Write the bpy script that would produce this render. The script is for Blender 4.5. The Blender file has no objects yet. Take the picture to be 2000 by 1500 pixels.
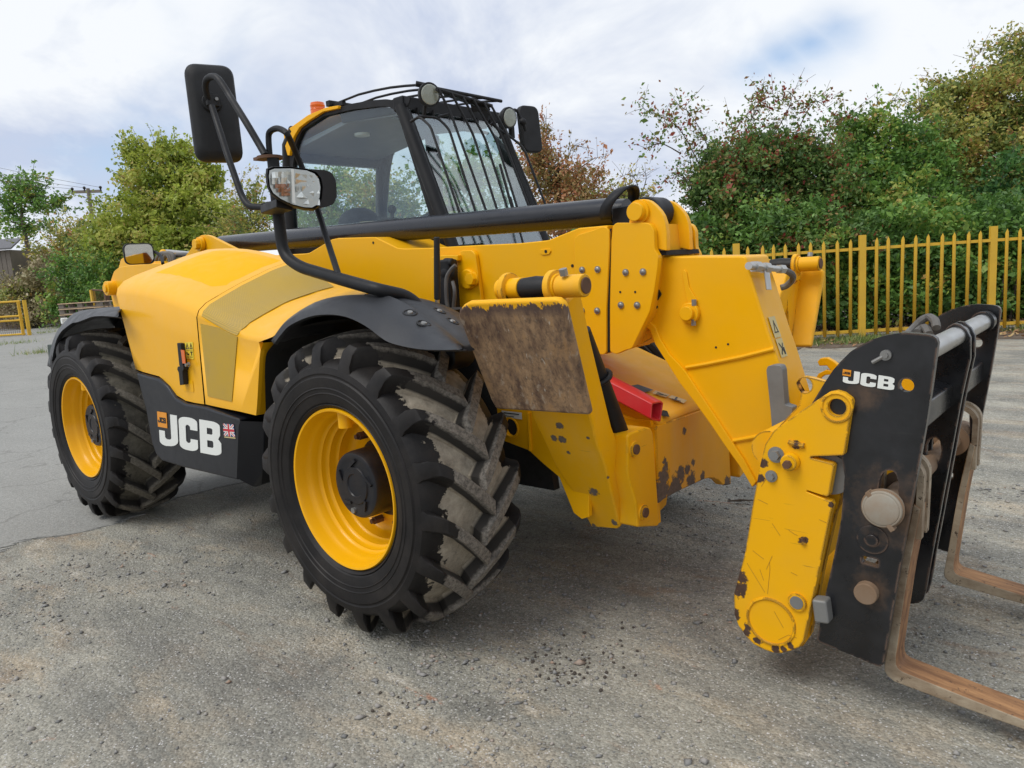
import bpy, bmesh, math, random
import numpy as np
from mathutils import Vector, Matrix
from mathutils.geometry import tessellate_polygon

random.seed(7)
rng = np.random.default_rng(11)
scene = bpy.context.scene
COL = scene.collection

# ------------------------------------------------------------------ camera
cam_data = bpy.data.cameras.new('camera')
cam = bpy.data.objects.new('camera', cam_data)
COL.objects.link(cam)
cam_data.sensor_fit = 'HORIZONTAL'
cam_data.sensor_width = 36.0
cam_data.lens = 25.857
cam_data.clip_start = 0.05
cam_data.clip_end = 2000
cam.matrix_world = Matrix(((0.75385436, -0.04993568, 0.65514123, 2.37626028),
                           (0.65386385, 0.15496347, -0.74057301, -1.64391493),
                           (-0.06454194, 0.98665736, 0.14947103, 1.41870838),
                           (0, 0, 0, 1)))
scene.camera = cam

# ------------------------------------------------------------------ world, sun, exposure
SUN_EL, SUN_AZ = math.radians(56), math.radians(252)   # azimuth of the sun measured from +X towards +Y
world = bpy.data.worlds.new('World')
scene.world = world
world.use_nodes = True
wn, wl = world.node_tree.nodes, world.node_tree.links
wn.clear()
def N(tree, t, **kw):
    n = tree.nodes.new(t)
    for k, v in kw.items():
        setattr(n, k, v)
    return n
w_out = N(world.node_tree, 'ShaderNodeOutputWorld')
w_sky = N(world.node_tree, 'ShaderNodeTexSky', sky_type='NISHITA')
w_sky.sun_disc = False
w_sky.dust_density = 0.3
w_sky.ozone_density = 2.5
w_sky.sun_elevation = SUN_EL
w_sky.sun_rotation = math.radians(90) - SUN_AZ
w_bg = N(world.node_tree, 'ShaderNodeBackground')
w_bg.inputs['Strength'].default_value = 0.12
w_cl = N(world.node_tree, 'ShaderNodeBackground')
w_cl.inputs['Strength'].default_value = 0.80
w_mix = N(world.node_tree, 'ShaderNodeMixShader')
tc = N(world.node_tree, 'ShaderNodeTexCoord')
sep = N(world.node_tree, 'ShaderNodeSeparateXYZ')
wl.new(tc.outputs['Generated'], sep.inputs[0])
def wmath(op, a, b=None):
    m = N(world.node_tree, 'ShaderNodeMath', operation=op)
    for i, v in enumerate((a, b)):
        if v is None: continue
        if isinstance(v, (int, float)): m.inputs[i].default_value = v
        else: wl.new(v, m.inputs[i])
    return m.outputs[0]
zz = wmath('ADD', wmath('MAXIMUM', sep.outputs['Z'], 0.0), 0.50)
cx_ = wmath('DIVIDE', sep.outputs['X'], zz)
cy_ = wmath('DIVIDE', sep.outputs['Y'], zz)
comb = N(world.node_tree, 'ShaderNodeCombineXYZ')
wl.new(cx_, comb.inputs[0]); wl.new(cy_, comb.inputs[1])
comb.inputs[2].default_value = 3.7
n1 = N(world.node_tree, 'ShaderNodeTexNoise')          # cloud cover
n1.inputs['Scale'].default_value = 1.25
n1.inputs['Detail'].default_value = 7
n1.inputs['Roughness'].default_value = 0.52
n1.inputs['Distortion'].default_value = 0.25
wl.new(comb.outputs[0], n1.inputs['Vector'])
cover = N(world.node_tree, 'ShaderNodeMapRange', interpolation_type='SMOOTHSTEP')
cover.inputs['From Min'].default_value = 0.20
cover.inputs['From Max'].default_value = 0.40
wl.new(n1.outputs['Fac'], cover.inputs['Value'])
n2 = N(world.node_tree, 'ShaderNodeTexNoise')          # thickness: white to blue grey
n2.inputs['Scale'].default_value = 2.3
n2.inputs['Detail'].default_value = 6
n2.inputs['Roughness'].default_value = 0.6
n2.inputs['Distortion'].default_value = 0.4
wl.new(comb.outputs[0], n2.inputs['Vector'])
ramp = N(world.node_tree, 'ShaderNodeValToRGB')
ramp.color_ramp.elements[0].position = 0.37
ramp.color_ramp.elements[0].color = (0.56, 0.63, 0.79, 1)
ramp.color_ramp.elements[1].position = 0.58
ramp.color_ramp.elements[1].color = (0.90, 0.93, 0.97, 1)
wl.new(n2.outputs['Fac'], ramp.inputs['Fac'])
# one real gap in the cloud, high on the right
gd_ = None
for gx_, gy_ in [(-0.524, 1.255), (-0.474, 1.247), (-0.431, 1.24), (-0.385, 1.228)]:
    gapd = N(world.node_tree, 'ShaderNodeVectorMath', operation='DISTANCE')
    wl.new(comb.outputs[0], gapd.inputs[0])
    gapd.inputs[1].default_value = (gx_, gy_, 3.7)
    gd_ = gapd.outputs['Value'] if gd_ is None else wmath('MINIMUM', gd_, gapd.outputs['Value'])
wl.new(ramp.outputs['Color'], w_cl.inputs['Color'])
gap = N(world.node_tree, 'ShaderNodeMapRange', interpolation_type='SMOOTHSTEP')
gap.inputs['From Min'].default_value = -0.02
gap.inputs['From Max'].default_value = 0.125
nadd = wmath('ADD', gd_, wmath('MULTIPLY', wmath('SUBTRACT', n1.outputs['Fac'], 0.5), 0.5))
wl.new(nadd, gap.inputs['Value'])
cov2 = wmath('MULTIPLY', cover.outputs[0], wmath('ADD', wmath('MULTIPLY', gap.outputs[0], 0.92), 0.08))
wl.new(w_sky.outputs[0], w_bg.inputs['Color'])
wl.new(cov2, w_mix.inputs['Fac'])
wl.new(w_bg.outputs[0], w_mix.inputs[1]); wl.new(w_cl.outputs[0], w_mix.inputs[2])
wl.new(w_mix.outputs[0], w_out.inputs['Surface'])

sd = bpy.data.lights.new('sun', 'SUN')
sd.energy = 1.5
sd.angle = math.radians(30)
sd.color = (1.0, 0.96, 0.90)
sun = bpy.data.objects.new('sun', sd)
COL.objects.link(sun)
sun_dir = Vector((math.cos(SUN_EL) * math.cos(SUN_AZ), math.cos(SUN_EL) * math.sin(SUN_AZ), math.sin(SUN_EL)))
sun.rotation_euler = sun_dir.to_track_quat('Z', 'Y').to_euler()

vs = scene.view_settings
vs.view_transform = 'Standard'
vs.look = 'None'
vs.exposure = 0.38
vs.gamma = 1.0
vs.use_curve_mapping = False
scene.cycles.max_bounces = 10
scene.cycles.transparent_max_bounces = 12
scene.cycles.use_denoising = True

# ------------------------------------------------------------------ materials
def new_mat(name):
    m = bpy.data.materials.new(name)
    m.use_nodes = True
    t = m.node_tree
    b = t.nodes['Principled BSDF']
    return m, t, b
def lk(t, a, b): t.links.new(a, b)
def noise(t, scale, detail=5, rough=0.55, vec=None, dist=0.0):
    n = N(t, 'ShaderNodeTexNoise')
    n.inputs['Scale'].default_value = scale
    n.inputs['Detail'].default_value = detail
    n.inputs['Roughness'].default_value = rough
    n.inputs['Distortion'].default_value = dist
    if vec is not None: lk(t, vec, n.inputs['Vector'])
    return n.outputs['Fac']
def mrange(t, v, a, b, c=0.0, d=1.0):
    n = N(t, 'ShaderNodeMapRange')
    n.inputs['From Min'].default_value = a; n.inputs['From Max'].default_value = b
    n.inputs['To Min'].default_value = c; n.inputs['To Max'].default_value = d
    lk(t, v, n.inputs['Value'])
    return n.outputs[0]
def mixc(t, fac, a, b):
    n = N(t, 'ShaderNodeMix', data_type='RGBA')
    if isinstance(fac, (int, float)): n.inputs[0].default_value = fac
    else: lk(t, fac, n.inputs[0])
    for i, v in ((6, a), (7, b)):
        if isinstance(v, tuple): n.inputs[i].default_value = (*v[:3], 1)
        else: lk(t, v, n.inputs[i])
    return n.outputs[2]
def mth(t, op, a, b=None):
    m = N(t, 'ShaderNodeMath', operation=op)
    for i, v in enumerate((a, b)):
        if v is None: continue
        if isinstance(v, (int, float)): m.inputs[i].default_value = v
        else: lk(t, v, m.inputs[i])
    return m.outputs[0]
def ocoord(t, scale=(1, 1, 1), rot=(0, 0, 0)):
    c = N(t, 'ShaderNodeTexCoord')
    m = N(t, 'ShaderNodeMapping')
    m.inputs['Scale'].default_value = scale
    m.inputs['Rotation'].default_value = rot
    lk(t, c.outputs['Object'], m.inputs['Vector'])
    return m.outputs[0]
def bump(t, b, h, strength=0.3, dist=0.01):
    n = N(t, 'ShaderNodeBump')
    n.inputs['Strength'].default_value = strength
    n.inputs['Distance'].default_value = dist
    lk(t, h, n.inputs['Height'])
    lk(t, n.outputs[0], b.inputs['Normal'])

def paint(name, base, rough=0.35, coat=0.15, wear=0.0, dirt=0.0, scratch=0.0, metal=0.0, wearcol=(0.045, 0.032, 0.026),
          dirtcol=(0.34, 0.25, 0.15), var=0.10, bumpy=0.0, chips=(), edge=0.0, streak=0.0, chipcol=((0.05, 0.04, 0.035), (0.24, 0.20, 0.17)), spec=0.5, stain=()):
    m, t, b = new_mat(name)
    v = ocoord(t)
    dark = tuple(c * (1 - var) for c in base); lite = tuple(min(1, c * (1 + var * 0.5)) for c in base)
    col = mixc(t, noise(t, 2.3, 6, 0.6, v), dark, lite)
    r = mrange(t, noise(t, 14, 4, 0.6, v), 0.3, 0.7, rough * 0.85, min(1, rough * 1.25))
    if dirt:
        f = mrange(t, noise(t, 3.1, 9, 0.68, v), 0.42, 0.72, 0, dirt)
        col = mixc(t, f, col, dirtcol)
        r = mth(t, 'ADD', r, mth(t, 'MULTIPLY', f, 0.35))
    if scratch:
        for rot, th in (((0.3, 1.1, 0.5), 0.0), ((1.2, -0.6, -0.7), 0.005)):
            s = noise(t, 1.0, 3, 0.6, ocoord(t, (3, 3, 70), rot))
            f = mrange(t, s, 0.745 - scratch * 0.06 + th, 0.755 - scratch * 0.06 + th, 0, 0.6)
            f = mth(t, 'MULTIPLY', f, mrange(t, noise(t, 4.0, 2, 0.5, v), 0.48, 0.55))
            col = mixc(t, f, col, tuple(c * 0.35 + 0.02 for c in base))
    if wear:
        nz = noise(t, 7.5, 9, 0.66, v, 0.3)
        f = mrange(t, nz, 0.80 - wear * 0.25, 0.815 - wear * 0.25)
        col = mixc(t, f, col, wearcol)
        r = mth(t, 'ADD', r, mth(t, 'MULTIPLY', f, 0.4))
    if streak:
        f = mrange(t, noise(t, 1.6, 6, 0.7, ocoord(t, (3, 3, 0.7))), 0.5, 0.75, 0, streak)
        col = mixc(t, f, col, (0.60, 0.50, 0.34))
    if edge:
        bv = N(t, 'ShaderNodeBevel', samples=4); bv.inputs['Radius'].default_value = 0.010
        ge = N(t, 'ShaderNodeNewGeometry')
        dt = N(t, 'ShaderNodeVectorMath', operation='DOT_PRODUCT')
        lk(t, bv.outputs[0], dt.inputs[0]); lk(t, ge.outputs['Normal'], dt.inputs[1])
        e = mrange(t, dt.outputs['Value'], 0.985, 0.93)
        e = mth(t, 'MULTIPLY', e, mrange(t, noise(t, 13, 6, 0.65, v), 0.56 - 0.16 * edge, 0.60 - 0.16 * edge, 0, 0.9))
        col = mixc(t, e, col, wearcol)
        r = mth(t, 'ADD', r, mth(t, 'MULTIPLY', e, 0.3))
    for (x, y, z, rad) in stain:
        d = N(t, 'ShaderNodeVectorMath', operation='DISTANCE')
        lk(t, v, d.inputs[0]); d.inputs[1].default_value = (x, y, z)
        q = mth(t, 'ADD', mth(t, 'DIVIDE', d.outputs['Value'], rad), mth(t, 'MULTIPLY', mth(t, 'SUBTRACT', noise(t, 22, 8, 0.7, v), 0.5), 2.2))
        f = mrange(t, q, 0.10, 0.95, 0.5, 0)
        col = mixc(t, f, col, mixc(t, noise(t, 40, 5, 0.7, v), (0.05, 0.03, 0.018), (0.20, 0.115, 0.06)))
        r = mth(t, 'ADD', r, mth(t, 'MULTIPLY', f, 0.4))
    if chips:
        wob = noise(t, 48, 7, 0.75, v)
        tot = None
        for (x, y, z, rad) in chips:
            d = N(t, 'ShaderNodeVectorMath', operation='DISTANCE')
            lk(t, v, d.inputs[0]); d.inputs[1].default_value = (x, y, z)
            q = mth(t, 'ADD', mth(t, 'DIVIDE', d.outputs['Value'], rad), mth(t, 'MULTIPLY', mth(t, 'SUBTRACT', wob, 0.5), 3.4))
            tot = q if tot is None else mth(t, 'MINIMUM', tot, q)
        f = mrange(t, tot, 0.98, 1.02, 1, 0)
        inner = mixc(t, noise(t, 60, 5, 0.7, v), *chipcol)
        col = mixc(t, mrange(t, tot, 1.02, 1.22, 0.75, 0), col, (0.10, 0.055, 0.02))
        col = mixc(t, f, col, inner)
        r = mth(t, 'ADD', r, mth(t, 'MULTIPLY', f, 0.35))
    lk(t, col, b.inputs['Base Color'])
    lk(t, r, b.inputs['Roughness'])
    b.inputs['Coat Weight'].default_value = coat
    b.inputs['Coat Roughness'].default_value = 0.12
    b.inputs['Metallic'].default_value = metal
    b.inputs['Specular IOR Level'].default_value = spec
    bump(t, b, noise(t, 60 if not bumpy else 220, 3, 0.6, v), 0.03 + bumpy, 0.004)
    return m

YEL = (0.87, 0.437, 0.002)
M = {}
M['yellow'] = paint('yellow_paint', YEL, 0.36, 0.06, dirt=0.10, dirtcol=(0.55,0.36,0.10), scratch=0.0, var=0.06, spec=0.22)
M['yellow_smooth'] = paint('yellow_moulding', YEL, 0.42, 0.05, var=0.05, spec=0.22)
M['yellow_worn'] = paint('yellow_paint_worn', (0.86, 0.432, 0.003), 0.46, 0.0, wear=0.34, dirt=0.28, edge=0.55, streak=0.10, dirtcol=(0.50, 0.31, 0.10), spec=0.22)
LEG_CHIPS = [(*(0.733,0.464,0.847), 0.0144), (*(0.682,0.49,0.789), 0.0130), (*(0.721,0.49,0.789), 0.0158), (*(0.781,0.593,0.565), 0.0187), (*(0.726,0.516,0.733), 0.0072), (*(0.878,0.559,0.641), 0.0086), (*(0.846,0.481,0.81), 0.0065), (*(0.828,0.653,0.434), 0.0130), (*(0.718,0.671,0.396), 0.0101)]
BUMP_CHIPS = [(*(0.9,0.935,0.596), .020), (*(0.9,0.929,0.623), .014), (*(0.9,1.099,0.712), .014), (*(0.9,1.172,0.558), .014), (*(0.9,0.915,0.551), .040), (*(0.9,0.896,0.503), .055), (*(0.9,1.061,0.534), .034), (*(0.9,1.115,0.538), .022), (*(0.9,1.014,0.493), .045), (*(0.9,1.149,0.484), .034), (*(0.9,1.254,0.471), .022), (*(0.9,0.968,0.457), .040), (*(0.9,1.498,0.381), .030), (*(0.9,0.876,0.455), .05)]
HITCH_CHIPS = [(*(1.371,0.58,0.362), .022), (*(1.365,0.58,0.32), .026), (*(1.381,0.58,0.328), .014), (*(1.351,0.58,0.225), .018), (*(1.367,0.58,0.155), .016), (*(1.397,0.58,0.191), .012), (*(1.428,0.58,0.151), .012), (*(1.489,0.58,0.14), .013), (*(1.539,0.58,0.166), .012), (*(1.579,0.58,0.534), .013), (*(1.454,0.58,0.766), .014), (*(1.443,0.58,0.714), .014), (*(1.514,0.58,0.148), .010), (*(1.389,0.58,0.171), .012), (*(1.665,0.58,0.664), .008), (*(1.562,0.58,0.839), .012)]
M['yellow_leg'] = paint('yellow_leg_paint', (0.86, 0.432, 0.003), 0.40, 0.06, dirt=0.22, edge=0.4, streak=0.12, scratch=0.2, chips=LEG_CHIPS, dirtcol=(0.50, 0.33, 0.12), spec=0.22)
M['yellow_bumper'] = paint('yellow_bumper_paint', (0.86, 0.432, 0.003), 0.42, 0.04, dirt=0.18, edge=0.5, streak=0.18, chips=BUMP_CHIPS, dirtcol=(0.50, 0.36, 0.17), spec=0.22)
M['yellow_scratched'] = paint('yellow_paint_scratched', (0.86, 0.432, 0.003), 0.38, 0.1, dirt=0.10, scratch=1.0, edge=0.7, chips=HITCH_CHIPS, chipcol=((0.025, 0.015, 0.012), (0.13, 0.075, 0.05)), spec=0.22)
M['yellow_rim'] = paint('yellow_wheel_paint', (0.86, 0.425, 0.003), 0.32, 0.15, wear=0.15, var=0.06, spec=0.22)
M['yellow_fence'] = paint('yellow_fence_paint', (0.70, 0.42, 0.03), 0.6, 0.0, wear=0.42, dirt=0.30, dirtcol=(0.40, 0.24, 0.06), var=0.2)
M['black_gloss'] = paint('black_paint', (0.008, 0.009, 0.012), 0.28, 0.3, dirt=0.10, dirtcol=(0.10, 0.10, 0.11), scratch=0.3)
M['black_tube'] = paint('black_tube_paint', (0.007, 0.008, 0.012), 0.27, 0.2, dirt=0.05, dirtcol=(0.1, 0.1, 0.1))
M['black_metal'] = paint('black_satin_metal', (0.009, 0.0095, 0.011), 0.5, 0.0, dirt=0.12, dirtcol=(0.07, 0.065, 0.06), spec=0.3)
M['black_worn'] = paint('black_paint_worn', (0.005, 0.0055, 0.007), 0.24, 0.2, dirt=0.5, dirtcol=(0.036, 0.038, 0.044), scratch=0.5, edge=0.6, wearcol=(0.13, 0.08, 0.055), stain=[(*(1.818,0.6,0.684), .13), (*(1.779,0.6,0.414), .07), (*(1.753,0.6,1.005), .06), (*(1.872,0.6,0.624), .10)])  # dirt noise holds scuffs and painted bluish smears of reflected sky
M['plastic'] = paint('black_plastic', (0.014, 0.0145, 0.0155), 0.5, 0.0, bumpy=0.12, dirt=0.16, dirtcol=(0.05, 0.046, 0.042), spec=0.3)
M['plastic_grey'] = paint('grey_black_plastic', (0.030, 0.032, 0.036), 0.40, 0.0, bumpy=0.06, dirt=0.25, dirtcol=(0.075, 0.076, 0.08), spec=0.3)
M['skirt'] = paint('black_skirt_plastic', (0.008, 0.009, 0.013), 0.32, 0.15, dirt=0.2, dirtcol=(0.045, 0.045, 0.05), scratch=0.5, spec=0.3)
M['dark'] = paint('dark_interior', (0.010, 0.010, 0.010), 0.8, 0.0)
M['hub'] = paint('hub_black', (0.010, 0.011, 0.015), 0.4, 0.1, dirt=0.35, dirtcol=(0.10, 0.075, 0.05), spec=0.3)
M['steel'] = paint('bright_steel', (0.55, 0.55, 0.53), 0.32, 0.0, metal=1.0, dirt=0.3, dirtcol=(0.25, 0.2, 0.15))
M['grey_steel'] = paint('grey_cast_steel', (0.22, 0.22, 0.21), 0.55, 0.0, metal=0.3, dirt=0.5, dirtcol=(0.10, 0.09, 0.08))
M['bolt'] = paint('zinc_bolt', (0.32, 0.32, 0.31), 0.4, 0.0, metal=0.7, dirt=0.4, dirtcol=(0.12, 0.10, 0.08))
M['rusty_bolt'] = paint('rusty_bolt', (0.13, 0.065, 0.035), 0.75, 0.0, dirt=0.5, dirtcol=(0.05, 0.035, 0.03))
M['rusty_brown'] = paint('rusty_pin', (0.20, 0.12, 0.065), 0.7, 0.0, dirt=0.6, dirtcol=(0.27, 0.23, 0.18))
M['work_lens'] = paint('ribbed_lamp_glass', (0.42, 0.43, 0.36), 0.25, 0.4, var=0.3)
M['lamp_back'] = paint('lamp_backing', (0.62, 0.63, 0.60), 0.3, 0.0, metal=0.6, var=0.4)
M['amber'] = paint('amber_lamp', (0.50, 0.20, 0.08), 0.3, 0.3, var=0.5)
M['clod'] = paint('dark_clod', (0.075, 0.060, 0.048), 0.9, 0.0, var=0.5)
M['yellow_deck'] = paint('yellow_deck_paint', (0.80, 0.40, 0.006), 0.5, 0.0, dirt=0.35, wear=0.30, streak=0.12, dirtcol=(0.55, 0.37, 0.14), spec=0.2)
M['yellow_panel'] = paint('yellow_lid_moulding', YEL, 0.55, 0.0, var=0.05, spec=0.12)  # same plastic as the cover; light's darker tone put into a duller finish
M['yellow_cover'] = paint('yellow_cover_moulding', YEL, 0.40, 0.10, var=0.05, spec=0.42, dirt=0.08, dirtcol=(0.62, 0.44, 0.20))
M['green_trim'] = paint('dark_green_trim', (0.045, 0.060, 0.040), 0.7, 0.0)
M['scratch_line'] = paint('scratched_paint_line', (0.30, 0.14, 0.02), 0.6, 0.0)
M['disc'] = paint('worn_disc_steel', (0.34, 0.33, 0.28), 0.6, 0.0, dirt=0.9, wear=0.5, wearcol=(0.20, 0.10, 0.045), dirtcol=(0.26, 0.15, 0.075), var=0.3)
M['red'] = paint('red_paint', (0.55, 0.012, 0.02), 0.38, 0.2, dirt=0.25, dirtcol=(0.42, 0.10, 0.09), wear=0.2)
M['white'] = paint('white_print', (0.78, 0.80, 0.76), 0.4, 0.1, var=0.04, dirt=0.1, dirtcol=(0.4, 0.4, 0.38))
M['black_print'] = paint('black_print', (0.015, 0.015, 0.015), 0.5, 0.0)
M['orange_print'] = paint('orange_print', (0.80, 0.30, 0.01), 0.4, 0.1)
M['yellow_print'] = paint('yellow_print', (0.80, 0.62, 0.05), 0.45, 0.0)
M['blue_print'] = paint('blue_print', (0.03, 0.05, 0.20), 0.4, 0.0)
M['red_print'] = paint('red_print', (0.55, 0.02, 0.04), 0.4, 0.0)
M['pale_print'] = paint('pale_print', (0.62, 0.52, 0.24), 0.55, 0.0, dirt=0.5)
M['wood'] = paint('pale_timber', (0.66, 0.47, 0.29), 0.75, 0.0, var=0.25, dirt=0.3, dirtcol=(0.25, 0.2, 0.15))
M['wood_grey'] = paint('weathered_timber', (0.22, 0.19, 0.16), 0.85, 0.0, var=0.25)
M['roof_grey'] = paint('grey_roof', (0.14, 0.14, 0.15), 0.8, 0.0)
M['hose'] = paint('rubber_hose', (0.09, 0.085, 0.08), 0.55, 0.0, dirt=0.5, dirtcol=(0.28, 0.25, 0.2))
M['orange_lens'] = paint('orange_lens', (0.75, 0.14, 0.008), 0.18, 0.5, var=0.15)
M['headliner'] = paint('grey_headliner', (0.20, 0.21, 0.22), 0.9, 0.0)
M['concrete'] = paint('kerb_concrete', (0.30, 0.28, 0.25), 0.9, 0.0, dirt=0.5, dirtcol=(0.16, 0.14, 0.11))

def rust_mat(name, top_yellow=None):
    m, t, b = new_mat(name)
    v = ocoord(t)
    vs_ = ocoord(t, (11, 11, 2.2), (0.0, 0.55, 0.1))
    col = mixc(t, mrange(t, noise(t, 2.2, 8, 0.7, vs_), 0.36, 0.64), (0.115, 0.066, 0.042), (0.39, 0.25, 0.135))
    col = mixc(t, mrange(t, noise(t, 55, 6, 0.75, v), 0.50, 0.66, 0, 0.7), col, (0.06, 0.04, 0.03))
    col = mixc(t, mrange(t, noise(t, 1.1, 9, 0.72, vs_), 0.55, 0.66, 0, 0.75), col, (0.30, 0.16, 0.06))
    col = mixc(t, mrange(t, noise(t, 30, 5, 0.7, ocoord(t, (1, 1, .5), (0, .5, 0))), 0.58, 0.70, 0, 0.8), col, (0.40, 0.33, 0.25))
    sc_ = noise(t, 1, 3, 0.6, ocoord(t, (60, 60, 5), (0.0, 0.35, 0.0)))
    col = mixc(t, mth(t, 'MULTIPLY', mrange(t, sc_, 0.66, 0.70, 0, 0.8), mrange(t, noise(t, 4, 2, .5, v), 0.54, 0.6)), col, (0.50, 0.44, 0.36))
    if top_yellow is not None:
        s = N(t, 'ShaderNodeSeparateXYZ'); lk(t, ocoord(t), s.inputs[0])
        h = mth(t, 'ADD', s.outputs['Z'], mth(t, 'MULTIPLY', mth(t, 'SUBTRACT', noise(t, 1, 6, 0.65, ocoord(t, (48, 48, 20))), 0.5), 0.09))
        f = mrange(t, h, top_yellow, top_yellow + 0.003)
        edge = mrange(t, s.outputs['Z'], top_yellow - 0.035, top_yellow - 0.01, 0, 0.75)
        col = mixc(t, edge, col, (0.085, 0.052, 0.045))
        col = mixc(t, f, col, YEL)
    lk(t, col, b.inputs['Base Color'])
    b.inputs['Roughness'].default_value = 0.62
    b.inputs['Metallic'].default_value = 0.15
    bump(t, b, noise(t, 70, 8, 0.75, v), 0.35, 0.004)
    return m
M['rust'] = rust_mat('rusty_steel', 1.3105)
def fork_mat(name, a, bcol, c):
    m, t, b = new_mat(name)
    v = ocoord(t)
    col = mixc(t, mrange(t, noise(t, 8, 8, 0.7, ocoord(t, (0.5, 3, 1))), 0.38, 0.62), a, bcol)
    col = mixc(t, mrange(t, noise(t, 40, 5, 0.7, v), 0.60, 0.66), col, c)
    lk(t, col, b.inputs['Base Color'])
    b.inputs['Roughness'].default_value = 0.7
    bump(t, b, noise(t, 60, 7, 0.7, v), 0.3, 0.004)
    return m
M['fork'] = fork_mat('rusty_fork_face', (0.165, 0.076, 0.031), (0.40, 0.21, 0.088), (0.085, 0.042, 0.024))
M['fork_side'] = fork_mat('dirty_fork_side', (0.20, 0.14, 0.085), (0.42, 0.35, 0.25), (0.06, 0.036, 0.02))

def tyre_mat(nm, tan0, tan1, lug0, lug1):
    m, t, b = new_mat(nm)
    c = N(t, 'ShaderNodeTexCoord')
    s = N(t, 'ShaderNodeSeparateXYZ'); lk(t, c.outputs['Object'], s.inputs[0])
    v = c.outputs['Object']
    r = mth(t, 'SQRT', mth(t, 'ADD', mth(t, 'POWER', s.outputs['X'], 2.0), mth(t, 'POWER', s.outputs['Z'], 2.0)))
    yy = mth(t, 'ABSOLUTE', mth(t, 'SUBTRACT', s.outputs['Y'], 0.2))      # 0 on the centre line
    blk = mixc(t, noise(t, 9, 6, 0.7, v), (0.005, 0.0045, 0.005), (0.013, 0.0115, 0.011))
    tan = mixc(t, mrange(t, noise(t, 16, 9, 0.75, v), 0.36, 0.62), tan0, tan1)
    tan = mixc(t, mrange(t, noise(t, 5, 7, 0.7, v), 0.60, 0.66, 0, 0.6), tan, (0.07, 0.064, 0.056))
    lug = mixc(t, mrange(t, noise(t, 70, 7, 0.75, v), 0.36, 0.62), lug0, lug1)
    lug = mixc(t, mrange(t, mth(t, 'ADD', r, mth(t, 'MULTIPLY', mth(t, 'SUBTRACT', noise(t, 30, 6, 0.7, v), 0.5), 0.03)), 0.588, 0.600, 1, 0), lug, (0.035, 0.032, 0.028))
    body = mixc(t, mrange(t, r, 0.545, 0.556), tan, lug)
    edge = mth(t, 'ADD', yy, mth(t, 'MULTIPLY', mth(t, 'SUBTRACT', noise(t, 5, 9, 0.68, v), 0.5), 0.30))
    f = mrange(t, edge, 0.152, 0.156, 1, 0)
    f = mth(t, 'MULTIPLY', f, mrange(t, mth(t, 'ADD', r, mth(t, 'MULTIPLY', mth(t, 'SUBTRACT', noise(t, 14, 5, 0.6, v), 0.5), 0.05)), 0.500, 0.520))
    col = mixc(t, f, blk, body)
    # thin grey bloom of dust on the sidewall
    col = mixc(t, mrange(t, noise(t, 5, 8, 0.7, v), 0.42, 0.72, 0, 0.22), col, (0.085, 0.072, 0.062))
    lk(t, col, b.inputs['Base Color'])
    b.inputs['Roughness'].default_value = 0.62
    lk(t, mrange(t, f, 0, 1, 0.55, 0.9), b.inputs['Roughness'])
    b.inputs['Specular IOR Level'].default_value = 0.28
    bump(t, b, noise(t, 80, 6, 0.7, v), 0.25, 0.003)
    return m
M['tyre'] = tyre_mat('tyre_rubber_front', (0.25, 0.215, 0.165), (0.46, 0.405, 0.315), (0.075, 0.069, 0.061), (0.25, 0.225, 0.19))
M['tyre_rear'] = tyre_mat('tyre_rubber_rear', (0.075, 0.068, 0.052), (0.17, 0.155, 0.12), (0.09, 0.082, 0.068), (0.20, 0.18, 0.145))

def glass_mat(name, tint, refl=0.06):
    m, t, b = new_mat(name)
    t.nodes.remove(b)
    out = t.nodes['Material Output']
    tr = N(t, 'ShaderNodeBsdfTransparent'); tr.inputs['Color'].default_value = (*tint, 1)
    gl = N(t, 'ShaderNodeBsdfGlossy'); gl.inputs['Roughness'].default_value = 0.01
    gl.inputs['Color'].default_value = (0.95, 0.97, 1, 1)
    fr = N(t, 'ShaderNodeLayerWeight'); fr.inputs['Blend'].default_value = 0.5
    f = mth(t, 'ADD', mth(t, 'MULTIPLY', mth(t, 'POWER', fr.outputs['Facing'], 3.5), 0.45), refl)
    mx = N(t, 'ShaderNodeMixShader')
    lk(t, f, mx.inputs['Fac']); lk(t, tr.outputs[0], mx.inputs[1]); lk(t, gl.outputs[0], mx.inputs[2])
    lk(t, mx.outputs[0], out.inputs['Surface'])
    return m
M['glass'] = glass_mat('cab_glass', (0.91, 0.96, 0.96), 0.045)
M['screen_glass'] = glass_mat('windscreen_glass', (0.84, 0.93, 0.91), 0.17)
M['lens'] = glass_mat('clear_lens', (0.92, 0.93, 0.92), 0.03)

def mirror_mat():
    m, t, b = new_mat('mirror_glass')
    b.inputs['Metallic'].default_value = 1.0
    b.inputs['Roughness'].default_value = 0.03
    b.inputs['Base Color'].default_value = (0.85, 0.87, 0.88, 1)
    return m
M['mirror'] = mirror_mat()

def reflector_mat():
    m, t, b = new_mat('lamp_reflector')
    v = ocoord(t, (60, 60, 12))
    b.inputs['Metallic'].default_value = 0.85
    b.inputs['Roughness'].default_value = 0.42
    b.inputs['Base Color'].default_value = (0.88, 0.89, 0.86, 1)
    bump(t, b, noise(t, 1, 2, 0.5, v), 0.25, 0.006)
    return m
M['reflector'] = reflector_mat()

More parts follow.
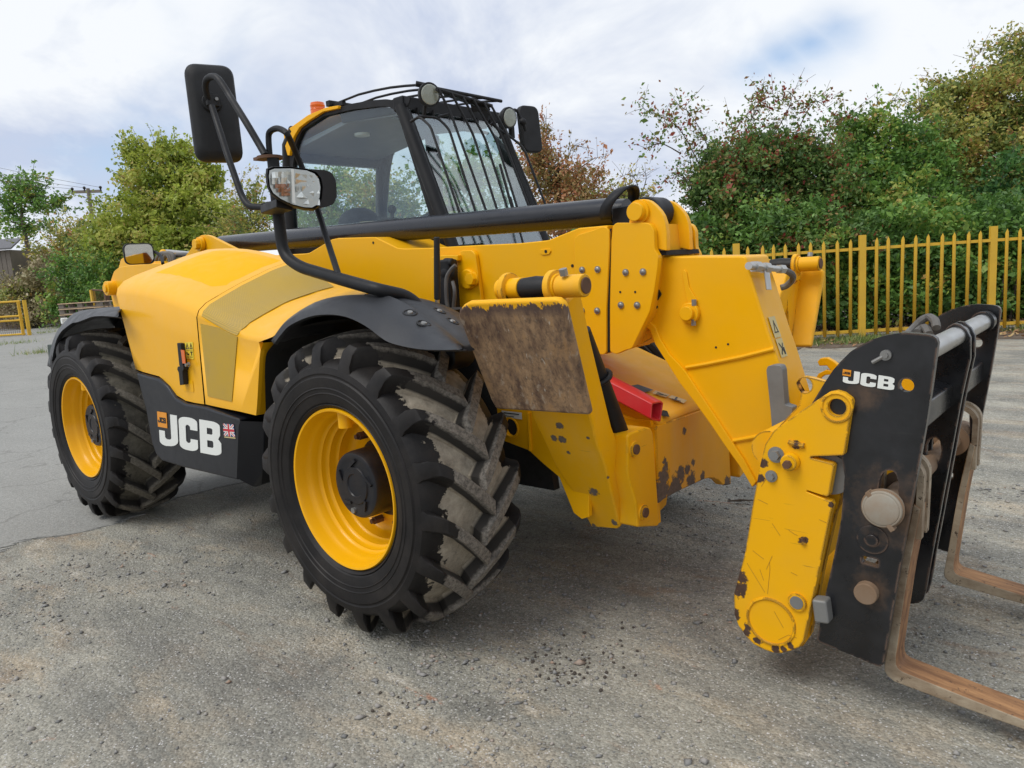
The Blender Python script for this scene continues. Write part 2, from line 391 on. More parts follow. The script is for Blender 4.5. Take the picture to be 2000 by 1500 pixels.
def mesh_grille_mat():
    m, t, b = new_mat('perforated_grille')
    c = N(t, 'ShaderNodeTexCoord')
    vo = N(t, 'ShaderNodeTexVoronoi', feature='F1')
    vo.inputs['Scale'].default_value = 190
    vo.inputs['Randomness'].default_value = 0.0
    lk(t, c.outputs['Object'], vo.inputs['Vector'])
    f = mrange(t, vo.outputs['Distance'], 0.30, 0.42, 1, 0)
    col = mixc(t, f, (0.50, 0.31, 0.015), (0.13, 0.095, 0.012))
    col = mixc(t, mrange(t, noise(t, 3, 8, 0.7, c.outputs['Object']), 0.4, 0.75, 0, 0.35), col, (0.30, 0.235, 0.12))
    lk(t, col, b.inputs['Base Color'])
    b.inputs['Roughness'].default_value = 0.5
    return m
M['grille'] = mesh_grille_mat()

def leaf_mat(name, stops, trans=0.35):
    m, t, b = new_mat(name)
    a = N(t, 'ShaderNodeAttribute', attribute_name='tint')
    r = N(t, 'ShaderNodeValToRGB')
    els = r.color_ramp.elements
    while len(els) < len(stops): els.new(0.5)
    for e, (p, c) in zip(els, stops):
        e.position = p; e.color = (*c, 1)
    lk(t, a.outputs['Fac'], r.inputs['Fac'])
    lk(t, r.outputs[0], b.inputs['Base Color'])
    b.inputs['Roughness'].default_value = 0.5
    tr = N(t, 'ShaderNodeBsdfTranslucent')
    lk(t, r.outputs[0], tr.inputs['Color'])
    mx = N(t, 'ShaderNodeMixShader'); mx.inputs['Fac'].default_value = trans
    lk(t, b.outputs[0], mx.inputs[1]); lk(t, tr.outputs[0], mx.inputs[2])
    lk(t, mx.outputs[0], t.nodes['Material Output'].inputs['Surface'])
    return m
LEAF = {
 'green': leaf_mat('leaf_green', [(0, (0.079, 0.170, 0.041)), (0.6, (0.193, 0.364, 0.067)), (0.9, (0.387, 0.454, 0.090)), (1, (0.499, 0.317, 0.090))]),
 'dark': leaf_mat('leaf_dark_green', [(0, (0.041, 0.115, 0.037)), (0.6, (0.102, 0.239, 0.063)), (0.93, (0.193, 0.317, 0.067)), (1, (0.364, 0.272, 0.090))]),
 'olive': leaf_mat('leaf_olive', [(0, (0.132, 0.196, 0.052)), (0.45, (0.313, 0.352, 0.084)), (0.75, (0.550, 0.497, 0.117)), (1, (0.522, 0.261, 0.117))]),
 'lime': leaf_mat('leaf_yellow_green', [(0, (0.177, 0.251, 0.038)), (0.5, (0.428, 0.502, 0.074)), (0.85, (0.550, 0.550, 0.151)), (1, (0.550, 0.402, 0.127))], 0.45),
 'haw': leaf_mat('leaf_hawthorn', [(0, (0.067, 0.136, 0.037)), (0.66, (0.179, 0.292, 0.067)), (0.76, (0.292, 0.269, 0.078)), (0.87, (0.336, 0.136, 0.067)), (1, (0.360, 0.056, 0.045))]),
 'brown': leaf_mat('leaf_brown', [(0, (0.224, 0.213, 0.067)), (0.35, (0.383, 0.269, 0.101)), (0.75, (0.538, 0.247, 0.114)), (1, (0.450, 0.168, 0.090))]),
 'dry': leaf_mat('leaf_dry', [(0, (0.234, 0.215, 0.099)), (0.5, (0.372, 0.313, 0.166)), (1, (0.489, 0.391, 0.254))], 0.2),
 'litter': leaf_mat('leaf_litter', [(0, (0.195, 0.118, 0.068)), (0.5, (0.429, 0.234, 0.118)), (1, (0.525, 0.391, 0.175))], 0.1),
 'grass': leaf_mat('grass_blade', [(0, (0.099, 0.175, 0.039)), (0.6, (0.234, 0.313, 0.078)), (1, (0.489, 0.429, 0.195))], 0.3),
}
def bark_mat():
    m, t, b = new_mat('bark')
    col = mixc(t, noise(t, 6, 8, 0.7, ocoord(t, (4, 4, 1))), (0.05, 0.04, 0.03), (0.16, 0.13, 0.10))
    lk(t, col, b.inputs['Base Color']); b.inputs['Roughness'].default_value = 0.9
    return m
M['bark'] = bark_mat()

def ground_mat(name, smooth):
    m, t, b = new_mat(name)
    c = N(t, 'ShaderNodeTexCoord'); v = c.outputs['Object']
    st = N(t, 'ShaderNodeMapping'); st.inputs['Rotation'].default_value = (0, 0, 0.5); st.inputs['Scale'].default_value = (1, 2.6, 1)
    lk(t, v, st.inputs['Vector']); sv = st.outputs[0]
    if smooth:
        col = mixc(t, noise(t, 0.8, 8, 0.65, sv), (0.25, 0.25, 0.232), (0.37, 0.366, 0.34))
        col = mixc(t, mrange(t, noise(t, 40, 6, 0.7, v), 0.35, 0.7, 0, 0.5), col, (0.19, 0.186, 0.172))
    else:
        col = mixc(t, mrange(t, noise(t, 0.9, 9, 0.70, sv), 0.34, 0.66), (0.201, 0.199, 0.174), (0.403, 0.382, 0.316))
        col = mixc(t, mrange(t, noise(t, 1.5, 8, 0.68, sv), 0.50, 0.66, 0, 0.7), col, (0.421, 0.342, 0.238))
        col = mixc(t, mrange(t, noise(t, 2.4, 7, 0.65, sv, 0.6), 0.655, 0.70, 0, 0.75), col, (0.403, 0.198, 0.122))
        col = mixc(t, mrange(t, noise(t, 3.0, 7, 0.68, sv), 0.60, 0.70, 0, 0.7), col, (0.537, 0.516, 0.452))
        col = mixc(t, mrange(t, noise(t, 2.0, 8, 0.68, v, 0.4), 0.56, 0.66, 0, 0.6), col, (0.128, 0.128, 0.116))
    if not smooth:
        col = mixc(t, mrange(t, noise(t, 0.55, 6, 0.6, sv, 0.5), 0.46, 0.62, 0, 0.55), col, (0.155, 0.152, 0.140))
        col = mixc(t, mrange(t, noise(t, 1.15, 8, 0.7, sv, 1.2), 0.57, 0.68, 0, 0.6), col, (0.235, 0.165, 0.110))
    vo = N(t, 'ShaderNodeTexVoronoi'); vo.inputs['Scale'].default_value = 95; lk(t, v, vo.inputs['Vector'])
    vo2 = N(t, 'ShaderNodeTexVoronoi'); vo2.inputs['Scale'].default_value = 210; lk(t, v, vo2.inputs['Vector'])
    sp = N(t, 'ShaderNodeSeparateColor'); lk(t, vo.outputs['Color'], sp.inputs[0])
    sp2 = N(t, 'ShaderNodeSeparateColor'); lk(t, vo2.outputs['Color'], sp2.inputs[0])
    k = 0.22 if smooth else 0.4
    g = mth(t, 'ADD', mth(t, 'MULTIPLY', mth(t, 'SUBTRACT', sp.outputs[0], 0.5), k), mth(t, 'MULTIPLY', mth(t, 'SUBTRACT', sp2.outputs[1], 0.5), k))
    g = mth(t, 'ADD', g, 1.0)
    vm = N(t, 'ShaderNodeVectorMath', operation='SCALE')
    lk(t, col, vm.inputs[0]); lk(t, g, vm.inputs['Scale'])
    col2 = vm.outputs[0]
    if not smooth:
        col2 = mixc(t, mrange(t, sp2.outputs[0], 0.955, 0.97, 0, 0.8), col2, (0.60, 0.59, 0.57))
    # hairline cracks and worn streaks
    cr = N(t, 'ShaderNodeTexVoronoi', feature='DISTANCE_TO_EDGE'); cr.inputs['Scale'].default_value = 0.55
    wv = N(t, 'ShaderNodeVectorMath', operation='ADD')
    nn = N(t, 'ShaderNodeTexNoise'); nn.inputs['Scale'].default_value = 3.0; nn.inputs['Detail'].default_value = 5; lk(t, v, nn.inputs['Vector'])
    sc = N(t, 'ShaderNodeVectorMath', operation='SCALE'); sc.inputs['Scale'].default_value = 0.6; lk(t, nn.outputs['Color'], sc.inputs[0])
    lk(t, v, wv.inputs[0]); lk(t, sc.outputs[0], wv.inputs[1]); lk(t, wv.outputs[0], cr.inputs['Vector'])
    if smooth:
        col2 = mixc(t, mrange(t, cr.outputs['Distance'], 0.0, 0.010, 0.4, 0), col2, (0.10, 0.095, 0.085))
    lk(t, col2, b.inputs['Base Color'])
    b.inputs['Roughness'].default_value = 0.88
    b.inputs['Specular IOR Level'].default_value = 0.3
    hgt = mth(t, 'ADD', mth(t, 'MULTIPLY', vo.outputs['Distance'], -0.6), mth(t, 'MULTIPLY', noise(t, 25, 7, 0.7, v), 1.2))
    bump(t, b, hgt, 0.25 if smooth else 0.6, 0.016)
    return m
M['ground'] = ground_mat('gravelled_tarmac', False)
M['apron'] = ground_mat('worn_concrete', True)
M['soil'] = paint('dark_soil', (0.12, 0.088, 0.062), 0.95, 0.0, var=0.4, dirt=0.6, dirtcol=(0.20, 0.16, 0.12), bumpy=0.4)
def stone_mat():
    m, t, b = new_mat('loose_stone')
    a = N(t, 'ShaderNodeAttribute', attribute_name='tint')
    r = N(t, 'ShaderNodeValToRGB'); els = r.color_ramp.elements
    for p, c in ((0.45, (0.25, 0.245, 0.235)), (0.8, (0.36, 0.335, 0.30)), (0.93, (0.34, 0.23, 0.165))):
        e = els.new(p); e.color = (*c, 1)
    els[0].color = (0.15, 0.15, 0.145, 1); els[-1].color = (0.48, 0.47, 0.45, 1)
    lk(t, a.outputs['Fac'], r.inputs['Fac']); lk(t, r.outputs[0], b.inputs['Base Color'])
    b.inputs['Roughness'].default_value = 0.85
    return m
M['stone'] = stone_mat()

# ------------------------------------------------------------------ mesh helpers
class MB:
    def __init__(s): s.v = []; s.f = []
    def add(s, vs, fs):
        o = len(s.v); s.v += [tuple(p) for p in vs]; s.f += [tuple(i + o for i in f) for f in fs]; return s
    def box(s, c, d, R=None):
        x, y, z = (k / 2 for k in d)
        P = [Vector((a * x, b * y, e * z)) for a in (-1, 1) for b in (-1, 1) for e in (-1, 1)]
        if R is not None: P = [R @ p for p in P]
        c = Vector(c)
        return s.add([p + c for p in P], [(0, 1, 3, 2), (4, 6, 7, 5), (0, 4, 5, 1), (2, 3, 7, 6), (0, 2, 6, 4), (1, 5, 7, 3)])
    def ext(s, loop, off, holes=()):
        """extrude a planar 3-D loop (with optional holes) by the vector off"""
        off = Vector(off); loops = [[Vector(p) for p in loop]] + [[Vector(p) for p in h] for h in holes]
        n = sum(len(l) for l in loops)
        V = [p for l in loops for p in l]; V2 = [p + off for p in V]
        F = []
        if holes:
            for t in tessellate_polygon(loops):
                F.append(tuple(t)); F.append(tuple(n + i for i in reversed(t)))
        else:
            F.append(tuple(range(n))); F.append(tuple(n + i for i in reversed(range(n))))
        o = 0
        for l in loops:
            k = len(l)
            for i in range(k):
                a, b = o + i, o + (i + 1) % k
                F.append((a, b, b + n, a + n))
            o += k
        return s.add(V + V2, F)
    def py(s, pts, y0, y1, holes=()):      # polygon in (x, z) extruded along y
        return s.ext([(x, y0, z) for x, z in pts], (0, y1 - y0, 0), [[(x, y0, z) for x, z in h] for h in holes])
    def px(s, pts, x0, x1, holes=()):      # polygon in (y, z) extruded along x
        return s.ext([(x0, y, z) for y, z in pts], (x1 - x0, 0, 0), [[(x0, y, z) for y, z in h] for h in holes])
    def pz(s, pts, z0, z1):
        return s.ext([(x, y, z0) for x, y in pts], (0, 0, z1 - z0))
    def cyl(s, p0, p1, r0, r1=None, n=24, cap=True):
        p0, p1 = Vector(p0), Vector(p1); r1 = r0 if r1 is None else r1
        q = (p1 - p0).to_track_quat('Z', 'Y')
        V = []
        for p, r in ((p0, r0), (p1, r1)):
            V += [p + q @ Vector((r * math.cos(2 * math.pi * i / n), r * math.sin(2 * math.pi * i / n), 0)) for i in range(n)]
        F = [(i, (i + 1) % n, n + (i + 1) % n, n + i) for i in range(n)]
        if cap: F += [tuple(reversed(range(n))), tuple(range(n, 2 * n))]
        return s.add(V, F)
    def tube(s, path, r, n=10, cap=True):
        P = [Vector(p) for p in path]; k = len(P)
        rr = r if isinstance(r, (list, tuple)) else [r] * k
        T = [((P[min(i + 1, k - 1)] - P[i]).normalized() + (P[i] - P[max(i - 1, 0)]).normalized()).normalized() for i in range(k)]
        u = T[0].orthogonal().normalized(); V = []
        for i in range(k):
            u = (u - T[i] * u.dot(T[i])).normalized(); w = T[i].cross(u)
            V += [P[i] + (u * math.cos(2 * math.pi * j / n) + w * math.sin(2 * math.pi * j / n)) * rr[i] for j in range(n)]
        F = [(i * n + j, i * n + (j + 1) % n, (i + 1) * n + (j + 1) % n, (i + 1) * n + j) for i in range(k - 1) for j in range(n)]
        if cap: F += [tuple(reversed(range(n))), tuple((k - 1) * n + j for j in range(n))]
        return s.add(V, F)
    def lathe(s, prof, c=(0, 0, 0), n=64, closed=False):   # profile (r, y) turned about the Y axis through c
        V = []; m = len(prof)
        for i in range(n):
            a = 2 * math.pi * i / n
            V += [(c[0] + r * math.cos(a), c[1] + y, c[2] + r * math.sin(a)) for r, y in prof]
        F = []
        for i in range(n):
            for j in range(m if closed else m - 1):
                jj = (j + 1) % m
                F.append((i * m + j, i * m + jj, ((i + 1) % n) * m + jj, ((i + 1) % n) * m + j))
        return s.add(V, F)
    def loft(s, rows, closed=False, caps=False):
        k, m = len(rows), len(rows[0]); V = [p for r in rows for p in r]; F = []
        for i in range(k - 1):
            for j in range(m if closed else m - 1):
                jj = (j + 1) % m
                F.append((i * m + j, i * m + jj, (i + 1) * m + jj, (i + 1) * m + j))
        if caps: F += [tuple(range(m)), tuple((k - 1) * m + j for j in reversed(range(m)))]
        return s.add(V, F)
    def torus(s, c, n_axis, R, r, n=32, m=8):
        c = Vector(c); q = Vector(n_axis).to_track_quat('Z', 'Y')
        return s.tube_closed([c + q @ Vector((R * math.cos(2 * math.pi * i / n), R * math.sin(2 * math.pi * i / n), 0)) for i in range(n)], r, m)
    def tube_closed(s, P, r, n=8):
        P = [Vector(p) for p in P]; k = len(P); V = []
        u = None
        for i in range(k):
            T = (P[(i + 1) % k] - P[i - 1]).normalized()
            if u is None: u = T.orthogonal().normalized()
            u = (u - T * u.dot(T)).normalized(); w = T.cross(u)
            V += [P[i] + (u * math.cos(2 * math.pi * j / n) + w * math.sin(2 * math.pi * j / n)) * r for j in range(n)]
        return s.add(V, [(i * n + j, i * n + (j + 1) % n, ((i + 1) % k) * n + (j + 1) % n, ((i + 1) % k) * n + j) for i in range(k) for j in range(n)])
    def sphere(s, c, r, n=16, m=10, sc=(1, 1, 1)):
        rows = []
        for i in range(m + 1):
            a = math.pi * i / m
            rows.append([(c[0] + sc[0] * r * math.sin(a) * math.cos(2 * math.pi * j / n), c[1] + sc[1] * r * math.sin(a) * math.sin(2 * math.pi * j / n), c[2] + sc[2] * r * math.cos(a)) for j in range(n)])
        return s.loft(rows, closed=True)
    def hexbolt(s, c, axis, r, h):
        c = Vector(c); a = Vector(axis).normalized()
        s.cyl(c, c + a * h * 0.25, r * 1.35, n=16)
        return s.cyl(c, c + a * h, r, n=6)

def fillet(path, r, k=6):
    """round the corners of a 3-D polyline"""
    P = [Vector(p) for p in path]; out = [P[0]]
    for i in range(1, len(P) - 1):
        a, b = P[i - 1] - P[i], P[i + 1] - P[i]
        d = min(r, a.length * 0.49, b.length * 0.49)
        p0, p2 = P[i] + a.normalized() * d, P[i] + b.normalized() * d
        for j in range(k + 1):
            t = j / k
            out.append(p0 * (1 - t) ** 2 + P[i] * 2 * t * (1 - t) + p2 * t * t)
    return out + [P[-1]]
def spline(P, sub=6):
    P = [Vector(p) for p in P]; out = []
    for i in range(len(P) - 1):
        a, b, c, d = P[max(i - 1, 0)], P[i], P[i + 1], P[min(i + 2, len(P) - 1)]
        for j in range(sub):
            t = j / sub
            out.append(0.5 * ((2 * b) + (c - a) * t + (2 * a - 5 * b + 4 * c - d) * t * t + (-a + 3 * b - 3 * c + d) * t ** 3))
    return out + [P[-1]]
def circ(c, r, n=20):
    return [(c[0] + r * math.cos(2 * math.pi * i / n), c[1] + r * math.sin(2 * math.pi * i / n)) for i in range(n)]
def round2(pts, r, k=4):
    n = len(pts); out = []
    for i in range(n):
        p = Vector(pts[i]); a = Vector(pts[i - 1]) - p; b = Vector(pts[(i + 1) % n]) - p
        rr = r[i] if isinstance(r, (list, tuple)) else r
        d = min(rr, a.length * 0.45, b.length * 0.45)
        if d < 1e-5: out.append(tuple(p)); continue
        p0, p2 = p + a.normalized() * d, p + b.normalized() * d
        for j in range(k + 1):
            t = j / k
            out.append(tuple(p0 * (1 - t) ** 2 + p * 2 * t * (1 - t) + p2 * t * t))
    return out

LOC = {}
def link(o, parent=None):
    COL.objects.link(o)
    if parent is not None:
        o.parent = parent
        o.matrix_parent_inverse = Matrix.Translation(-Vector(LOC.get(parent.name, (0, 0, 0))))
        LOC[o.name] = LOC.get(o.name, (0, 0, 0))
    return o
def tag(o, label=None, cat=None, group=None, kind=None):
    if label: o['label'] = label
    if cat: o['category'] = cat
    if group: o['group'] = group
    if kind: o['kind'] = kind
    return o
def thing(name, loc, label, cat, group=None):
    o = bpy.data.objects.new(name, None)
    o.location = loc; o.empty_display_size = 0.2
    COL.objects.link(o); LOC[o.name] = tuple(loc)
    return tag(o, label, cat, group)
def mesh_of(mb, name, mat, angle=35, recalc=True):
    me = bpy.data.meshes.new(name)
    me.from_pydata([tuple(p) for p in mb.v], [], mb.f)
    if recalc:
        b = bmesh.new(); b.from_mesh(me)
        bmesh.ops.remove_doubles(b, verts=b.verts, dist=1e-5)
        bmesh.ops.recalc_face_normals(b, faces=b.faces)
        b.to_mesh(me); b.free()
    for m in (mat if isinstance(mat, (list, tuple)) else [mat]):
        me.materials.append(M[m] if isinstance(m, str) else m)
    me.polygons.foreach_set('use_smooth', [True] * len(me.polygons))
    me.set_sharp_from_angle(angle=math.radians(angle))
    me.update()
    return me
def part(name, mb, mat, parent=None, bevel=0.0, angle=35, label=None, seg=2):
    o = bpy.data.objects.new(name, mesh_of(mb, name, mat, angle))
    if bevel:
        md = o.modifiers.new('bevel', 'BEVEL'); md.width = bevel; md.segments = seg
        md.limit_method = 'ANGLE'; md.angle_limit = math.radians(38)
        md.harden_normals = True
    link(o, parent)
    if label: o['label'] = label
    return o

# ================================================================== SETTING: ground
g = MB(); g.v = [(-400, -400, 0), (400, -400, 0), (400, 400, 0), (-400, 400, 0)]; g.f = [(0, 1, 2, 3)]
tag(part('ground', g, 'ground'), kind='structure')
# older smooth concrete under the rear of the machine, its ragged edge a small step above the gravel
edge = [(-2.579,-0.686),(-2.671,-0.563),(-2.746,-0.416),(-2.684,-0.318),(-2.596,-0.204),(-2.559,0.009),(-2.612,0.181),(-2.759,0.469),(-2.744,0.722),(-2.704,1.191)]
jag = []
ep = [Vector((p[0], p[1], 0)) for p in edge]
ee = spline(ep, 20)
for i, p in enumerate(ee):
    w_ = .035 * math.sin(i * .9) + .03 * math.sin(i * .37 + 1) + random.uniform(-.012, .012)
    jag.append((p.x + w_ * .4, p.y + w_ * .9))
jag += [edge[-1], (-1.6, 4.0), (-4.0, 9.5), (-12, 14), (-30, 22), (-60, 20), (-60, -30), (-8, -12)]
ap = MB(); ap.pz(jag, -0.02, 0.005)
tag(part('concrete_apron', ap, 'apron', angle=20), kind='structure')

# ================================================================== TELEHANDLER
TH = thing('telehandler', (-1.3, 1.135, 0), 'big yellow telescopic handler with black cab bars, lowered boom and chunky muddy tyres', 'telehandler')

# ---- wheels
def tyre_mb():
    mb = MB()
    half = [(.325, .0), (.334, -.010), (.340, -.016), (.344, -.012), (.350, -.018), (.37, -.024), (.384, -.027), (.387, -.031), (.391, -.0285), (.405, -.031), (.408, -.035), (.412, -.0325), (.42, -.034), (.450, -.036), (.455, -.031), (.460, -.031), (.466, -.034), (.49, -.030), (.502, -.018), (.510, .0), (.517, .02), (.525, .05), (.534, .10), (.540, .20)]
    prof = half + [(r, .40 - y) for r, y in reversed(half[:-1])]
    mb.lathe(prof, n=120)
    NL = 18
    secs = [(-.031, .468, .480, 1.3), (-.027, .475, .522, 1.2), (-.014, .48, .566, 1.05), (.004, .485, .588, .95), (.03, .49, .598, .92), (.07, .49, .605, .92), (.12, .50, .611, .95), (.180, .50, .615, 1.0), (.218, .50, .614, 1.05), (.232, .50, .600, 1.08)]
    for side in (0, 1):
        for i in range(NL):
            t0 = 2 * math.pi * (i + .5 * side) / NL
            rows = []
            for (y, rb, rt, w) in secs:
                s = max(0, (y + .01) / .24)
                th = t0 - .36 * s ** 1.15 - .02
                wb, wt = .045 * w / .6, .029 * w / .6
                yy = y if side == 0 else .40 - y
                rows.append([((r) * math.cos(th + a), yy, (r) * math.sin(th + a)) for r, a in ((rb, -wb), (rb + (rt - rb) * .35, -wb * .86), (rt - .005, -wt), (rt, -wt * .86), (rt, wt * .86), (rt - .005, wt), (rb + (rt - rb) * .35, wb * .86), (rb, wb))])
            mb.loft(rows, closed=True, caps=True)
    return mb
ME = {}
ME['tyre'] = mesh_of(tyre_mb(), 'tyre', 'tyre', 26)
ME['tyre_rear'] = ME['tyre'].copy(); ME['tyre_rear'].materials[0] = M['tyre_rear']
rim = MB()
rim.lathe([(.322, .02), (.3265, -.004), (.322, -.012), (.314, -.010), (.309, .004), (.304, .028), (.297, .048), (.291, .056), (.2905, .080), (.283, .092), (.278, .094), (.277, .112), (.270, .122), (.264, .124), (.262, .150), (.257, .160), (.251, .163), (.249, .200), (.243, .212), (.225, .222), (.20, .226), (.18, .216), (.10, .214)], n=96)
ME['wheel'] = mesh_of(rim, 'wheel', 'yellow_rim', 50)
hub = MB()
hub.lathe([(.001, .060), (.045, .060), (.048, .056), (.075, .056), (.078, .061), (.108, .061), (.118, .059), (.131, .062), (.136, .070), (.138, .085), (.140, .20), (.165, .21), (.165, .225)], n=56)
for k in range(5):
    a = 2 * math.pi * k / 5 + .35
    hub.box((.094 * math.cos(a), .057, .094 * math.sin(a)), (.045, .010, .012), Matrix.Rotation(-a + .9, 3, 'Y'))
ME['hub_cap'] = mesh_of(hub, 'hub_cap', 'hub', 40)
plug = MB(); plug.cyl((0, .050, 0), (0, .064, 0), .012, n=14)
ME['hub_plug'] = mesh_of(plug, 'hub_plug', 'bolt')
nut = MB(); nut.cyl((0, .17, 0), (0, .212, 0), .017, n=6); nut.cyl((0, .155, 0), (0, .17, 0), .010, n=10)
ME['wheel_nut'] = mesh_of(nut, 'wheel_nut', 'rusty_bolt')
vg = MB(); vg.cyl((0, .045, .03), (0, .045, -.035), .029, n=20)
vg.box((0, .075, .0), (.052, .05, .05))
ME['valve_guard'] = mesh_of(vg, 'valve_guard', 'yellow_rim')
def wheel(x, y, far, spin):
    def mk(n, parent, local=None, me=None):
        o = bpy.data.objects.new(n, ME[me or n])
        o.rotation_mode = 'XYZ'
        base = Matrix.Translation((x, y, .62)) @ (Matrix.Rotation(math.pi, 4, 'Z') if far else Matrix()) @ Matrix.Rotation(spin, 4, 'Y')
        mw = base @ local if local is not None else base
        COL.objects.link(o)
        o.parent = parent
        o.matrix_parent_inverse = Matrix()
        pm = WM[parent.name] if parent.name in WM else Matrix.Translation(LOC[parent.name])
        o.matrix_basis = pm.inverted() @ mw
        WM[o.name] = mw; LOC[o.name] = (x, y, .62)
        return o
    w = mk('wheel', TH)
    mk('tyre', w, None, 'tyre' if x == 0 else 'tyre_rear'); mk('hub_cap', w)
    mk('hub_plug', w, Matrix.Rotation(1.72, 4, 'Y') @ Matrix.Translation((.108, 0, 0)))
    mk('valve_guard', w, Matrix.Rotation(-1.63, 4, 'Y') @ Matrix.Translation((.276, 0, 0)) @ Matrix.Rotation(1.57, 4, 'Y'))
    for k in range(8):
        mk('wheel_nut', w, Matrix.Rotation(2 * math.pi * k / 8 + .2, 4, 'Y') @ Matrix.Translation((.195, 0, 0)))
    return w
WM = {}
wheel(0, 0, False, 0.05)
wheel(-2.75, 0, False, 0.17)
wheel(0, 2.27, True, 0.4)
wheel(-2.75, 2.27, True, 0.0)

# ---- chassis and axles
ch = MB()
ch.py([(-3.3, .52), (.55, .52), (.55, .80), (.1, .95), (-3.3, .95)], .92, 1.36)
ch.py([(-3.25, .70), (-.75, .70), (-.75, 1.25), (-3.25, 1.30)], .46, .93)
ch.py([(-1.9, .50), (-.75, .50), (-.75, 1.1), (-1.9, 1.1)], .20, .93)
ch.py([(-3.2, .55), (.55, .55), (.55, .88), (-3.2, .9)], 1.36, 1.62)
part('chassis', ch, 'dark', TH, bevel=.008)
for ax in (0, -2.75):
    a = MB()
    a.cyl((ax, .22, .62), (ax, .52, .62), .15, .12, 20); a.cyl((ax, 1.75, .62), (ax, 2.05, .62), .12, .15, 20)
    a.cyl((ax, .5, .60), (ax, 1.77, .60), .095, n=18); a.sphere((ax, 1.05, .60), .21, sc=(1, .9, 1))
    a.box((ax + .1, .45, .62), (.18, .12, .24))
    part('axle', a, 'dark', TH)
# black inner wheel arch in front of and above the engine bay
wa = MB()
arch = spline([(-.80, 0, .50), (-.70, 0, .80), (-.645, 0, 1.08), (-.58, 0, 1.16), (-.40, 0, 1.235), (-.2, 0, 1.27), (-.02, 0, 1.28), (.08, 0, 1.275)], 4)
wa.loft([[(p.x, .10, p.z) for p in arch], [(p.x, .72, p.z) for p in arch]])
wa.py([(-.72, .5), (.5, .5), (.45, .95), (.15, 1.18), (-.3, 1.22), (-.6, 1.12)], .70, .74)
part('wheel_arch', wa, 'dark', TH)

# ---- engine cover: lofted skin from the boom side over the shoulder and down the flank
rear = [(-2.14, .66, 1.685), (-2.14, .50, 1.645), (-2.14, .32, 1.585), (-2.14, .20, 1.545), (-2.145, .135, 1.515), (-2.14, .095, 1.478), (-2.135, .08, 1.44)]
seam = [(-1.2, .66, 1.565), (-1.2, .50, 1.52), (-1.2, .32, 1.452), (-1.2, .22, 1.408), (-1.2, .135, 1.368), (-1.2, .095, 1.335), (-1.2, .08, 1.302)]
flank_top = [(-1.19,1.306),(-1.231,0.863)], [(-2.169,1.431),(-2.123,1.259),(-2.014,1.012)]
def lerp3(a, b, t): return tuple(a[i] * (1 - t) + b[i] * t for i in range(3))
eng = MB()
rows = []
for k in range(9):
    t = k / 8
    row = [lerp3(a, b, t) for a, b in zip(rear, seam)]
    bow = .030 * math.sin(math.pi * t)
    row = [(x, y, z + bow) for x, y, z in row]
    rows.append(row)
eng.loft(rows)
# flank panel: from the crease down to the skirt line
low = [(-2.014,1.012),(-1.869,0.994),(-1.723,0.987),(-1.631,0.951),(-1.551,0.897),(-1.496,0.875),(-1.446,0.867),(-1.339,0.862),(-1.236,0.861)]
crease = [r[-1] for r in rows]
def resample(pts, n):
    P = [Vector(p) for p in pts]; L = [0]
    for a, b in zip(P, P[1:]): L.append(L[-1] + (b - a).length)
    out = []
    for i in range(n):
        d = L[-1] * i / (n - 1); j = max(k for k in range(len(L)) if L[k] <= d + 1e-9); j = min(j, len(P) - 2)
        t = (d - L[j]) / (L[j + 1] - L[j]); out.append(P[j] * (1 - t) + P[j + 1] * t)
    return out
lw = resample([(x, .08, z) for x, z in low], 9)
cr = [Vector(p) for p in crease]
lw = [Vector((l.x, .08, l.z)) for l in lw]
eng.loft([[tuple(a.lerp(b, t)) for t in (0, .33, .66, 1)] for a, b in zip(cr, lw)])
# rear face
eng.add(rear + [(lw[0].x, .08, lw[0].z), (lw[0].x, .66, lw[0].z)], [tuple(range(len(rear) + 2))])
ec = part('engine_cover', eng, 'yellow_cover', TH, angle=45)
# raised centre of the lid
rp = MB()
q0 = [(-2.02, .60, 0), (-1.96, .40, 0), (-1.93, .25, 0)]
def skin(x, y):       # height of the lid above (x, y)
    t = (x + 2.14) / .94
    a = [(r[1], r[2]) for r in rear][::-1]; b = [(r[1], r[2]) for r in seam][::-1]
    def it(c):
        for (y0, z0), (y1, z1) in zip(c, c[1:]):
            if y0 <= y <= y1: return z0 + (z1 - z0) * (y - y0) / (y1 - y0)
        return c[-1][1]
    return it(a) * (1 - t) + it(b) * t + .030 * math.sin(math.pi * t)
grid = []
for i in range(9):
    x = -2.0 + .78 * i / 8; row = []
    for j in range(7):
        y = .215 + .43 * j / 6
        e = 0 if i in (0, 8) or j in (0, 6) else 1
        row.append((x, y, skin(min(x, -1.2), y) + (.007 if e else -.004)))
    grid.append(row)
rp.loft(grid)
part('lid_panel', rp, 'yellow_panel', ec, angle=60)

